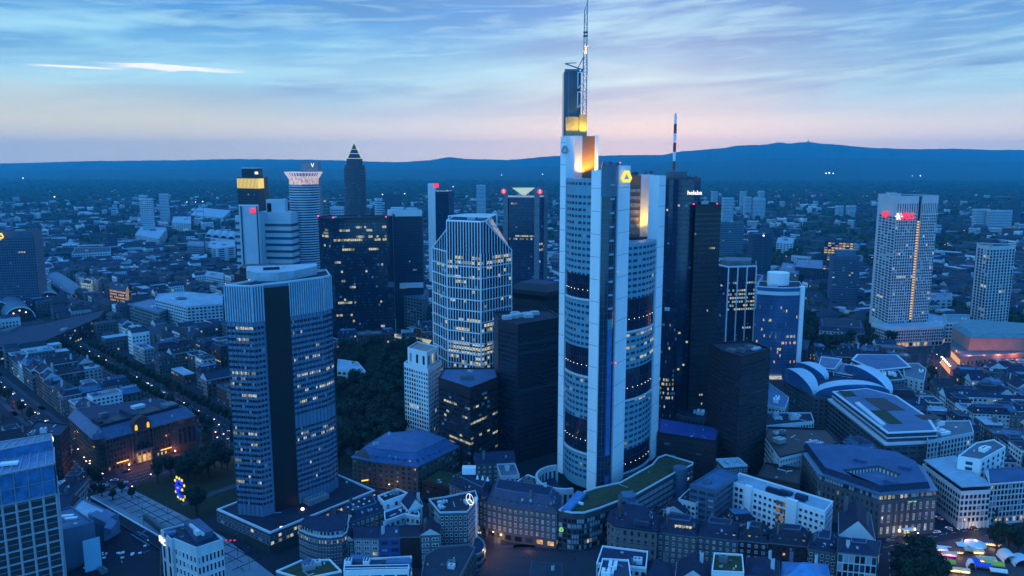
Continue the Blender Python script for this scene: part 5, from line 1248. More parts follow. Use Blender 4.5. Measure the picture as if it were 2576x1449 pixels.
B('house', 'dark brown flush house with ribbon windows between the blue house and the grey one', 'house', 18, ((1007, 1350), (1057, 1349), (1057, 1325), (1007, 1328)), BROWN, 'gable', rm=TILE, rise=3.4, pitch=50, w=.96, h=.4, lit=0, kind='plain', chim=1, pane=CGLASS)
B('house', 'dark grey house with white triple windows left of the ribbed office block', 'house', 18.5, ((1058, 1346), (1107, 1344), (1107, 1320), (1058, 1322)), GREY, 'gable', rm=TILE, rise=3.4, pitch=4.8, w=.72, h=.55, kind='cross', fr=WHITE and FRAME, chim=2, lit=0)
t = B('office_building', 'grey ribbed office block with a glowing three-pointed star ring on its roof', 'office block', 25, ((1106, 1292), (1176, 1290), (1203, 1257), (1196, 1236), (1120, 1252), (1078, 1258)), MIDG, rm=TAR, par=PALE, units=3, fin=False, kind='frame', fr=FRAME, pitch=2.4, w=.62, h=.55, litrows={}, um=PALE)
t.part('white_end_pier', lambda b: b.box((*at(1197, 1262, 25)[:2], 0), (1.5, 4, 27)), WHITE)
s = MB(); vc = at(1182, 1256, 29); r = 3.2
q = ngon((0, 0), r, 28); q2 = ngon((0, 0), r * .88, 28)
for i in range(28):
    j = (i + 1) % 28
    s.face([(vc.x + q[i][0] * .7, vc.y + q[i][0] * -.7, vc.z + q[i][1]), (vc.x + q[j][0] * .7, vc.y + q[j][0] * -.7, vc.z + q[j][1]), (vc.x + q2[j][0] * .7, vc.y + q2[j][0] * -.7, vc.z + q2[j][1]), (vc.x + q2[i][0] * .7, vc.y + q2[i][0] * -.7, vc.z + q2[i][1])])
for k in range(3):
    an = math.pi / 2 + k * 2 * math.pi / 3; s.bar((vc.x, vc.y, vc.z), (vc.x + .7 * r * .9 * math.cos(an), vc.y - .7 * r * .9 * math.cos(an), vc.z + r * .9 * math.sin(an)), .32)
s.bar((vc.x, vc.y + .3, 25), (vc.x, vc.y + .3, vc.z - r), .3)
s.build('star_ring_sign', [SIGNW], t.root); t.finish()
B('courtyard_house', 'white courtyard house with a small walled yard, behind the cream and blue houses', 'house', 17, ((968, 1314), (1020, 1295), (1056, 1302), (1052, 1278), (1010, 1275), (966, 1290)), PALE, rm=SLATE, par=WHITE, pitch=3, units=0, w=.45, kind='cross', fr=FRAMED, lit=0)
B('courtyard_house', 'white gabled wing with dark pitched roof, between the courtyard house and the ribbed block', 'house', 20, ((1028, 1283), (1062, 1272), (1052, 1248), (1010, 1262)), WHITE, 'gable', rm=SLATE, dm=WHITE, rise=5, pitch=4, w=.4, lit=0, chim=1)
B('courtyard_house', 'long dark-roofed white house wedge, behind the courtyard house', 'house', 21, ((965, 1266), (1027, 1243), (1000, 1232), (950, 1250)), WHITE, rm=TAR, pitch=5, w=.3, lit=0, units=1)
t = B('apartment_house', 'dark apartment house with rows of round skylights in its roof, right of the low podium', 'house', 17, ((882, 1312), (965, 1285), (948, 1250), (862, 1276)), MIDG, 'mansard', rm=SLATE, rise=4, ins=4, pitch=3, kind='cross', fr=FRAME, lit=.02, fin=False, dorm=3, dm=GREY)
for i in range(8):
    q = at(875 + (i % 4) * 14 + (i // 4) * 12, 1276 - (i % 4) * 7 + (i // 4) * 6, 21.2); t.part('skylight', lambda b: b.cyl((q.x, q.y, 21.05), .55, .4, 10), WHITE)
t.finish()
B('apartment_house', 'narrow white gable-ended house with small windows, beside the concave curved block', 'house', 18, ((830, 1306), (872, 1318), (880, 1300), (838, 1288)), WHITE, 'gable', rm=SLATE, dm=WHITE, rise=4, pitch=3, w=.4, lit=0)
# front bottom
t = B('office_building', 'white office with navy roof and two fan units at the bottom edge of the picture', 'office block', 21, ((864, 1440), (1028, 1436), (1036, 1402), (866, 1412)), WHITE, rm=mat('navy_roof', (.025, .04, .075), .7), par=WHITE, units=0, floor=3.5, pitch=6, w=.8, h=.5, fin=False)
for x in (877, 922):
    q = at(x, 1414, 22); t.part('cooling_unit', lambda b: (b.box((q.x, q.y, 21.1), (2.9, 3.6, 2.3), 0, 0), [b.cyl((q.x + sx_, q.y + sy, 23.4), .5, .15, 10, 1) for sx_ in (-.7, .7) for sy in (-1.1, 0, 1.1)]), [WHITE, FRAMED])
t.part('roof_house', lambda b: b.box((*at(905, 1410, 21)[:2], 21.05), (9, 4, 2), 0), ZINC); t.part('roof_house', lambda b: b.box((*at(1004, 1420, 21)[:2], 21.05), (12, 4, 2), 0), ZINC)
t.part('roof_rail', lambda b: (b.bar(at(868, 1430, 22.4), at(1030, 1427, 22.4), .3), b.bar(at(868, 1423, 22.4), at(1030, 1420, 22.4), .3)), WHITE); t.finish()
t = B('terraced_building', 'dark planted roof terrace with white parapet and round drum, at the bottom left of centre', 'office block', 20, ((694, 1440), (760, 1460), (860, 1440), (830, 1410), (756, 1413)), GREY, rm=TURF, par=WHITE, units=2, pitch=4, fin=False)
t.part('spiral_duct', lambda b: (b.cyl((*at(770, 1425, 20)[:2], 20.1), 2.4, 2.4, 16), b.cyl((*at(778, 1422, 20)[:2], 20.1), 1.2, 3.4, 12)), STEELB); t.finish()
t = B('low_building', 'wide plain dark blue roof in front of the ribbed office block', 'low building', 13, ((1056, 1470), (1150, 1470), (1196, 1380), (1176, 1372), (1105, 1378), (1068, 1400)), MIDG, rm=mat('dark_blue_roof', (.025, .035, .055), .8, .35, .15), par=GREY, units=2, pitch=4)
t = Bld('pavilion', 'round-ended low pavilion with lit shop windows right of the plain dark blue roof', 'pavilion', [tuple(at(x, y, 9)[:2]) for x, y in ((1184, 1392), (1198, 1398), (1212, 1392), (1221, 1376), (1216, 1362), (1204, 1352), (1192, 1356))])
t.walls(0, 9, GREY); t.allwins(.5, 8.6, 4, 3, w=.8, h=.6, lit=.4, lits=(LITW, LITY)); t.flat_roof(9, SLATE, STEEL, .8, units=0); t.finish()
# stone street front left of the green podium
t = B('shop_building', 'sandstone shop house with blue mansard and glowing shop windows beside the curved planted-roof block', 'shop house', 21, ((1224, 1262), (1290, 1276), (1345, 1282), (1400, 1290), (1412, 1250), (1330, 1236), (1238, 1224)), STONE, 'mansard', rm=mat('blue_slate_mansard', (.035, .05, .10), .6, .3, .3), rise=7, ins=5, pitch=3.4, kind='cross', fr=FRAME, w=.42, h=.58, lit=.02, dorm=9, dm=STONE, bands=[5, 17, 20.6], wz0=5, fin=False, top=SLATE)
t.allwins(.6, 4.6, 4.2, 5.2, w=.72, h=.8, lit=.55, lits=(LITO, LITY, LITW, LITO), kind='frame', fr=FRAMED); t.finish()
t = B('shop_building', 'dark mansard house with small conical roof vents, above the glowing corner shop', 'shop house', 21, ((1130, 1216), (1224, 1262), (1240, 1222), (1170, 1190)), STONE, 'mansard', rm=SLATE2, rise=5, ins=4, pitch=3, kind='frame', fr=FRAME, w=.4, lit=.03, dorm=6, wz0=5, fin=False, dm=GREY)
for i in range(3): t.part('roof_vent', lambda b: b.cyl((*at(1201 + i * 13, 1205 + i * 2, 26)[:2], 25.9), .9, 2.6, 8, 0, .2), WHITE)
t.part('roof_house', lambda b: b.box((*at(1180, 1190, 26)[:2], 25.9), (8, 5, 4)), WHITE)
t.allwins(.6, 4.6, 4.2, 5, w=.7, h=.8, lit=.85, lits=(LITO, LITY, LITO)); t.finish()
# classical building with blue roofs
P0 = pxpoly(20, ((884, 1138), (936, 1153), (1060, 1165), (1100, 1130), (1040, 1098), (985, 1098)))
t = Bld('stone_building', 'old stone building with bright blue metal roofs around a court, beside the dark park', 'stone building', [at(888, 1214)[:2], at(938, 1226)[:2], at(1052, 1240)[:2], (-36, 505), (-62, 528), (-92, 520)])
t.walls(0, 18, mat('dusky_stone', (.12, .10, .085), .9, .3, .15, streak=True), bands=[5, 17.4]); 
t.allwins(1, 17, 3.3, 4, w=.5, h=.6, kind='cross', fr=MIDG, lit=.02, blind=.08); BM = mat('bright_blue_metal_roof', (.05, .13, .27), .5, .3, .15)
t.sloped_roof(18, 'mansard', BM, 6, 7, .5, top=BM, chim=3, dorm=8, dm=BM)
t.part('orange_sign', lambda b: b.box((*at(918, 1208, 5)[:2], 4.5), (4.5, .3, .7), .35), LAMPO); t.part('gable', lambda b: b.loft([tuple(at(888, 1214)[:2]), tuple(at(938, 1226)[:2]), (-92, 492), (-101, 497)], 18, [(-98, 486)] * 4, 24, 0), MATS['dusky_stone']); t.finish()
B('link_building', 'low dark planted-roof link between the blue-roofed old building and the brown office block', 'low building', 9, ((1062, 1210), (1130, 1228), (1170, 1196), (1105, 1180)), BROWN, rm=TURF, units=0, pitch=3, w=.7)
# --- green-roofed curved block at the foot of the tallest tower
fr = [tuple(at(x, y, 22)[:2]) for x, y in ((1405, 1285), (1438, 1292), (1470, 1292), (1510, 1280), (1567, 1258), (1580, 1256), (1594, 1250), (1704, 1188), (1720, 1182), (1744, 1170))]
bk = [tuple(at(x, y, 22)[:2]) for x, y in ((1744, 1165), (1675, 1145), (1655, 1152), (1640, 1170), (1560, 1215), (1500, 1228), (1470, 1238))]
t = Bld('office_building', 'curved block with planted roof and round stair drums at the foot of the tallest tower', 'office block', fr + bk, occ=2)
t.walls(0, 22, mat('dark_glass_stone', (.055, .07, .085), .5, .3, .2), poly=t.poly)
for i, cc_ in ((0, 3), (1, 5), (2, 6), (3, 9)): t.wins(fr[i], fr[i + 1], 1, 19, 6, cc_, w=.7, h=.7, kind='plain', lit=.03, blind=.42, pane=GLASS)
t.wins(fr[6], fr[7], 2, 20, 5, 9, w=.92, h=.6, lit=.06, blind=.85, kind='frame', fr=STEEL); t.wins(fr[8], fr[9], 2, 20, 5, 3, w=.7, h=.6, blind=.4)
t.flat_roof(22, TURF, PANEL, .8, .7, units=0)
t.part('stair_drum', lambda b: b.cyl((*at(1580, 1243, 25)[:2], 0), 4.6, 25, 18), STEELB); t.part('stair_drum', lambda b: b.cyl((*at(1711, 1175, 25)[:2], 0), 4.2, 25, 18), STEELB)
t.part('glass_arcade', lambda b: b.prism(ccw([tuple(at(x, y, 22.5)[:2]) for x, y in ((1412, 1286), (1436, 1286), (1475, 1246), (1452, 1240))]), 22.3, 24), AQUA)
emblem(t.root, (fr[0][0] + 1.5, fr[0][1] - 1.6, 12), (-.1, -1, 0), 1.3, SIGNG, depth=.3)
t.part('white_terrace_edge', lambda b: b.bar(at(1448, 1262, 23), at(1467, 1268, 23), 1.2), WHITE); t.finish()
# crescent colonnade
c0 = at(1425, 1215, 16); ar = [(c0.x - 2 + 17 * math.cos(t_), c0.y + 2 + 19 * math.sin(t_)) for t_ in [R(100 + i * 11) for i in range(18)]]
t = Bld('colonnade', 'pale crescent colonnade wrapped round the foot of the tallest tower', 'colonnade', ar, occ=1)
def cren(b):
    o = ar; i_ = [(c0.x - 2 + 15.6 * math.cos(R(100 + i * 11)), c0.y + 2 + 17.6 * math.sin(R(100 + i * 11))) for i in range(18)]
    for k in range(17):
        for (z0, z1) in ((16, 19.5), (0, 6)):
            b.face([(*o[k], z0), (*o[k + 1], z0), (*o[k + 1], z1), (*o[k], z1)]); b.face([(*i_[k + 1], z0), (*i_[k], z0), (*i_[k], z1), (*i_[k + 1], z1)]); b.face([(*o[k], z1), (*o[k + 1], z1), (*i_[k + 1], z1), (*i_[k], z1)])
    for k in range(18): b.box((o[k][0] * .5 + i_[k][0] * .5, o[k][1] * .5 + i_[k][1] * .5, 6), (1.2, 1.4, 10), R(100 + k * 11))
t.part('column_ring', cren, PALE); t.part('roof', lambda b: b.face([(v[0], v[1], 11.5) for v in inset(ccw(ar), 1.8)]), SLATE)
t.part('glazing', lambda b: [b.face([(*Vector(ar[k]).lerp(Vector((c0.x, c0.y)), .05), 5), (*Vector(ar[k + 1]).lerp(Vector((c0.x, c0.y)), .05), 5), (*Vector(ar[k + 1]).lerp(Vector((c0.x, c0.y)), .05), 16), (*Vector(ar[k]).lerp(Vector((c0.x, c0.y)), .05), 16)]) for k in range(17)], GLASSM)
B('low_building', 'small building with a dark roof full of round vents, left of the pale crescent colonnade', 'low building', 17, ((1296, 1216), (1350, 1228), (1354, 1206), (1328, 1196)), PALE, rm=TURF, par=WHITE, units=4, pitch=4)
# --- bottom right rows
t = B('corner_house', 'cream stone corner house with big dark hipped roof before the curved planted-roof block', 'house', 20, ((1528, 1306), (1546, 1322), (1652, 1336), (1668, 1300), (1560, 1278), (1535, 1286)), mat('pale_sandstone', (.17, .165, .17), .9, .2, .15, streak=True), 'mansard', rm=SLATE2, rise=9, ins=10, pitch=3.9, kind='cross', fr=FRAMED, w=.36, h=.55, lit=.01, dorm=3, bands=[12, 19.6], floor=4.2, top=SLATE2, dm=SLATE2, fin=False, chim=3)
t.part('dormer_band', lambda b: b.bar(at(1592, 1312, 24), at(1632, 1318, 24), 2.0), GLASSM); t.finish()
for (x0, y0, x1, y1, wm, rm, lab, lr) in ((1654, 1338, 1753, 1350, STONE, SLATE2, 'long stone house with lit attic windows, right neighbour of the cream corner house', {6: .0}),
                                   (1755, 1348, 1856, 1360, MIDG, SLATE2, 'grey bay-fronted house with pale blinds in the middle of the bottom right row', None),
                                   (1858, 1358, 1930, 1366, BROWN, TILE, 'brown plain house with wide windows in the bottom right row', None),
                                   (1932, 1364, 2032, 1374, REDST, TILE, 'dark red terrace with little orange lights under its windows', {1: .6})):
    t = B('row_house', lab, 'house', 18, ((x0, y0), (x1, y1), (x1 + 10, y1 - 32), (x0 + 10, y0 - 32)), wm, 'mansard', rm=rm, rise=6, ins=5, pitch=3.3, kind='cross' if wm is not REDST else 'frame', fr=FRAME if wm is not REDST else FRAMED, w=.42, h=.5, lit=.05, litrows=lr, dorm=8, top=rm, fin=False, blind=.2 if wm is MIDG else .05, lits=(LITY,) if wm is not REDST else (LITO,), bands=[13.5], dm=GREY)
    if wm is STONE:
        def lb(b):
            for i in range(5): b.box((*at(1701 + i * 9, 1320 + i, 22)[:2], 20.6), (1.4, 1.2, 1.3), .0)
        t.part('lit_attic_window', lb, LITY)
    t.finish()
B('row_house', 'grey end house with paired windows, left of the tall gridded corner office', 'house', 19, ((2034, 1380), (2104, 1392), (2110, 1354), (2044, 1345)), MIDG, 'mansard', rm=SLATE2, rise=5, ins=4, pitch=2.8, kind='frame', fr=FRAME, dorm=4, top=SLATE2)
B('office_building', 'pale gridded office with tall windows at the bottom right corner of the rows', 'office block', 24, ((2108, 1388), (2207, 1398), (2214, 1362), (2112, 1352)), PALE, 'mansard', rm=SLATE2, rise=3, ins=6, pitch=2.7, w=.78, h=.82, lit=.04, kind='plain', blind=.15, top=SLATE2, chim=1, floor=4)
t = B('gable_house', 'steep dark-roofed house with white gable walls, left of the big stone bank', 'house', 20, ((2112, 1345), (2200, 1358), (2188, 1294), (2112, 1290)), PALE, 'gable', rm=SLATE2, rise=9, pitch=3.6, kind='frame', fr=FRAMED, w=.4, dm=PALE, chim=2, lit=0)
t = B('office_building', 'long white modernist office with window boxes and orange panels, behind the dark terrace', 'office block', 24, ((1836, 1213), (2076, 1290), (2096, 1264), (1860, 1192)), WHITE, rm=PALER, par=WHITE, pitch=3.0, w=.62, h=.55, kind='sill', fr=FRAME, lit=.02, units=5, um=SLATE, fin=False)
a = Vector(t.poly[0]); fa, fb = at(1836, 1213, 24), at(2076, 1290, 24); d = (fb - fa).normalized(); nn = Vector((d.y, -d.x, 0)); 
t.part('projecting_stair', lambda b: [b.box((*(fa + d * s + nn * .9)[:2], 0), (4, 2, 26), math.atan2(d.y, d.x)) for s in (12.5,)], WHITE); t.part('projecting_stair', lambda b: b.box((*(fa + d * ((fb - fa).length * .68) + nn * .9)[:2], 0), (6, 2.4, 26), math.atan2(d.y, d.x)), WHITE)
op = fa + d * ((fb - fa).length * .53) + nn * .2
t.part('orange_panel', lambda b: [b.box((*(op + d * (i * 2.4))[:2], 3 + j * 4.2), (1.8, .3, 2.8), math.atan2(d.y, d.x), (i + j) % 3 == 0) for i in range(4) for j in range(5)], [ORANGE, emit('dim_orange_glass', (.8, .38, .08), .22)])
t.finish()
t = B('office_building', 'blue-grey stepped modern block left of the long white modernist office', 'office block', 27, ((1735, 1222), (1800, 1236), (1856, 1196), (1806, 1178)), STEELB, rm=ZINC, par=STEELB, pitch=5, w=.8, h=.5, units=1, lit=.02, pane=GLASSM, um=STEELB)
B('office_building', 'small grey-white block with a glazed stair, left of the blue-grey stepped block', 'office block', 18, ((1706, 1258), (1750, 1270), (1780, 1250), (1736, 1230)), PALE, rm=TAR, units=2, pitch=3, w=.6, h=.5, lit=.02)
B('low_building', 'small dark pitched roof house tucked behind the cream corner house', 'house', 14, ((1668, 1282), (1722, 1292), (1744, 1268), (1690, 1258)), PALE, 'gable', rm=SLATE2, rise=3.5, pitch=3, chim=1)
# bottom front right
t = B('office_building', 'white-edged dark flat-roofed block with vents at the bottom edge right of centre', 'office block', 22, ((1500, 1420), (1626, 1432), (1630, 1390), (1515, 1376)), PALE, rm=SLATE, par=WHITE, units=2, pitch=3)
B('office_building', 'small white-parapeted roof with a line of fans, in front of the white-edged dark flat roof', 'office block', 26, ((1500, 1470), (1590, 1470), (1582, 1412), (1515, 1408)), WHITE, rm=mat('blue_night_roof', (.03, .05, .09), .7), par=WHITE, units=3, um=WHITE)
B('row_house', 'dark hipped house with chimney pots at the bottom edge, right of the white-edged roof', 'house', 17, ((1600, 1470), (1700, 1470), (1690, 1418), (1630, 1412)), MIDG, 'hip', rm=SLATE2, rise=6, pitch=3, fr=FRAME)
B('row_house', 'dark long-roofed white house at the bottom edge, left of the planted roof', 'house', 18, ((1700, 1462), (1785, 1466), (1788, 1420), (1705, 1414)), PALE, 'gable', rm=SLATE2, rise=6, pitch=3, fr=FRAME, dm=PALE)
B('office_building', 'white block with a square planted roof garden at the bottom edge', 'office block', 24, ((1790, 1440), (1872, 1444), (1868, 1398), (1796, 1394)), WHITE, rm=TURF, par=WHITE, units=1, pitch=3)
B('row_house', 'pale narrow house with roof hatches at the bottom edge, right of the planted roof', 'house', 20, ((1878, 1446), (1960, 1452), (1958, 1410), (1880, 1404)), CREAM, 'hip', rm=SLATE2, rise=5, pitch=3)
B('row_house', 'light blue glazed roof house at the bottom edge below the dark red terrace', 'house', 18, ((1966, 1462), (2090, 1470), (2080, 1420), (1970, 1414)), GREY, 'hip', rm=AQUA, rise=5, pitch=3)
B('row_house', 'low dark hall roof with one small vent, bottom centre beside the tram square', 'low building', 8, ((1330, 1500), (1420, 1500), (1410, 1420), (1340, 1412)), MIDG, 'hip', rm=mat('dark_blue_roof', (.025, .035, .055)), rise=2, pitch=4)
# --- big stone bank with courtyard
def stone_bank():
    z = 22; fc, frr, l1, l2 = [tuple(at(x, y)[:2]) for x, y in ((2210, 1351), (2354, 1337), (2210, 1351), (0, 1351))]
    r = [at(2214, 1262, 22), at(2357, 1250, 22), at(2320, 1190, 22), at(2262, 1160, 22), at(2148, 1142, 22), at(2004, 1134, 22), at(2057, 1208, 22)]
    t = Bld('bank_building', 'massive grey stone bank with columned front, pale attic band and sunken inner court', 'bank building', [(v.x, v.y) for v in r])
    ST = mat('grey_sandstone', (.095, .095, .10), .9, .3, .12, streak=True)
    t.walls(0, 22, ST, bands=[7.2, 21.6])
    A, Bp, Lf = Vector(r[0][:2]), Vector(r[1][:2]), Vector(r[6][:2])
    t.wins(A, Bp, 8, 21, 2, 9, w=.34, h=.62, kind='cross', fr=FRAME, lit=.02, blind=.05); t.wins(A, Bp, 2, 7, 1, 9, w=.36, h=.8, kind='cross', fr=FRAME, litrows={0: .4}, lits=(LITW, LITY), blind=.1)
    t.wins(Lf, A, 8, 21, 3, 13, w=.32, h=.55, kind='cross', fr=FRAME, lit=.02, litrows={2: .06}, lits=(LITB, LITW), blind=.05)
    t.wins(r[5], r[6], 6, 21, 4, 16, w=.35, h=.5, kind='frame', fr=ST, lit=0, blind=.02)
    d = (Bp - A).normalized(); n = Vector((d.y, -d.x)); rz = math.atan2(d.y, d.x); L = (Bp - A).length
    for k in range(6):
        q = A + d * (L * (.26 + k * .10)) + n * .35; t.part('column', lambda b: (b.cyl((q.x, q.y, 8), .55, 12.2, 8), b.box((q.x, q.y, 7.4), (1.5, 1.2, .7), rz), b.box((q.x, q.y, 20.1), (1.5, 1.2, .7), rz)), ST)
    q = A + d * (L * .5) + n * .6; t.part('entrance', lambda b: (b.box((q.x, q.y, 0), (3, 1, 4.4), rz, 0), b.box((*(q + n * .8), 4.6), (6, 2.4, .35), rz, 1)), [LITY, WHITE])
    for s in (.36, .64): q = A + d * (L * s) + n * .8; t.part('wall_lamp', lambda b: b.cyl((q.x, q.y, 3.4), .45, 1.1, 8), LAMPW)
    q = A + d * (L * .55) + n * .6; t.part('sign_band', lambda b: b.box((q.x, q.y, 20.4), (5.5, .2, .6), rz), SIGNG)
    P = t.poly; q1 = inset(P, 1.0); t.part('attic_storey', lambda b: b.prism(q1, 22, 25.4), mat('attic_glazing', (.05, .07, .09), .3))
    t.allwins(22.2, 25.2, 3, 1.7, poly=q1, w=.72, h=.72, lit=.0, kind='plain', blind=.75)
    t.wins(inset(ccw([tuple(v[:2]) for v in r]), 1.0)[0] if False else A + n * -1, Bp + n * -1, 22.2, 25.2, 1, 14, w=.7, h=.7, lit=.5, lits=(LITW,), kind='plain', blind=.4)
    q2 = inset(P, -.3); q3 = inset(P, 4.5)
    t.part('eaves', lambda b: b.prism(q2, 25.4, 26, bottom=True), STEELB); 
    court = [tuple(at(x, y, 29)[:2]) for x, y in ((2118, 1183), (2210, 1172), (2270, 1195), (2238, 1208), (2180, 1196), (2144, 1200))]
    cc = centroid(court)
    # upper storey as a ring around the court
    RM = mat('blue_membrane_roof', (.035, .095, .20), .7, .3, .12)
    b = MB(); out = q3; hole = ccw(court)
    n_ = len(out)
    b.loft(inset(P, 3.2), 26, out, 29.4, 0)
    # ring roof: connect each outer vertex to nearest hole vertices
    import bmesh
    bm = bmesh.new(); vo = [bm.verts.new((p[0], p[1], 29.5)) for p in out]; vh = [bm.verts.new((p[0], p[1], 29.5)) for p in hole]
    eo = [bm.edges.new((vo[i], vo[(i + 1) % n_])) for i in range(n_)]; eh = [bm.edges.new((vh[i], vh[(i + 1) % len(vh)])) for i in range(len(vh))]
    bmesh.ops.triangle_fill(bm, use_beauty=True, use_dissolve=False, edges=eo + eh)
    bm.faces.ensure_lookup_table()
    for f in bm.faces:
        c_ = f.calc_center_median()
        if not inside((c_.x, c_.y), hole): 
            vs = [tuple(v.co) for v in f.verts]; b.face(vs if f.normal.z > 0 else vs[::-1], 1)
    bm.free()
    for i in range(len(hole)):
        p_, q_ = hole[i], hole[(i + 1) % len(hole)]; b.face([(*q_, 14), (*p_, 14), (*p_, 29.5), (*q_, 29.5)], 2)
    b.face([(p[0], p[1], 14) for p in hole], 3)
    hq = inset(hole, .25)
    for i in range(len(hq)):
        p_, q_ = Vector(hq[i]), Vector(hq[(i + 1) % len(hq)]); LL = (q_ - p_).length
        for k in range(int(LL / 2.2)):
            u0 = p_.lerp(q_, (k + .2) / int(LL / 2.2)); u1 = p_.lerp(q_, (k + .75) / int(LL / 2.2)); b.face([(*u1, 24.5), (*u0, 24.5), (*u0, 28), (*u1, 28)], 4)
    b.build('roof', [SLATE, RM, MIDG, BLACK, PALE], t.root)
    for x, y in ((2164, 1160), (2276, 1178), (2240, 1214)): t.part('roof_house', lambda b: b.box((*at(x, y, 29.6)[:2], 29.55), (7, 4, 1.6), -.6), RM)
    t.finish()
stone_bank()
t = B('office_building', 'pale-roofed corner office with a colonnaded ground floor, right of the big stone bank', 'office block', 22, ((2320, 1170), (2417, 1240), (2492, 1236), (2480, 1220), (2452, 1205), (2440, 1180), (2400, 1158)), PALE, rm=PALER, par=PALE, pitch=2.6, w=.6, h=.62, floor=3.2, units=2, lit=.0, wz0=3.6, fin=False)
t.part('arcade', lambda b: [b.box((*(at(2417, 1240, 22).lerp(at(2492, 1236, 22), k / 8))[:2], 0), (1, 1.2, 4)) for k in range(9)], PALE)
q = inset(t.poly, 1.8); t.part('attic_storey', lambda b: b.prism(q, 22, 25), CGLASS); t.part('roof_slab', lambda b: b.prism(inset(q, -1.4), 25, 25.6, bottom=True), PALER); t.finish()
B('office_building', 'white wing with a blue ribbed roof and lit shop floor at the right edge', 'office block', 26, ((2492, 1216), (2620, 1206), (2640, 1180), (2480, 1186)), PALE, 'gable', rm=mat('blue_ribbed_roof', (.05, .09, .18), .5), rise=5, pitch=2.5, w=.6, h=.7, floor=3.4, dm=WHITE, litrows={0: .8}, lits=(LITY, LITO), chim=0, lit=.02)
B('office_building', 'tall white windowless stepped block with flat grey roofs above the pale-roofed corner office', 'office block', 33, ((2410, 1150), (2468, 1160), (2530, 1126), (2500, 1108), (2455, 1116)), WHITE, rm=GRAVEL, par=WHITE, pitch=8, w=.3, lit=0, units=2, um=WHITE)
B('office_building', 'white stepped annex with a corner of glass below the tall windowless block', 'office block', 26, ((2457, 1172), (2516, 1164), (2520, 1150), (2460, 1158)), WHITE, rm=GRAVEL, par=WHITE, pitch=3, w=.5, lit=.02, units=0)
# --- layered office block
def layered(label, outer, z, wm, courts, rm, name='office_building', **k):
    t = Bld(name, label, 'office block', pxpoly(z, outer)); P = t.poly
    t.walls(0, z - 7.5, MIDG); t.allwins(1, z - 8, 3.8, 5.5, w=.82, h=.45, kind='frame', fr=MIDG, lit=.01, blind=.03)
    t.part('terrace_edge', lambda b: b.prism(inset(P, -.3), z - 7.5, z - 6.3, bottom=True), PANEL)
    q = inset(P, 3); t.part('upper_storey', lambda b: b.prism(q, z - 6.3, z - .3), GLASSM)
    t.part('floor_slab', lambda b: b.prism(inset(q, -.9), z - 3.6, z - 3, bottom=True), PANEL); t.part('floor_slab', lambda b: b.prism(inset(q, -.9), z - .3, z + .4, bottom=True), PANEL)
    t.part('roof', lambda b: b.face([(v[0], v[1], z + .45) for v in inset(q, 1.2)]), rm)
    for nm, pts, m, hh in courts: cq = ccw(pxpoly(z + .5, pts)); t.part(nm, lambda b: b.prism(cq, z + .46, z + .46 + hh), m)
    t.finish(); return t
layered('huge layered office with blue roof, planted beds and black well-shade plates beside the vaulted roofs', ((2084, 984), (2228, 1094), (2370, 1088), (2346, 1052), (2262, 996), (2180, 975)), 31, MIDG,
        [('well_shade_plate', ((2172, 1002), (2222, 1001), (2278, 1032), (2220, 1033)), BLACK, .15), ('planted_bed', ((2110, 984), (2140, 984), (2155, 996), (2124, 998)), TURF, .4), ('planted_bed', ((2190, 1034), (2228, 1032), (2270, 1066), (2238, 1066)), TURF, .4),  # black plates stand in for the shade inside deep wells
         ('well_shade_plate', ((2300, 1044), (2350, 1042), (2372, 1054), (2322, 1056)), BLACK, .15), ('roof_ridge', ((2150, 1016), (2160, 1014), (2228, 1070), (2218, 1072)), PANEL, 1.2)], mat('blue_flat_roof', (.09, .15, .24), .7, .25, .08))
B('office_building', 'pale stone end block with deep windows joined to the huge layered office', 'office block', 26, ((2334, 1112), (2450, 1090), (2440, 1060), (2320, 1062)), PALE, rm=GREY, par=PALE, pitch=3.2, w=.5, h=.7, lit=.02, units=4, um=WHITE)
# vaulted roofs
def vaults():
    t = Bld('vaulted_building', 'building with four pale barrel-vaulted roof petals around a dark court', 'office block', pxpoly(25, ((1973, 948), (2048, 996), (2100, 1000), (2236, 992), (2160, 935), (2020, 922))))
    t.walls(0, 24, MIDG); t.allwins(1, 23, 3.4, 4, w=.5, h=.5, kind='frame', fr=MIDG, lit=.01, blind=.02)
    VM = mat('pale_vault_roof', (.50, .60, .64), .5, .12, .1)
    def vault(a, c, w, h):
        a, c = at(*a, 24), at(*c, 24); d = (c - a); L = d.length; d = d / L; n = Vector((-d.y, d.x, 0)); m = (a + c) / 2
        b = MB(); N_ = 14; prev = None
        for i in range(N_ + 1):
            x = math.cos(math.pi * i / N_); zz = math.sin(math.pi * i / N_) ** .9 * h; p0 = m + d * (x * L / 2) + n * (-w / 2); p1 = m + d * (x * L / 2) + n * (w / 2)
            # pinched towards its springing points
            k = .25 + .75 * math.sin(math.pi * i / N_); p0 = m + d * (x * L / 2) - n * (w / 2 * k); p1 = m + d * (x * L / 2) + n * (w / 2 * k)
            cur = (Vector((p0.x, p0.y, 24 + zz)), Vector((p1.x, p1.y, 24 + zz)))
            if prev: b.face([prev[0], cur[0], cur[1], prev[1]]); b.face([(prev[0].x, prev[0].y, 24), (cur[0].x, cur[0].y, 24), cur[0], prev[0]], 1); b.face([(cur[1].x, cur[1].y, 24), (prev[1].x, prev[1].y, 24), prev[1], cur[1]], 1)
            prev = cur
        o = b.build('vault', [VM, BGLASS], t.root)
    vault((1973, 948), (2050, 992), 13, 13); vault((2048, 992), (2236, 990), 14, 10); vault((2128, 935), (2240, 990), 12, 12); vault((2000, 925), (2080, 955), 12, 9)
    t.part('court_roof', lambda b: b.face([(v[0], v[1], 24.2) for v in inset(t.poly, 3)]), SLATE); t.finish()
vaults()
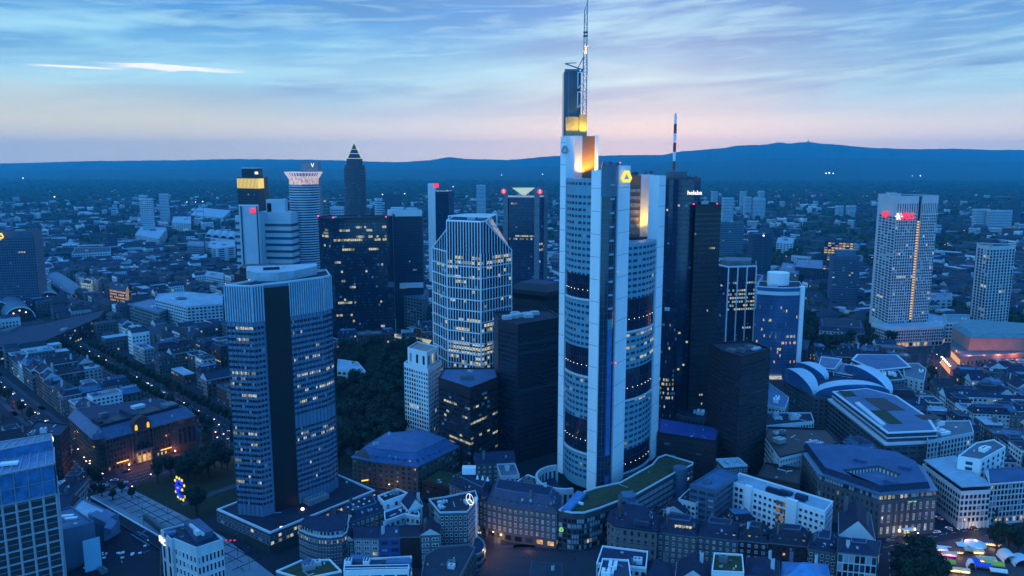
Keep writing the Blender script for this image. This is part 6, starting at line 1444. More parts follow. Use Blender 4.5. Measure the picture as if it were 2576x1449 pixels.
B('office_building', 'open white-framed glass cube behind the vaulted roofs', 'office block', 30, ((2058, 925), (2100, 930), (2118, 905), (2066, 898)), GLASSM, rm=ZINC, par=WHITE, pitch=6, w=.85, h=.85, floor=7, fr=WHITE, lit=.03, units=0)
B('office_building', 'second white-framed glass cube with one lit yellow floor, behind the vaulted roofs', 'office block', 26, ((2098, 938), (2146, 946), (2148, 922), (2106, 912)), GLASSM, rm=ZINC, par=WHITE, pitch=6, w=.85, h=.8, floor=6, fr=WHITE, lit=.25, units=0, lits=(LITY,))
layered('low dark layered pavilion office with wide overhanging roofs, north of the vaulted roofs', ((2135, 905), (2200, 935), (2300, 925), (2262, 892), (2150, 890)), 24, MIDG, [], mat('blue_flat_roof', (.09, .15, .24)))
B('office_building', 'flat-roofed building with a rank of white roof pillars, above the huge layered office', 'office block', 22, ((2200, 962), (2275, 955), (2260, 932), (2185, 938)), GREY, rm=TAR, par=PALE, pitch=3, units=5, um=WHITE)
B('office_building', 'pale curved-end building with a white arch on its roof, beside the tree-filled street', 'office block', 22, ((2275, 948), (2325, 960), (2330, 930), (2310, 915), (2270, 915)), PALE, rm=GRAVEL, pitch=4, w=.3, units=2, um=WHITE)
# left side of D1
t = B('office_building', 'white slab with a black overhanging roof terrace, above the big stone bank on its left', 'office block', 26, ((1925, 1100), (1962, 1152), (2112, 1116), (2080, 1080), (1930, 1076)), PALE, rm=BLACK, par=BLACK, pitch=2.4, w=.55, h=.6, floor=3.4, units=4, fr=PALE, lit=0)
B('office_building', 'white slab with cluttered dark roof, directly behind the slab with the overhanging roof terrace', 'office block', 25, ((1922, 1074), (2048, 1062), (2040, 1040), (1918, 1040)), PALE, rm=TAR, par=PALE, pitch=2.2, w=.5, h=.6, units=5, fr=PALE, lit=0, um=PALE)
B('office_building', 'long blue-roofed slab with two white vents at the foot of the curved glass tower', 'office block', 25, ((1925, 1020), (1975, 1030), (1985, 1002), (1930, 962)), PALE, rm=ZINC, pitch=2.6, units=2, um=WHITE, lit=0)
B('office_building', 'dark stepped brown office between the dark brown tower and the big stone bank', 'office block', 20, ((1905, 1200), (2010, 1220), (2015, 1180), (1925, 1165)), BROWN, rm=BLACK, par=BROWN, pitch=4, w=.85, h=.4, units=0, lit=0, pane=CGLASS)
B('office_building', 'long black office with bright blue roof, between the tallest tower and the dark brown tower', 'office block', 28, ((1655, 1090), (1800, 1112), (1812, 1078), (1660, 1052)), BROWN, rm=mat('blue_roof_strip', (.03, .07, .26), .7, .2, .2), par=BLACK, pitch=4.5, w=.9, h=.4, units=0, lit=.01, pane=CGLASS, bands=[4 + 3.5 * i for i in range(7)], bandm=REDST)
B('office_building', 'dark flat building with white roof hatches behind the long black office', 'office block', 22, ((1700, 1046), (1790, 1062), (1808, 1000), (1745, 1010)), MIDG, rm=TAR, units=4, um=WHITE, lit=.01)
B('office_building', 'white-banded low office at the foot of the mast tower', 'office block', 28, ((1694, 1000), (1712, 1010), (1746, 990), (1728, 978)), GLASSM, rm=TAR, par=WHITE, pitch=20, w=.98, h=.5, fr=WHITE, units=0)
B('office_building', 'second white-banded office right of the first, at the foot of the mast tower', 'office block', 34, ((1780, 965), (1808, 958), (1812, 935), (1786, 940)), GLASSM, rm=TAR, par=WHITE, pitch=20, w=.98, h=.5, fr=WHITE, units=0)
# park-side buildings
B('civic_building', 'low classical house with a lit portico left of the round-topped trees, below the twin-fronted tower', 'house', 15, ((1935, 868), (2028, 880), (2036, 856), (1950, 846)), STONE, 'hip', rm=SLATE, rise=4, pitch=4, litrows={0: .2})
B('civic_building', 'long pale palace with central pediment behind the trees, left of the white podium block', 'house', 18, ((2062, 830), (2175, 838), (2172, 815), (2058, 808)), PALE, 'mansard', rm=SLATE, rise=5, ins=4, pitch=4, dorm=6)
def opera():
    q = pxpoly(20, ((2392, 872), (2420, 900), (2640, 885), (2640, 855), (2440, 845), (2395, 850)))
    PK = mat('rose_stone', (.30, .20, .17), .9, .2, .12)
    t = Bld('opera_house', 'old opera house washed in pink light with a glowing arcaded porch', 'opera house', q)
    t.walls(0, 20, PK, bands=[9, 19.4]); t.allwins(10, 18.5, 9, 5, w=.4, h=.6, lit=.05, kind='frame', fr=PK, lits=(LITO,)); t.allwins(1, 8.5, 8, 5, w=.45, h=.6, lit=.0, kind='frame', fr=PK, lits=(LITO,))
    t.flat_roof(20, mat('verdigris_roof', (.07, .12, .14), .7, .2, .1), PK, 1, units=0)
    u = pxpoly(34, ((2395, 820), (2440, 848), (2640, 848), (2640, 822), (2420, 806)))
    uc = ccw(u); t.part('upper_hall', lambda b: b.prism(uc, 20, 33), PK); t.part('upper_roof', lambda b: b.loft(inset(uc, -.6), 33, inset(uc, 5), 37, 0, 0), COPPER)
    for k in range(9):
        p = at(2396 + k * 4, 862 + k * 4.0, 17); 
    f0, f1 = Vector(q[0]), Vector(q[1]); d = (f1 - f0).normalized(); n = Vector((d.y, -d.x)); n = n if n.y < 0 or n.x < 0 else -n; rz = math.atan2(d.y, d.x); L = (f1 - f0).length
    t.part('porch', lambda b: (b.box((*(f0 + d * L / 2 + n * 4), 0), (L * .8, 8, 9), rz, 0), [b.box((*(f0 + d * (L * (.15 + .7 * i / 6)) + n * 8.2), 1), (2.4, .5, 5.5), rz, 1) for i in range(7)], [b.box((*(f0 + d * (L * (.15 + .7 * i / 6)) + n * .3), 10.5), (2.4, .5, 6), rz, 1) for i in range(7)]), [PK, emit('porch_glow', (1, .45, .18), .9)])
    for i in range(6):
        p = f0 + d * (L * (.12 + .76 * i / 5)) + n * 8.6; t.part('porch_lamp', lambda b: (b.cyl((p.x, p.y, 9), .9, 1.2, 8, 0), b.cyl((p.x, p.y, 8), .15, 1, 5, 1)), [LAMPW, FRAMED])
    for (px, py, z, e) in ((2385, 905, 4, 9000), (2420, 958, 3, 8000), (2455, 960, 3, 8000), (2495, 958, 3, 8000), (2540, 956, 3, 8000), (2405, 880, 22, 3500), (2440, 890, 22, 5000), (2475, 891, 22, 5000), (2515, 890, 22, 5000), (2560, 889, 22, 5000)):
        p = at(px, py, z); l = bpy.data.lights.new('floodlight', 'POINT'); l.energy = e; l.color = (1, .25, .16); l.shadow_soft_size = 1; o = bpy.data.objects.new('floodlight', l); COL.objects.link(o); o.parent = t.root; o.location = p - ROOT[t.root.name]
    t.finish()
opera()
# --- station and other left midground
def sheds():
    for (lab, cx_, py0, w, z) in (('largest barrel-vaulted train shed of the station, lit arch in front', 52, 790, 34, 20), ('middle barrel-vaulted train shed of the station', 122, 752, 40, 22), ('small barrel-vaulted train shed at the right end of the station', 206, 738, 30, 17), ('train shed cut by the left edge of the picture', -12, 778, 40, 22)):
        p = at(cx_, py0 + 20); ang = R(128); d = Vector((math.cos(ang), math.sin(ang))); n = Vector((-d.y, d.x)); hw = w / 2
        L = 260; q = [tuple(Vector(p[:2]) + n * s * hw + d * k) for s, k in ((-1, 0), (1, 0), (1, L), (-1, L))]
        t = Bld('train_shed', lab, 'train shed', q, occ=2); N_ = 12; b = MB(); g = MB()
        for i in range(N_):
            a0, a1 = math.pi * i / N_, math.pi * (i + 1) / N_
            P_ = lambda a, k: (*(Vector(p[:2]) + n * math.cos(a) * hw + d * k), 5 + math.sin(a) * (z - 5))
            b.face([P_(a1, 0), P_(a0, 0), P_(a0, L), P_(a1, L)]); g.face([P_(a0, 1), P_(a1, 1), (*P_(a1, 1)[:2], 0), (*P_(a0, 1)[:2], 0)])
        b.build('barrel_roof', [mat('pale_shed_roof', (.09, .15, .21), .6, .2, .03)], t.root); g.build('end_glazing', [mat('shed_end_glass', (.02, .02, .03), .3)], t.root)
        b = MB()
        for i in range(N_):
            a0, a1 = math.pi * i / N_, math.pi * (i + 1) / N_; b.bar(tuple(Vector(P_(a0, -.5))), tuple(Vector(P_(a1, -.5))), 1.2)
        b.build('arch_rim', [PANEL], t.root)
        if cx_ < 140 and cx_ > 0:
            for i in range(3): e = Vector(p[:2]) + n * (i - 1) * 7 - d * .6; t.part('station_lamp', lambda b: b.cyl((e.x, e.y, 12 + (i % 2) * 3), .8, 1, 6), LAMPW)
sheds()
t = B('station_building', 'long dark station front with small lights before the train sheds', 'station building', 18, ((-40, 880), (110, 860), (250, 800), (262, 780), (100, 815), (-40, 832)), BROWN, rm=SLATE, pitch=6, lit=.08, units=3, occ=1, lits=(LITY, LITW))
midlist = [  # (label, cat, z, px poly, wall, roof, pitch, lit)
 ('long white office with rounded square windows, middle left distance', 34, ((390, 752), (470, 772), (560, 765), (560, 745), (470, 735), (400, 740)), W2, 4.6, .0, PALER),
 ('grey stone block with close windows in front of the long white office', 24, ((325, 765), (400, 788), (448, 768), (380, 752)), mat('dusk_grey_wall', (.16, .2, .22)), 3, .0, ZINC),
 ('stone block with rows of warm lit windows right of the train sheds', 32, ((275, 725), (315, 732), (322, 715), (282, 712)), STONE, 4, .75, SLATE),
 ('small dark block with one glowing pale blue facade behind the sheds', 24, ((203, 712), (228, 716), (232, 706), (206, 702)), LITB, 6, .3, TAR),
 ('long white apartment block with dark bays, upper left', 22, ((15, 690), (110, 716), (128, 706), (40, 680)), W2, 4, .02, SLATE),
 ('twin white apartment block with dark bays behind the long one', 28, ((180, 640), (278, 634), (278, 622), (190, 624)), W2, 5, .0, SLATE),
 ('white cube museum with a lit reddish gallery, left of the ribboned white tower', 28, ((522, 620), (545, 626), (592, 620), (590, 608), (530, 606)), W2, 30, .0, PALER),
 ('grey gridded block left of the white cube museum', 32, ((470, 618), (512, 620), (514, 608), (474, 606)), mat('dusk_grey_wall', (.16, .2, .22)), 5, .02, ZINC),
 ('white curved hotel block in the middle distance below the museum', 26, ((515, 692), (562, 700), (562, 688), (520, 682)), W2, 5, .02, PALER),
 ('pale terraced block beside the long avenue in the distance', 30, ((340, 590), (400, 600), (420, 575), (355, 570)), W2, 6, .0, PALER),
 ('pale block on the right side of the long avenue in the distance', 30, ((432, 560), (480, 562), (480, 545), (436, 545)), W2, 8, .0, PALER),
 ('broad low pale halls beyond the wavy roof', 22, ((480, 540), (560, 548), (580, 530), (500, 522)), W2, 12, .0, PALER),
 ('white low villa-like office on the wooded right, in the middle distance', 24, ((1953, 610), (1995, 612), (1998, 600), (1958, 598)), W2, 8, .0, PALER),
 ('long pale office strip right of the dark mast slab', 26, ((1850, 660), (1884, 680), (1892, 662), (1860, 650)), W2, 5, .02, ZINC),
 ('pale office row between the glass tower and the wooded park', 24, ((1960, 680), (2008, 690), (2016, 668), (1970, 660)), mat('dusk_grey_wall', (.16, .2, .22)), 5, .05, ZINC),
 ('dark glazed office beside the banded tower', 30, ((2000, 672), (2070, 678), (2070, 655), (2005, 652)), mat('night_blue_wall', (.03, .045, .08)), 5, .05, ZINC),
 ('grid-windowed pale block behind the chequered glass tower', 45, ((1850, 700), (1905, 712), (1920, 694), (1870, 684)), W2, 7, .0, SLATE),
 ('flat pale office at the foot of the slim gridded tower', 24, ((2380, 812), (2440, 812), (2438, 792), (2376, 792)), PALE, 4, .05, COPPER),
 ('low long office strip right of the twin-fronted tower', 20, ((2340, 752), (2395, 752), (2395, 738), (2342, 738)), W2, 8, .0, ZINC),
 ('concrete office with two white roof bars behind the white gridded tower', 42, ((995, 740), (1062, 752), (1078, 730), (1010, 722)), mat('dusk_grey_wall', (.16, .2, .22)), 6, .0, ZINC),
 ('low gallery with a yellow lit curved glass roof, right of the black glass tower', 12, ((980, 848), (1080, 870), (1088, 856), (985, 838)), GREY, 5, .5, LITY),
 ('white roofed hall right of the twin-slab tower', 20, ((848, 930), (920, 935), (900, 912), (850, 905)), PALE, 5, .05, PALER),
]
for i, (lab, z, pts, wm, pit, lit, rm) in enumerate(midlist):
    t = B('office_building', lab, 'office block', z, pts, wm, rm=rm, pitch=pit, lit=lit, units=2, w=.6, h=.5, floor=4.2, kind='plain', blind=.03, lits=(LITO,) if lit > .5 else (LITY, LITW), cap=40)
# wavy hall roof
t = Bld('exhibition_hall', 'hall with a wavy pale shell roof in the left distance', 'hall', pxpoly(26, ((515, 592), (592, 600), (594, 582), (525, 576))))
t.walls(0, 22, W2); b = MB(); P = t.poly
A0, A1, A2, A3 = [Vector(v) for v in P[:4]]
for i in range(24):
    for j in range(4):
        def pt(u, v): q = A0.lerp(A1, u).lerp(A3.lerp(A2, u), v); return (*q, 23 + 7 * abs(math.sin(u * math.pi * 4)) * (1 - .5 * v))
        b.face([pt(i / 24, j / 4), pt((i + 1) / 24, j / 4), pt((i + 1) / 24, (j + 1) / 4), pt(i / 24, (j + 1) / 4)])
b.build('shell_roof', [PALER], t.root); t.finish()
# distant towers
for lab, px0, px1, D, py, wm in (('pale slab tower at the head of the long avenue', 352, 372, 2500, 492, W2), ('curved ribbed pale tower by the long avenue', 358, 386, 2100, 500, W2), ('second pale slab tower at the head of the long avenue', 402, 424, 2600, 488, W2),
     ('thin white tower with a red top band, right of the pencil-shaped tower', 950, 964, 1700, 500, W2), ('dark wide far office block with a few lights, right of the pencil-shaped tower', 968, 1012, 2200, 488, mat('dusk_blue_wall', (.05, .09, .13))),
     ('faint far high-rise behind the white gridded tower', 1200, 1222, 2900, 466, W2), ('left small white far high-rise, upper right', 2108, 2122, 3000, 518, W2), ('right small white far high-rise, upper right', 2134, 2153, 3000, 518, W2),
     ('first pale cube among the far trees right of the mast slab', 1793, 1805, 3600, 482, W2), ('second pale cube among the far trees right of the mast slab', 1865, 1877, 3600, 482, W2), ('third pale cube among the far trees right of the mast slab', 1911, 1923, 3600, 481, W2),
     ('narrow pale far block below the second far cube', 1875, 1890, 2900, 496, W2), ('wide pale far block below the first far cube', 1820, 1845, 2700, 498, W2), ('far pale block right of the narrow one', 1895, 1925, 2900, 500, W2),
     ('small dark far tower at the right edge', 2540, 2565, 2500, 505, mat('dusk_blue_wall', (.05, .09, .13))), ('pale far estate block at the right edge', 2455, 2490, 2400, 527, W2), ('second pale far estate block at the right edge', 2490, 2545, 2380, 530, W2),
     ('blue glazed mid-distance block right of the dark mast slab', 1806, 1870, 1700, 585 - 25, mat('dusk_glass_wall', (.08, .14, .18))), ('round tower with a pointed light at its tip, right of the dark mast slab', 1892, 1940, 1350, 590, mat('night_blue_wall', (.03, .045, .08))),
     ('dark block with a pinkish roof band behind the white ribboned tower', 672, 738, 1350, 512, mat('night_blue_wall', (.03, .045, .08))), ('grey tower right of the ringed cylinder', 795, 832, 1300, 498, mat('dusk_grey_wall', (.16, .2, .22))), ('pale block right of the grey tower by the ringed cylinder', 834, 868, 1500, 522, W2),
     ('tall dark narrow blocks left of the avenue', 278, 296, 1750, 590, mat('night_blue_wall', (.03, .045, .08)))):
    z = zat(D, py); z = max(z, 18)
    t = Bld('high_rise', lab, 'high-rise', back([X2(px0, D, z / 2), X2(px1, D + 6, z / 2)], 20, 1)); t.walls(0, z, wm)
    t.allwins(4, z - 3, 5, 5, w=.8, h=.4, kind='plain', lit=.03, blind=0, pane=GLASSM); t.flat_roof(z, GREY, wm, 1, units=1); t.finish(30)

# ================================================================== ordinary houses in street blocks
ORD = ['first', 'second', 'third', 'fourth', 'fifth', 'sixth', 'seventh', 'eighth', 'ninth', 'tenth', 'eleventh', 'twelfth', 'thirteenth', 'fourteenth', 'fifteenth', 'sixteenth', 'seventeenth', 'eighteenth', 'nineteenth', 'twentieth']
def ordn(i): return ORD[i] if i < 20 else '%dth' % (i + 1)
WALLS = [(CREAM, 'cream'), (PALE, 'pale'), (GREY, 'grey'), (MIDG, 'dark grey'), (STONE, 'brown'), (PALE, 'pale'), (BRICK, 'dark red'), (WHITE, 'white'), (MIDG, 'dark grey'), (STONE, 'brown'), (MIDG, 'dark grey')]
cands = []
def district(nm, o, ang, bw, bd, st, iu, iv, hmin, hmax, ok, depth=13, flat=.3, off=(0, 0)):
    o = Vector(o); u = Vector((math.cos(ang), math.sin(ang))); v = Vector((-u.y, u.x))
    for i in range(*iu):
        for j in range(*iv):
            c = o + u * (i * (bw + st) + off[0]) + v * (j * (bd + st) + off[1])
            mid = c + u * bw / 2 + v * bd / 2
            if not ok(mid): continue
            px = pix((mid.x, mid.y, 10))
            if not (-120 < px[0] < 2700) or mid.y < 330: continue
            hb = random.uniform(hmin, hmax); key = (nm, i, j)
            def put(a, b, dpt):     # houses along one side of the block
                L = (b - a).length; d = (b - a) / L; n = Vector((-d.y, d.x)); s = 0
                while s < L - 7:
                    w = min(random.uniform(13, 26), L - s)
                    if L - s - w < 8: w = L - s
                    dp = dpt * random.uniform(.9, 1.15); q = [a + d * s, a + d * (s + w), a + d * (s + w) + n * dp, a + d * s + n * dp]
                    h = hb + random.choice((-3.2, 0, 0, 0, 2.5)) + random.uniform(-.5, .5)
                    cands.append((key, [tuple(x) for x in q], h, flat)); s += w + .02
            put(c, c + u * bw, depth); put(c + u * bw + v * bd, c + v * bd, depth)
            put(c + u * bw + v * (depth + 1), c + u * bw + v * (bd - depth - 1), depth); put(c + v * (bd - depth - 1), c + v * (depth + 1), depth)
            if min(bw, bd) > depth * 3 + 8:
                m0 = c + u * (bw * .3) + v * (bd / 2 - 5); cands.append((key, [tuple(x) for x in (m0, m0 + u * bw * .35, m0 + u * bw * .35 + v * 10, m0 + v * 10)], hb * random.uniform(.35, .9), .8))
A134 = math.atan2(.72, -.69)
GALL = lambda m: m.x < -90 - (m.y - 560) * .02 and m.y < 1500 and m.y > 440
district('the station quarter', (-230, 590), A134, 92, 66, 15, (-3, 12), (-7, 8), 17, 22, GALL, off=(12, 16))
cent = lambda m: -150 < m.x < 330 and 620 < m.y < 1500 and not (m.x > 300 and m.y < 900)
district('the tower quarter', (-150, 640), R(12), 80, 56, 14, (-1, 8), (0, 13), 17, 25, cent, flat=.5)
old = lambda m: m.x > 255 + (m.y - 480) * .1 and 430 < m.y < 830
district('the old town', (262, 440), R(-8), 62, 44, 9, (0, 9), (-2, 9), 15, 19, old, depth=12, flat=.3)
west = lambda m: m.x > 300 and 830 < m.y < 1500
district('the villa quarter', (300, 860), R(20), 76, 60, 26, (-1, 9), (-2, 8), 12, 17, west, depth=12, flat=.25)
front = lambda m: 330 < m.y < 520 and -330 < m.x < 300
district('the front blocks', (-330, 340), R(8), 60, 46, 12, (0, 11), (0, 4), 15, 20, front, depth=12)
good = []
for key, q, h, fl in cands:
    if free(ccw(q)):
        m = centroid(q); p = pix((m[0], m[1], h)); 
        if -60 < p[0] < 2640 and 380 < p[1] < 1560: good.append((math.hypot(m[0], m[1]), key, q, h, fl, p[0]))
good.sort(key=lambda t: t[0])
near, rest = good[:290], good[290:]
blocks = {}
for g in near: blocks.setdefault(g[1], []).append(g)
dist_rank = {}
for k in sorted(blocks, key=lambda k: min(g[0] for g in blocks[k])): dist_rank.setdefault(k[0], []).append(k)
NHOUSE = 0
for k, gs in blocks.items():
    gs.sort(key=lambda g: g[5]); bi = dist_rank[k[0]].index(k)
    for gi, (dd, key, q, h, fl, _) in enumerate(gs):
        wm, wn_ = random.choice(WALLS); q = ccw(q); r = random.random()
        rt = 'flat' if (r < fl or len(q) != 4) else ('mansard' if r < fl + .35 else 'gable')
        lab = '%s %s-roofed house, %s from left in %s nearest block of %s' % (wn_, rt if rt != 'gable' else 'pitched', ordn(gi), ordn(bi), k[0])
        t = Bld('town_house', lab, 'house', q, group='ordinary houses of ' + k[0], occ=0)
        t.walls(0, h, wm)
        kd = 'cross' if dd < 560 and random.random() < .5 else 'frame'
        t.allwins(1, h - .8, 3.3, random.choice((2.9, 3.4, 4)), w=random.choice((.38, .45, .55)), h=random.choice((.48, .55)), kind=kd if dd < 760 else 'plain', fr=FRAME if wm in (MIDG, BRICK, STONE) else FRAMED, lit=.09, blind=.10, lits=(LITY, LITW, LITO, LITW))
        if rt == 'flat': t.flat_roof(h, random.choice((TAR, TAR, GRAVEL, ZINC, PALER)), random.choice((PALE, GREY)), .8, units=random.choice((0, 1, 2)))
        elif rt == 'mansard': t.sloped_roof(h, 'mansard', random.choice((SLATE, SLATE2, TILE, ZINC)), 4.2, 2.6, .4, top=random.choice((TAR, SLATE, ZINC)), chim=random.choice((1, 2)), dorm=4 if dd < 700 else 0, dm=random.choice((PALE, GREY, SLATE)))
        else: t.sloped_roof(h, 'gable', random.choice((SLATE, SLATE2, TILE)), random.uniform(4, 6), 3, .4, chim=random.choice((1, 2)), dm=random.choice((wm, PALE)))
        t.finish(26 if dd < 640 else (10 if dd < 800 else 0)); NHOUSE += 1
# everything past the individual houses: one mass of small far roofs
def mass(name, items, label):
    mats = [MIDG, CREAM, PALE, GREY, SLATE, TAR, ZINC, GLASS, WHITE, TILE, LITW, PALER]; b = MB()
    for q, h, kind in items:
        q = ccw(q); w = random.choice((0, 0, 0, 4, 2, 3, 0, 8, 0, 1) if name == 'distant_houses' else (0, 2, 0, 3, 8, 0, 0, 4, 2)); b.prism(q, 0, h, w, random.choice((4, 5, 5, 4, 6, 11, 11)))
        if kind and len(q) == 4:
            p = q if math.dist(q[0], q[1]) > math.dist(q[1], q[2]) else q[1:] + q[:1]; rr = random.uniform(2.5, 5); m = random.choice((4, 4, 9, 5))
            r0 = ((p[0][0] + p[3][0]) / 2, (p[0][1] + p[3][1]) / 2); r1 = ((p[1][0] + p[2][0]) / 2, (p[1][1] + p[2][1]) / 2)
            b.face([(*p[0], h), (*p[1], h), (*r1, h + rr), (*r0, h + rr)], m); b.face([(*p[2], h), (*p[3], h), (*r0, h + rr), (*r1, h + rr)], m)
            b.face([(*p[1], h), (*p[2], h), (*r1, h + rr)], w); b.face([(*p[3], h), (*p[0], h), (*r0, h + rr)], w)
        for i in range(len(q)):
            a, c = Vector(q[i]), Vector(q[(i + 1) % len(q)]); d = c - a; L = d.length
            if L < 6: continue
            d /= L; n = Vector((d.y, -d.x))
            if n.y > 0: continue
            for z in range(2, int(h) - 2, 4):
                if a.y > 1700:
                    p0, p1 = a + d * 1 + n * .1, c - d * 1 + n * .1; b.face([(*p0, z), (*p1, z), (*p1, z + 1.7), (*p0, z + 1.7)], 7)
                else:
                    for s in range(int(L / 3.6)):
                        p0 = a + d * (s * 3.6 + 1) + n * .1; p1 = p0 + d * 1.8; b.face([(*p0, z), (*p1, z), (*p1, z + 1.9), (*p0, z + 1.9)], 10 if random.random() < .02 else 7)
    o = b.build(name, mats); o['kind'] = 'stuff'; o['label'] = label; o['category'] = 'houses'
mass('distant_houses', [(q, h, random.random() > fl) for _, _, q, h, fl, _ in rest], 'dense mass of small roofs filling the blocks beyond the nearer houses')
far = []
def dens(x, y):
    r = x / y
    base = 1.0 if r < .1 else (.60 if r < .3 else .34)
    base *= max(0, 1 - (y - 1400) / 3600) ** .8
    return base * (.18 + .82 * (math.sin(x * .006 + 1.3) * math.sin(y * .0047 + .6) > -.25))
for _ in range(15000):
    y = 1380 + 3600 * random.random() ** 1.5; x = random.uniform(-.78, .78) * y
    if random.random() > dens(x, y): continue
    L, W_ = random.uniform(14, 42), random.uniform(10, 16); a = random.choice((.2, 1.77, 2.35, .8)) + random.uniform(-.12, .12)
    if random.random() < .05: L, W_ = random.uniform(50, 110), random.uniform(18, 40)
    u = Vector((math.cos(a), math.sin(a))); v = Vector((-u.y, u.x)); c = Vector((x, y)); q = [tuple(c + u * s * L / 2 + v * k * W_ / 2) for s, k in ((-1, -1), (1, -1), (1, 1), (-1, 1))]
    if not free(ccw(q)): continue
    far.append((q, random.choice((8, 11, 14, 17, 20, 24)) if L < 50 else random.uniform(8, 22), L < 50 and random.random() < .5))
mass('far_suburbs', far, 'scattered suburb roofs and estates fading into the blue distance')

b = MB()
for _ in range(300):
    y = random.uniform(1000, 6000); x = random.uniform(-.7, .7) * y; sz_ = .5 + y / 3500
    b.box((x, y, random.uniform(7, 16)), (sz_, sz_, sz_ * .8), 0, random.choice((0, 0, 1, 2)))
o = b.build('distant_lights', [emit('far_warm_light', (1, .6, .3), 2.2), emit('far_white_light', (.9, .95, 1), 1.8), emit('far_red_light', (1, .1, .25), 1.5)]); o['kind'] = 'stuff'; o['label'] = 'sprinkle of tiny street lights over the far suburbs'; o['category'] = 'lights'
# ================================================================== trees
def crown_mesh(seed, rx, rz, z0, leaves=1500, m=None):
    rnd = random.Random(seed); b = MB(); cl = []
    for _ in range(16):
        a = rnd.uniform(0, 6.28); r = rnd.uniform(0, .62) * rx; z = z0 + rz * rnd.uniform(.55, 1.5); k = rnd.uniform(.3, .52)
        cl.append((r * math.cos(a), r * math.sin(a), z, rx * k, rnd.random()))
    for i in range(leaves):
        c = rnd.choice(cl); v = Vector((rnd.gauss(0, 1), rnd.gauss(0, 1), rnd.gauss(0, .8))).normalized() * c[3] * rnd.uniform(.6, 1.05)
        p = Vector((c[0], c[1], c[2])) + v; s = rnd.uniform(.22, .5); t_ = Vector((rnd.gauss(0, 1), rnd.gauss(0, 1), rnd.gauss(0, 1))).normalized(); w = t_.cross(v).normalized() * s; t2 = w.cross(v).normalized() * s * 1.3
        b.face([p - w - t2, p + w - t2, p + w * .6 + t2, p - w * .6 + t2], 0 if c[4] < .5 else 1)
    for c in cl:      # dark inner mass of each clump, so the crown is not see-through
        q = [(c[0] + c[3] * .62 * x, c[1] + c[3] * .62 * y, c[2] + c[3] * .5 * z) for x, y, z in ((1, 0, 0), (0, 1, 0), (-1, 0, 0), (0, -1, 0), (0, 0, 1), (0, 0, -1))]
        for f in ((0, 1, 4), (1, 2, 4), (2, 3, 4), (3, 0, 4), (1, 0, 5), (2, 1, 5), (3, 2, 5), (0, 3, 5)): b.face([q[i] for i in f], 0)
    return b
def make_tree(name, label, seed, rx, rz, z0, group, leaves=1500):
    t = thing(name, label, 'tree', (0, 0, 0), group)
    b = MB(); b.cyl((0, 0, 0), .35 + rx * .03, z0 + rz * .5, 7, 0, .16)
    rnd = random.Random(seed)
    for k in range(5): a = k * 1.26 + rnd.random(); b.bar((0, 0, z0 * .8), (math.cos(a) * rx * .5, math.sin(a) * rx * .5, z0 + rz * .9), .2)
    b.build('trunk', BARK, t); crown_mesh(seed, rx, rz, z0, leaves).build('crown', [LEAF, LEAF2], t); return t
TP = [make_tree('tree', 'tree', 11 + i, rx, rz, z0, None) for i, (rx, rz, z0) in enumerate(((6.0, 6.0, 4), (5.0, 5.5, 3.5), (7.2, 6.5, 5), (3.0, 3.2, 2.4)))]
used = [False] * 4
def plant(k, x, y, label, group=None, s=1.0, cap=[0]):
    cap[0] += 1
    if used[k]: o = copy_tree(TP[k])
    else: o = TP[k]; used[k] = True
    o.location = (x, y, .0); o.rotation_euler = (0, 0, random.uniform(0, 6.28)); o.scale = (s, s, s * random.uniform(.9, 1.1)); o['label'] = label; o['category'] = 'tree'
    if group: o['group'] = group
    elif 'group' in o: del o['group']
    return o
def fillpoly(poly, step, label, group, ks=(0, 1, 2), avoid=(), chk=True, jit=.35, smin=.85, smax=1.2):
    poly = ccw(poly); xs = [p[0] for p in poly]; ys = [p[1] for p in poly]; y = min(ys)
    while y < max(ys):
        x = min(xs)
        while x < max(xs):
            p = (x + random.uniform(-jit, jit) * step, y + random.uniform(-jit, jit) * step)
            if inside(p, poly) and not any(inside(p, a) for a in avoid) and not (chk and any(inside(p, o) for o in OCC[NB0:NB1])): plant(random.choice(ks), p[0], p[1], label, group, random.uniform(smin, smax))
            x += step
        y += step
NB0, NB1 = 0, 0
bld_occ = [o for o in OCC if not any(o == ccw(p) for p in (park1, park2, park3))]
OCC2 = OCC; 
parks = [ccw(p) for p in (park1, park2, park3)]
OCC = [o for o in OCC if o not in parks]; NB1 = len(OCC)
fillpoly(park2, 12.5, 'dark leafy tree in the unlit park right of the twin-slab tower', 'trees of the park right of the twin-slab tower', smin=1.1, smax=1.45)
fillpoly(park3, 13.5, 'dark leafy tree in the park strip below the white twin-fronted tower', 'trees of the park below the white twin-fronted tower', smin=1.1, smax=1.4)
fillpoly([G(330, 1225), G(400, 1190), G(560, 1160), G(590, 1180), G(520, 1215), G(430, 1228)], 8.5, 'big dark tree on the lawn between the sandstone palace and the twin-slab tower', 'trees on the lawn before the sandstone palace', ks=(0, 2))
fillpoly([G(2262, 1500), G(2268, 1415), G(2345, 1418), G(2385, 1500)], 7.0, 'dark tree in the clump left of the fair stalls', 'tree clump left of the fair stalls', ks=(0, 2), smin=.9, smax=1.1, chk=False)
fillpoly([G(2505, 1395), G(2560, 1362), G(2620, 1355), G(2620, 1400)], 8.5, 'dark tree on the small green right of the crossing', 'trees right of the crossing', ks=(0, 1), chk=False)
for x, y in ((497, 1300), (494, 1292)): plant(2, *G(x, y), 'tall dark columnar tree at the plaza edge by the twin-slab tower, %s one' % ('nearer' if y > 1295 else 'farther'), None, .95)
for i, (x, y) in enumerate(((238, 1242), (257, 1250), (284, 1258), (307, 1240), (332, 1254))): plant(3, *G(x, y), 'small round tree on the pale plaza, %s from the left' % ORD[i], None, .95)
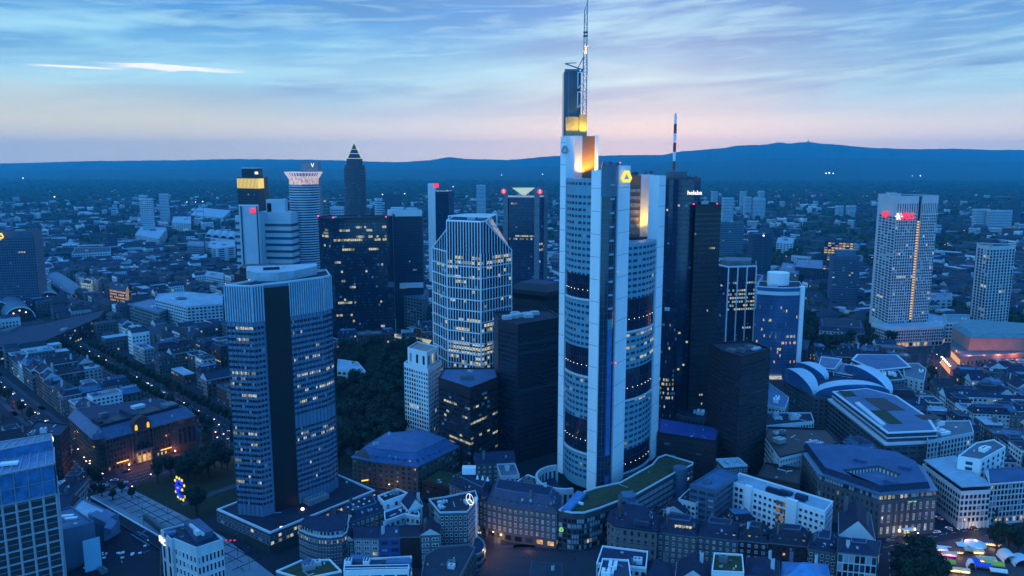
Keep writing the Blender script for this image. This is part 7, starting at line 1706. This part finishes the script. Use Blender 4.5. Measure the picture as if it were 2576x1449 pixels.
for i, (x, y) in enumerate(((2262, 1168), (2276, 1180), (2290, 1176))): plant(2, *G(x, y), 'tall tree behind the stone bank, %s from the left of three' % ORD[i], None, 1.05)
for i in range(9): p = at(2440 + i * 17, 1322 - i * 2, 0); plant(1, p.x, p.y, 'street tree before the lit shop floor at the right edge', 'street trees before the lit shop floor', .75)
for i in range(5): p = at(2340 + (i % 2) * 10, 1005 - i * 14, 0); plant(1, p.x, p.y, 'tree in the leafy street gap left of the old town', 'trees of the leafy street gap', .95)
for pts, off, nm in ((KAISER, 9.5, 'boulevard'), (KAISER, -9.5, 'boulevard'), (MUNCH, 6.5, 'side street')):
    for i in range(len(pts) - 1):
        a, c = Vector(pts[i]), Vector(pts[i + 1]); d = (c - a); L = d.length; d /= L; n = Vector((-d.y, d.x)); s = 4
        while s < L:
            if nm == 'side street' and random.random() < .6: s += 12; continue
            q = a + d * s + n * off
            if q.y < 860: plant(1, q.x, q.y, 'street tree in the dark row along the %s running away from the sandstone palace' % nm, 'street trees along the %s' % nm, random.uniform(.8, 1.0))
            s += 12
# far wooded ground: counted by nobody
b = MB(); rnd = random.Random(5)
def clump(x, y, r, h):
    n = 6; a0 = rnd.uniform(0, 6); ring = [(x + r * math.cos(a0 + i * 1.047) * rnd.uniform(.75, 1.2), y + r * math.sin(a0 + i * 1.047) * rnd.uniform(.75, 1.2)) for i in range(n)]
    ring2 = [(x + (p[0] - x) * .62, y + (p[1] - y) * .62) for p in ring]; m = rnd.randint(0, 1)
    for i in range(n):
        j = (i + 1) % n; b.face([(*ring[i], 0), (*ring[j], 0), (*ring[j], h * .55), (*ring[i], h * .55)], m); b.face([(*ring[i], h * .55), (*ring[j], h * .55), (*ring2[j], h * .9), (*ring2[i], h * .9)], m)
    b.face([(*p, h * .9) for p in ring2], m)
CELL = {}
for o in OCC + [ccw(q) for q, _, _ in far]:
    if max(p[1] for p in o) > 1000:
        for gx in range(int(min(p[0] for p in o) // 40), int(max(p[0] for p in o) // 40) + 1):
            for gy in range(int(min(p[1] for p in o) // 40), int(max(p[1] for p in o) // 40) + 1): CELL.setdefault((gx, gy), []).append(o)
for _ in range(26000):
    y = 1000 + 9500 * rnd.random() ** 1.7; x = rnd.uniform(-.80, .80) * y
    f = 1 - dens(x, max(y, 1400)) * .75
    if y < 1500 and x < 380: f *= .12
    if rnd.random() > f: continue
    if any(inside((x, y), o) for o in CELL.get((int(x // 40), int(y // 40)), ())): continue
    if y < 1500 and not free([(x - 4, y - 4), (x + 4, y - 4), (x + 4, y + 4), (x - 4, y + 4)]): continue
    s = 1 + max(0, y - 1500) / 1800; clump(x, y, rnd.uniform(4, 8) * s, rnd.uniform(8, 15) * (1 + .12 * (s - 1)))
o = b.build('far_woods', [LEAF, LEAF2]); o['kind'] = 'stuff'; o['label'] = 'dark tree cover between the suburbs and on the plain below the hills'; o['category'] = 'woods'
# far pinpoint lights
for i, (px, py, D, r) in enumerate(((137, 496, 2600, 4), (58, 449, 5200, 6), (2078, 437, 5600, 8), (2086, 436, 5600, 10), (2096, 437, 5600, 7), (2315, 443, 5400, 7), (2295, 443, 5400, 4), (1262, 441, 5200, 5), (1365, 439, 5200, 5), (1140, 470, 3300, 3), (1018, 488, 2200, 2.5), (962, 490, 2000, 2.2), (510, 508, 2500, 2.5), (470, 509, 2500, 2.5), (492, 509, 2500, 2.5), (1921, 594, 1340, 2.6), (1824, 507, 3000, 2))):
    z = max(5, zat(D, py)); x = xat(px, D, z); t = thing('floodlight_mast', 'far white light on a mast, %s from the left along the distant plain' % ordn(sorted([137, 58, 2078, 2086, 2096, 2315, 2295, 1262, 1365, 1140, 1018, 962, 510, 470, 492, 1921, 1824]).index(px)), 'light mast', (x, D, 0))
    b = MB(); b.cyl((x, D, 0), .6, z, 5); b.build('mast', FRAMED, t); b = MB(); b.cyl((x, D, z), r * .5, r * .7, 6); b.build('lamp', LAMPC, t)

# ================================================================== vehicles, lamps, people, fair
def make_car(paint, lights=True):
    t = thing('car', 'car', 'car'); L, W_ = 4.4, 1.8
    prof = [(-2.2, .35), (-2.2, .85), (-1.9, 1.0), (-1.3, 1.0), (1.05, 1.0), (1.9, .88), (2.2, .7), (2.2, .35)]
    b = MB(); n = len(prof)
    for s in (-1, 1): f = [(x, s * W_ / 2, z) for x, z in prof]; b.face(f if s < 0 else f[::-1])
    for i in range(n): j = (i + 1) % n; b.face([(prof[i][0], W_ / 2, prof[i][1]), (prof[j][0], W_ / 2, prof[j][1]), (prof[j][0], -W_ / 2, prof[j][1]), (prof[i][0], -W_ / 2, prof[i][1])])
    b.face([(-1.35, -.72, 1.44), (.35, -.72, 1.44), (.35, .72, 1.44), (-1.35, .72, 1.44)]); b.build('body', paint, t)
    g = MB(); lo_ = [(-1.75, -.82), (1.05, -.82), (1.05, .82), (-1.75, .82)]; up_ = [(-1.35, -.72), (.35, -.72), (.35, .72), (-1.35, .72)]; g.loft(lo_, 1.0, up_, 1.43); g.build('window', GLASS, t)
    for x in (-1.35, 1.35):
        for s in (-1, 1):
            w = MB(); pa = [(x + .33 * math.cos(a * .785), .33 + .33 * math.sin(a * .785)) for a in range(8)]
            w.face([(p[0], s * .93, p[1]) for p in (pa if s < 0 else pa[::-1])])
            for i in range(8): q0, q1 = pa[i], pa[(i + 1) % 8]; w.face([(q0[0], s * .93, q0[1]), (q1[0], s * .93, q1[1]), (q1[0], s * .7, q1[1]), (q0[0], s * .7, q0[1])])
            w.build('wheel', BLACK, t)
    for s in (-.6, .6):
        w = MB(); w.box((2.2, s, .58), (.1, .4, .22)); w.build('headlight', LAMPC if lights else GLASSB, t)
        w = MB(); w.box((-2.2, s, .68), (.1, .38, .2)); w.build('tail_light', emit('tail_lamp', (1, .04, .03), 2.5) if lights else SIGNR and mat('tail_glass', (.2, .01, .01), .3), t)
    return t
CARP = [make_car(p, l) for p, l in ((mat('white_car_paint', (.7, .7, .7), .3, 0, spec=.6), True), (mat('dark_car_paint', (.03, .03, .035), .25, 0, spec=.6), True), (mat('silver_car_paint', (.3, .32, .34), .3, 0, metal=.5), False), (mat('black_car_paint', (.015, .016, .02), .25, 0, spec=.6), False))]
cu = [False] * 4
def car(k, x, y, rz, label, group=None):
    o = copy_tree(CARP[k]) if cu[k] else CARP[k]; cu[k] = True; o.location = (x, y, .14); o.rotation_euler = (0, 0, rz); o['label'] = label
    if group: o['group'] = group
    elif 'group' in o: del o['group']
CN = {0: 'white', 1: 'dark', 2: 'silver', 3: 'black'}
p0 = at(288, 1210); car(0, p0.x, p0.y, 3.3, 'white car crossing before the sandstone palace, the left of two'); p0 = at(313, 1217); car(0, p0.x, p0.y, 3.7, 'white car crossing before the sandstone palace, the right of two')
p0 = at(2362, 1306); car(0, p0.x, p0.y, 1.9, 'white car in the street right of the stone bank'); p0 = at(2389, 1333); car(0, p0.x, p0.y, 2.1, 'white car leaving the crossing by the stone bank')
for nm, pts, w, side in (('boulevard', KAISER, 24, 1), ('side street', MUNCH, 17, 1), ('street by the stone bank', [tuple(at(2235, 1400)[:2]), tuple(at(2430, 1250)[:2])], 17, 1), ('shop street', [tuple(at(1215, 1420)[:2]), tuple(at(1190, 1320)[:2])], 12, 1), ('street before the sandstone palace', [tuple(at(150, 1238)[:2]), tuple(at(560, 1140)[:2])], 20, 1), ('opera square street', [tuple(at(2330, 990)[:2]), tuple(at(2372, 875)[:2])], 20, 1), ('wide crossing on the right', [tuple(at(2180, 1372)[:2]), tuple(at(2560, 1330)[:2])], 24, 1)):
    for i in range(len(pts) - 1):
        a, c = Vector(pts[i]), Vector(pts[i + 1]); d = c - a; L = d.length; d /= L; n = Vector((-d.y, d.x)); s = 5; rz = math.atan2(d.y, d.x)
        while s < L - 4:
            q = a + d * s
            if q.y < 900:
                if random.random() < .45: k = random.choice((2, 3, 2)); car(k, *(q + n * (w / 2 - 1.2)), rz, '%s car parked in the row along the %s' % (CN[k], nm), 'parked cars along the %s' % nm)
                if random.random() < .12: k = random.choice((0, 1)); car(k, *(q + n * (-w / 5)), rz + math.pi, '%s car with headlights on, driving along the %s' % (CN[k], nm), 'cars driving along the %s' % nm)
                if random.random() < .10: k = random.choice((0, 1)); car(k, *(q + n * (w / 5)), rz, '%s car with red tail lights, driving away along the %s' % (CN[k], nm), 'cars driving away along the %s' % nm)
            s += 6.2
for k in range(4):
    if not cu[k]: car(k, -150, 520, 0, 'car parked behind the park trees')
def lamp(x, y, label, h=8, group=None, m=LAMPW, arm=True):
    t = thing('street_lamp', label, 'street lamp', (x, y, 0), group); b = MB(); b.cyl((x, y, 0), .12, h, 6, 0, .07)
    if arm: b.bar((x, y, h), (x + 1.3, y - .6, h + .15), .1)
    b.build('pole', FRAMED, t); b = MB(); b.box((x + (1.3 if arm else 0), y - (.6 if arm else 0), h - .1), (.8, .4, .28)); b.build('lamp_head', m, t)
for i, (x, y) in enumerate(((290, 1276), (350, 1270), (362, 1325), (424, 1315), (598, 1400), (628, 1436))): q = at(x, y); lamp(q.x, q.y, 'tall dark lamp pole on the pale plaza, %s from the left' % ORD[i], 13, None, GREY, False)
for nm, pts in (('boulevard', KAISER), ('side street', MUNCH)):
    for i in range(len(pts) - 1):
        a, c = Vector(pts[i]), Vector(pts[i + 1]); d = c - a; L = d.length; d /= L
        for s in range(10, int(L), 30):
            q = a + d * s + Vector((-d.y, d.x)) * 3
            if q.y < 900: lamp(q.x, q.y, 'small street lamp glinting between the trees of the %s' % nm, 7, 'street lamps of the %s' % nm)
for i, (x, y) in enumerate(((210, 1170), (215, 1180), (224, 1186), (170, 1142), (178, 1150), (330, 1245), (377, 1214), (395, 1206), (2350, 940), (2360, 925), (2352, 905), (1235, 1362), (1248, 1350), (1232, 1342), (2420, 1310), (2300, 1365), (975, 1240), (560, 1110), (540, 1105), (1745, 1285))):
    q = at(x, y); lamp(q.x, q.y, 'lit street lamp number %s counted from the left among the kerbside lamps' % ordn(sorted([210, 215, 224, 170, 178, 330, 377, 395, 2350, 2360, 2352, 1235, 1248, 1232, 2420, 2300, 975, 560, 540, 1745]).index(x)), 6)
# shop street glow
for (px, py, z, e, c_) in ((1255, 1350, 2.5, 900, (1, .55, .25)), (1228, 1340, 2.5, 700, (1, .6, .3)), (972, 1236, 2.5, 700, (1, .6, .25)), (2455, 1325, 3, 500, (1, .65, .3)), (2285, 1345, 3, 400, (1, .85, .6)), (1330, 1375, 2.5, 400, (1, .4, .25))):
    l = bpy.data.lights.new('shop_light', 'POINT'); l.energy = e; l.color = c_; l.shadow_soft_size = .8; o = bpy.data.objects.new('shop_light', l); COL.objects.link(o); o.location = at(px, py, z)
for i, (px, py) in enumerate(((250, 900), (350, 1150), (60, 930), (500, 1130), (130, 1100), (1260, 1360), (2280, 1345), (2455, 1330), (2130, 1385), (170, 1140), (100, 1060), (45, 1002), (330, 960), (420, 985), (520, 1070), (225, 1190), (560, 1130), (1225, 1385), (1700, 1300), (2420, 1345), (2350, 930), (2370, 890), (2300, 1160), (1200, 1290), (980, 1245), (640, 1130), (2150, 900))):
    l = bpy.data.lights.new('street_spill_light', 'POINT'); l.energy = 1100; l.color = (1, .5, .22); l.shadow_soft_size = .6; o = bpy.data.objects.new('street_spill_light', l); COL.objects.link(o); o.location = at(px, py, 6.5)  # bodiless lamps added to spill warm light along the streets
# red banner bar on a pole
q = at(598, 1400); t = thing('signal_gantry', 'red-lit horizontal bar on a dark pole right of the pale corner block', 'sign', tuple(q)); b = MB(); b.cyl((q.x, q.y, 0), .18, 10, 6); b.bar((q.x, q.y, 9.7), (q.x - 6.5, q.y - .8, 9.2), .3); b.build('pole', FRAMED, t)
b = MB(); [b.box((q.x - k, q.y - .45, 9.3), (.9, .3, .5)) for k in (1, 3.2, 5.6)]; b.build('red_lamp', SIGNR, t)
# tram standing at the stop
q0, q1 = at(372, 1312), at(408, 1342); d = (q1 - q0).normalized(); rz = math.atan2(d.y, d.x); t = thing('tram', 'dark tram standing on the tracks at the plaza beside the pale corner block', 'tram', tuple((q0 + q1) / 2))
b = MB(); m_ = (q0 + q1) / 2; L = (q1 - q0).length + 8
b.box((m_.x, m_.y, .5), (L, 2.5, 2.9), rz); b.box((m_.x, m_.y, 3.4), (L * .9, 1.6, .35), rz); b.build('body', mat('tram_teal', (.02, .06, .06), .4, 0), t)
b = MB(); b.box((m_.x, m_.y, 1.7), (L * .96, 2.56, 1.0), rz); b.build('window_strip', GLASSM, t)
b = MB(); [b.box((*(m_ + d * k * L * .35)[:2], .1), (2.4, 2.2, .45), rz) for k in (-1, 0, 1)]; b.build('bogie', BLACK, t)
# euro-shaped light sculpture
q = at(455, 1262); t = thing('light_sculpture', 'blue neon euro sign sculpture ringed with yellow stars on the dark lawn', 'sculpture', tuple(q))
yaw = R(-42); U = Vector((math.cos(yaw), math.sin(yaw), 0)); Cc = Vector((q.x, q.y, 8.6)); P_ = lambda x, z: Cc + U * x + Vector((0, 0, z))
b = MB(); N_ = 22
for i in range(N_): a0, a1 = R(45 + 270 * i / N_), R(45 + 270 * (i + 1) / N_); b.bar(P_(4.6 * math.cos(a0), 5.2 * math.sin(a0)), P_(4.6 * math.cos(a1), 5.2 * math.sin(a1)), 1.15)
for z in (.9, -.9): b.bar(P_(-6.3, z - .3), P_(2.2, z + .3), .95)
b.build('euro_symbol', SIGNB, t)
for k in range(12):
    a = k * math.pi / 6; c = P_(7.0 * math.cos(a), 7.4 * math.sin(a)) if k % 3 else P_(3.0 * math.cos(a), 6.6 * math.sin(a)); s = MB(); nn = Vector((-U.y, U.x, 0)); nn = nn if nn.y < 0 else -nn
    ps = [c + U * (r * math.sin(j * math.pi / 5)) + Vector((0, 0, r * math.cos(j * math.pi / 5))) for j in range(10) for r in ((.95 if j % 2 == 0 else .5),)]
    s.face([p + nn * .35 for p in ps]); s.face([p - nn * .35 for p in ps[::-1]])
    for j in range(10): s.face([ps[j] + nn * .35, ps[j] - nn * .35, ps[(j + 1) % 10] - nn * .35, ps[(j + 1) % 10] + nn * .35])
    s.build('star', STARY, t)
b = MB(); b.box((q.x, q.y, 0), (3, 3, 1.4)); b.bar((q.x, q.y, 1), (q.x, q.y, 4), .6); b.build('base', FRAMED, t)
# people: one skinned figure, copied
def figure():
    vs = [((0, 0, .95), .15), ((0, 0, 1.2), .14), ((0, 0, 1.42), .16), ((0, 0, 1.53), .06), ((0, 0, 1.68), .11), ((.1, 0, .88), .1), ((.13, .12, .5), .07), ((.13, -.02, .08), .05), ((.13, .14, .03), .045), ((-.1, 0, .88), .1), ((-.13, -.1, .5), .07), ((-.13, -.2, .08), .05), ((-.13, -.05, .03), .045), ((.2, 0, 1.4), .06), ((.26, -.05, 1.12), .045), ((.27, .08, .88), .035), ((-.2, 0, 1.4), .06), ((-.26, .05, 1.12), .045), ((-.27, .15, .9), .035)]
    es = [(0, 1), (1, 2), (2, 3), (3, 4), (0, 5), (5, 6), (6, 7), (7, 8), (0, 9), (9, 10), (10, 11), (11, 12), (2, 13), (13, 14), (14, 15), (2, 16), (16, 17), (17, 18)]
    me = bpy.data.meshes.new('p'); me.from_pydata([v for v, _ in vs], es, []); o = bpy.data.objects.new('p', me); COL.objects.link(o); md = o.modifiers.new('s', 'SKIN'); o.modifiers.new('u', 'SUBSURF').levels = 1
    for i, (_, r) in enumerate(vs): me.skin_vertices[0].data[i].radius = (r, r)
    me.skin_vertices[0].data[0].use_root = True
    m = bpy.data.meshes.new_from_object(o.evaluated_get(bpy.context.evaluated_depsgraph_get())); bpy.data.objects.remove(o); m.materials.clear(); m.materials.append(mat('dark_clothing', (.02, .022, .03), .9, 0)); return m
FM = figure()
PEOPLE = [(567, 1408, 'plaza'), (576, 1410, 'plaza'), (581, 1411, 'plaza'), (597, 1432, 'plaza'), (608, 1436, 'plaza'), (612, 1438, 'plaza'), (1318, 1408, 'street square'), (1330, 1404, 'street square'), (1445, 1412, 'street square'), (1250, 1368, 'street square'), (1262, 1372, 'street square'), (2400, 1400, 'fair'), (2420, 1392, 'fair'), (2440, 1404, 'fair'), (2470, 1412, 'fair'), (2390, 1388, 'fair'), (2352, 950, 'opera square'), (2366, 940, 'opera square'), (2374, 955, 'opera square')]
for x, y, w in PEOPLE:
    q = at(x, y); o = bpy.data.objects.new('person', FM); COL.objects.link(o); o.location = (q.x, q.y, .27 if w in ('plaza', 'fair') else .24 if w == 'street square' else .08); o.rotation_euler = (0, 0, random.uniform(0, 6)); tag(o, 'tiny person in dark clothes walking on the ' + w, 'person', 'people walking on the ' + w)
# fair stalls, bottom right
def stall(kind, px, py, w, dpt, m, label, rz=.25, glow=None, h=3):
    q = at(px, py); t = thing('market_stall' if kind != 'tent' else 'tent', label, 'stall' if kind != 'tent' else 'tent', (q.x, q.y, .24)); cr, sr = math.cos(rz), math.sin(rz)
    R_ = lambda u, v, z: (q.x + u * cr - v * sr, q.y + u * sr + v * cr, z)
    b = MB(); 
    for u in (-1, 1):
        for v in (-1, 1): b.bar(R_(u * w / 2 * .95, v * dpt / 2 * .95, .24), R_(u * w / 2 * .95, v * dpt / 2 * .95, h), .14)
    b.build('post', FRAMED, t)
    b = MB()
    if kind == 'tent':
        for (u0, v0), (u1, v1) in (((-1, -1), (1, -1)), ((1, -1), (1, 1)), ((1, 1), (-1, 1)), ((-1, 1), (-1, -1))):
            b.face([R_(u0 * w / 2, v0 * dpt / 2, h), R_(u1 * w / 2, v1 * dpt / 2, h), R_(u1 * w / 8, v1 * dpt / 8, h * 1.45), R_(u0 * w / 8, v0 * dpt / 8, h * 1.45)]); b.face([R_(u0 * w / 8, v0 * dpt / 8, h * 1.45), R_(u1 * w / 8, v1 * dpt / 8, h * 1.45), R_(0, 0, h * 2.3)])
    elif kind == 'arch':
        for i in range(8):
            a0, a1 = math.pi * i / 8, math.pi * (i + 1) / 8; b.face([R_(-math.cos(a0) * w / 2, -dpt / 2, .3 + math.sin(a0) * h * 1.4), R_(-math.cos(a1) * w / 2, -dpt / 2, .3 + math.sin(a1) * h * 1.4), R_(-math.cos(a1) * w / 2, dpt / 2, .3 + math.sin(a1) * h * 1.4), R_(-math.cos(a0) * w / 2, dpt / 2, .3 + math.sin(a0) * h * 1.4)])
    else:
        b.face([R_(-w / 2, -dpt / 2, h - .4), R_(w / 2, -dpt / 2, h - .4), R_(w / 2, 0, h + .6), R_(-w / 2, 0, h + .6)]); b.face([R_(-w / 2, 0, h + .6), R_(w / 2, 0, h + .6), R_(w / 2, dpt / 2, h - .4), R_(-w / 2, dpt / 2, h - .4)])
        b.face([R_(-w / 2, -dpt / 2, h - .9), R_(w / 2, -dpt / 2, h - .9), R_(w / 2, -dpt / 2, h - .4), R_(-w / 2, -dpt / 2, h - .4)])
        b.face([R_(-w / 2, 0, h + .6), R_(-w / 2, dpt / 2, h - .4), R_(-w / 2, -dpt / 2, h - .4)]); b.face([R_(w / 2, 0, h + .6), R_(w / 2, -dpt / 2, h - .4), R_(w / 2, dpt / 2, h - .4)])
    b.build('canopy', m, t); b = MB(); b.box(R_(0, 0, .24), (w * .86, dpt * .7, 1.1), rz); b.build('counter', BROWN, t)
    if glow:
        b = MB()
        for k in range(int(w / .9)): u = -w / 2 + .5 + k * .9; b.box(R_(u, -dpt / 2 - .1, h - .55), (.3, .2, .25), rz)
        b.box(R_(0, -dpt / 2 * .8, 1.5), (w * .8, .1, .8), rz); b.build('light_string', glow, t)
        l = bpy.data.lights.new('stall_light', 'POINT'); l.energy = 600; l.color = (1, .6, .3); l.shadow_soft_size = .4; o = bpy.data.objects.new('stall_light', l); COL.objects.link(o); o.parent = t; p = R_(0, -dpt / 2 - 1.5, 2.2); o.location = (p[0] - q.x, p[1] - q.y, p[2] - .24)
YC = mat('yellow_awning', (.55, .52, .06), .8, .1, 1); BC = mat('blue_awning', (.05, .10, .55), .8, .1, 1); CC = mat('cream_awning', (.55, .50, .30), .8, .1, 1); WC = mat('white_canvas', (.72, .74, .74), .8, .1, 1)
GO = emit('golden_bulbs', (1, .62, .22), 2.2); PG = emit('pink_bulbs', (1, .15, .8), 1.6)
FAIR = [('gable', 2364, 1388, 11, 5, WC, 'white roofed stall with pink and purple glow, leftmost at the fair', PG), ('gable', 2402, 1394, 8, 5, mat('red_awning', (.3, .1, .08)), 'stall outlined in golden bulbs at the centre of the fair', GO), ('tent', 2418, 1383, 5, 5, WC, 'pointed white tent beside the golden bulb stall', None),
        ('gable', 2386, 1402, 8, 4, CC, 'cream awning stall below the pink-lit stall', PG), ('gable', 2438, 1392, 6, 4, CC, 'cream awning stall right of the pointed tent', None), ('gable', 2458, 1396, 6, 4, CC, 'grey-cream awning stall under the round carousel roof', GO),
        ('gable', 2386, 1424, 6, 4, YC, 'small bright yellow awning stall beside the tree clump', None), ('gable', 2480, 1416, 9, 5, CC, 'wide cream canopy in the middle right of the fair', GO), ('gable', 2500, 1428, 9, 5, YC, 'wide bright yellow canopy at the fair', None), ('gable', 2470, 1432, 8, 4.5, BC, 'bright blue canopy left of the yellow canopy', None),
        ('gable', 2448, 1420, 5, 4, BC, 'small blue canopy behind the white van-like tent', None), ('arch', 2442, 1430, 4, 5, WC, 'small rounded white tent near the bottom of the fair', None), ('arch', 2535, 1408, 8, 9, WC, 'arched white tent at the right side of the fair', None), ('arch', 2570, 1420, 10, 8, mat('pale_blue_canvas', (.4, .6, .68)), 'large arched pale blue tent at the right edge', None),
        ('gable', 2400, 1442, 6, 3.5, CC, 'cream stall at the bottom edge beside the trees', GO), ('gable', 2425, 1445, 5, 3.5, CC, 'second cream stall at the bottom edge of the fair', GO), ('gable', 2510, 1446, 8, 3.5, WC, 'white awning stall at the bottom edge of the fair', None), ('gable', 2493, 1376, 9, 3, mat('navy_awning', (.04, .06, .15)), 'long dark stall with a string of orange bulbs at the top of the fair', GO)]
for k, px, py, w, dp, m, lab, gl in FAIR: stall(k, px, py, w, dp, m, lab, rz=random.uniform(-.35, -.1), glow=gl)  # some cream stalls carry golden strings added for a warmer glow
q = at(2452, 1384); t = thing('carousel', 'round carousel with a pale ribbed roof and white lamp at the fair', 'carousel', (q.x, q.y, .24)); b = MB(); b.cyl((q.x, q.y, 3.4), 5.4, .5, 18); b.cyl((q.x, q.y, 3.9), 5.4, 1.6, 18, 0, .5); b.build('canopy', WC, t)
b = MB(); b.cyl((q.x, q.y, .24), 5, .5, 18); b.cyl((q.x, q.y, .7), .5, 2.8, 8); [b.cyl((q.x + 4.4 * math.cos(k), q.y + 4.4 * math.sin(k), .7), .08, 2.8, 5) for k in range(6)]; b.build('platform', BROWN, t); b = MB(); b.cyl((q.x, q.y, 5.5), .9, .4, 10); b.build('lamp', SIGNW, t)
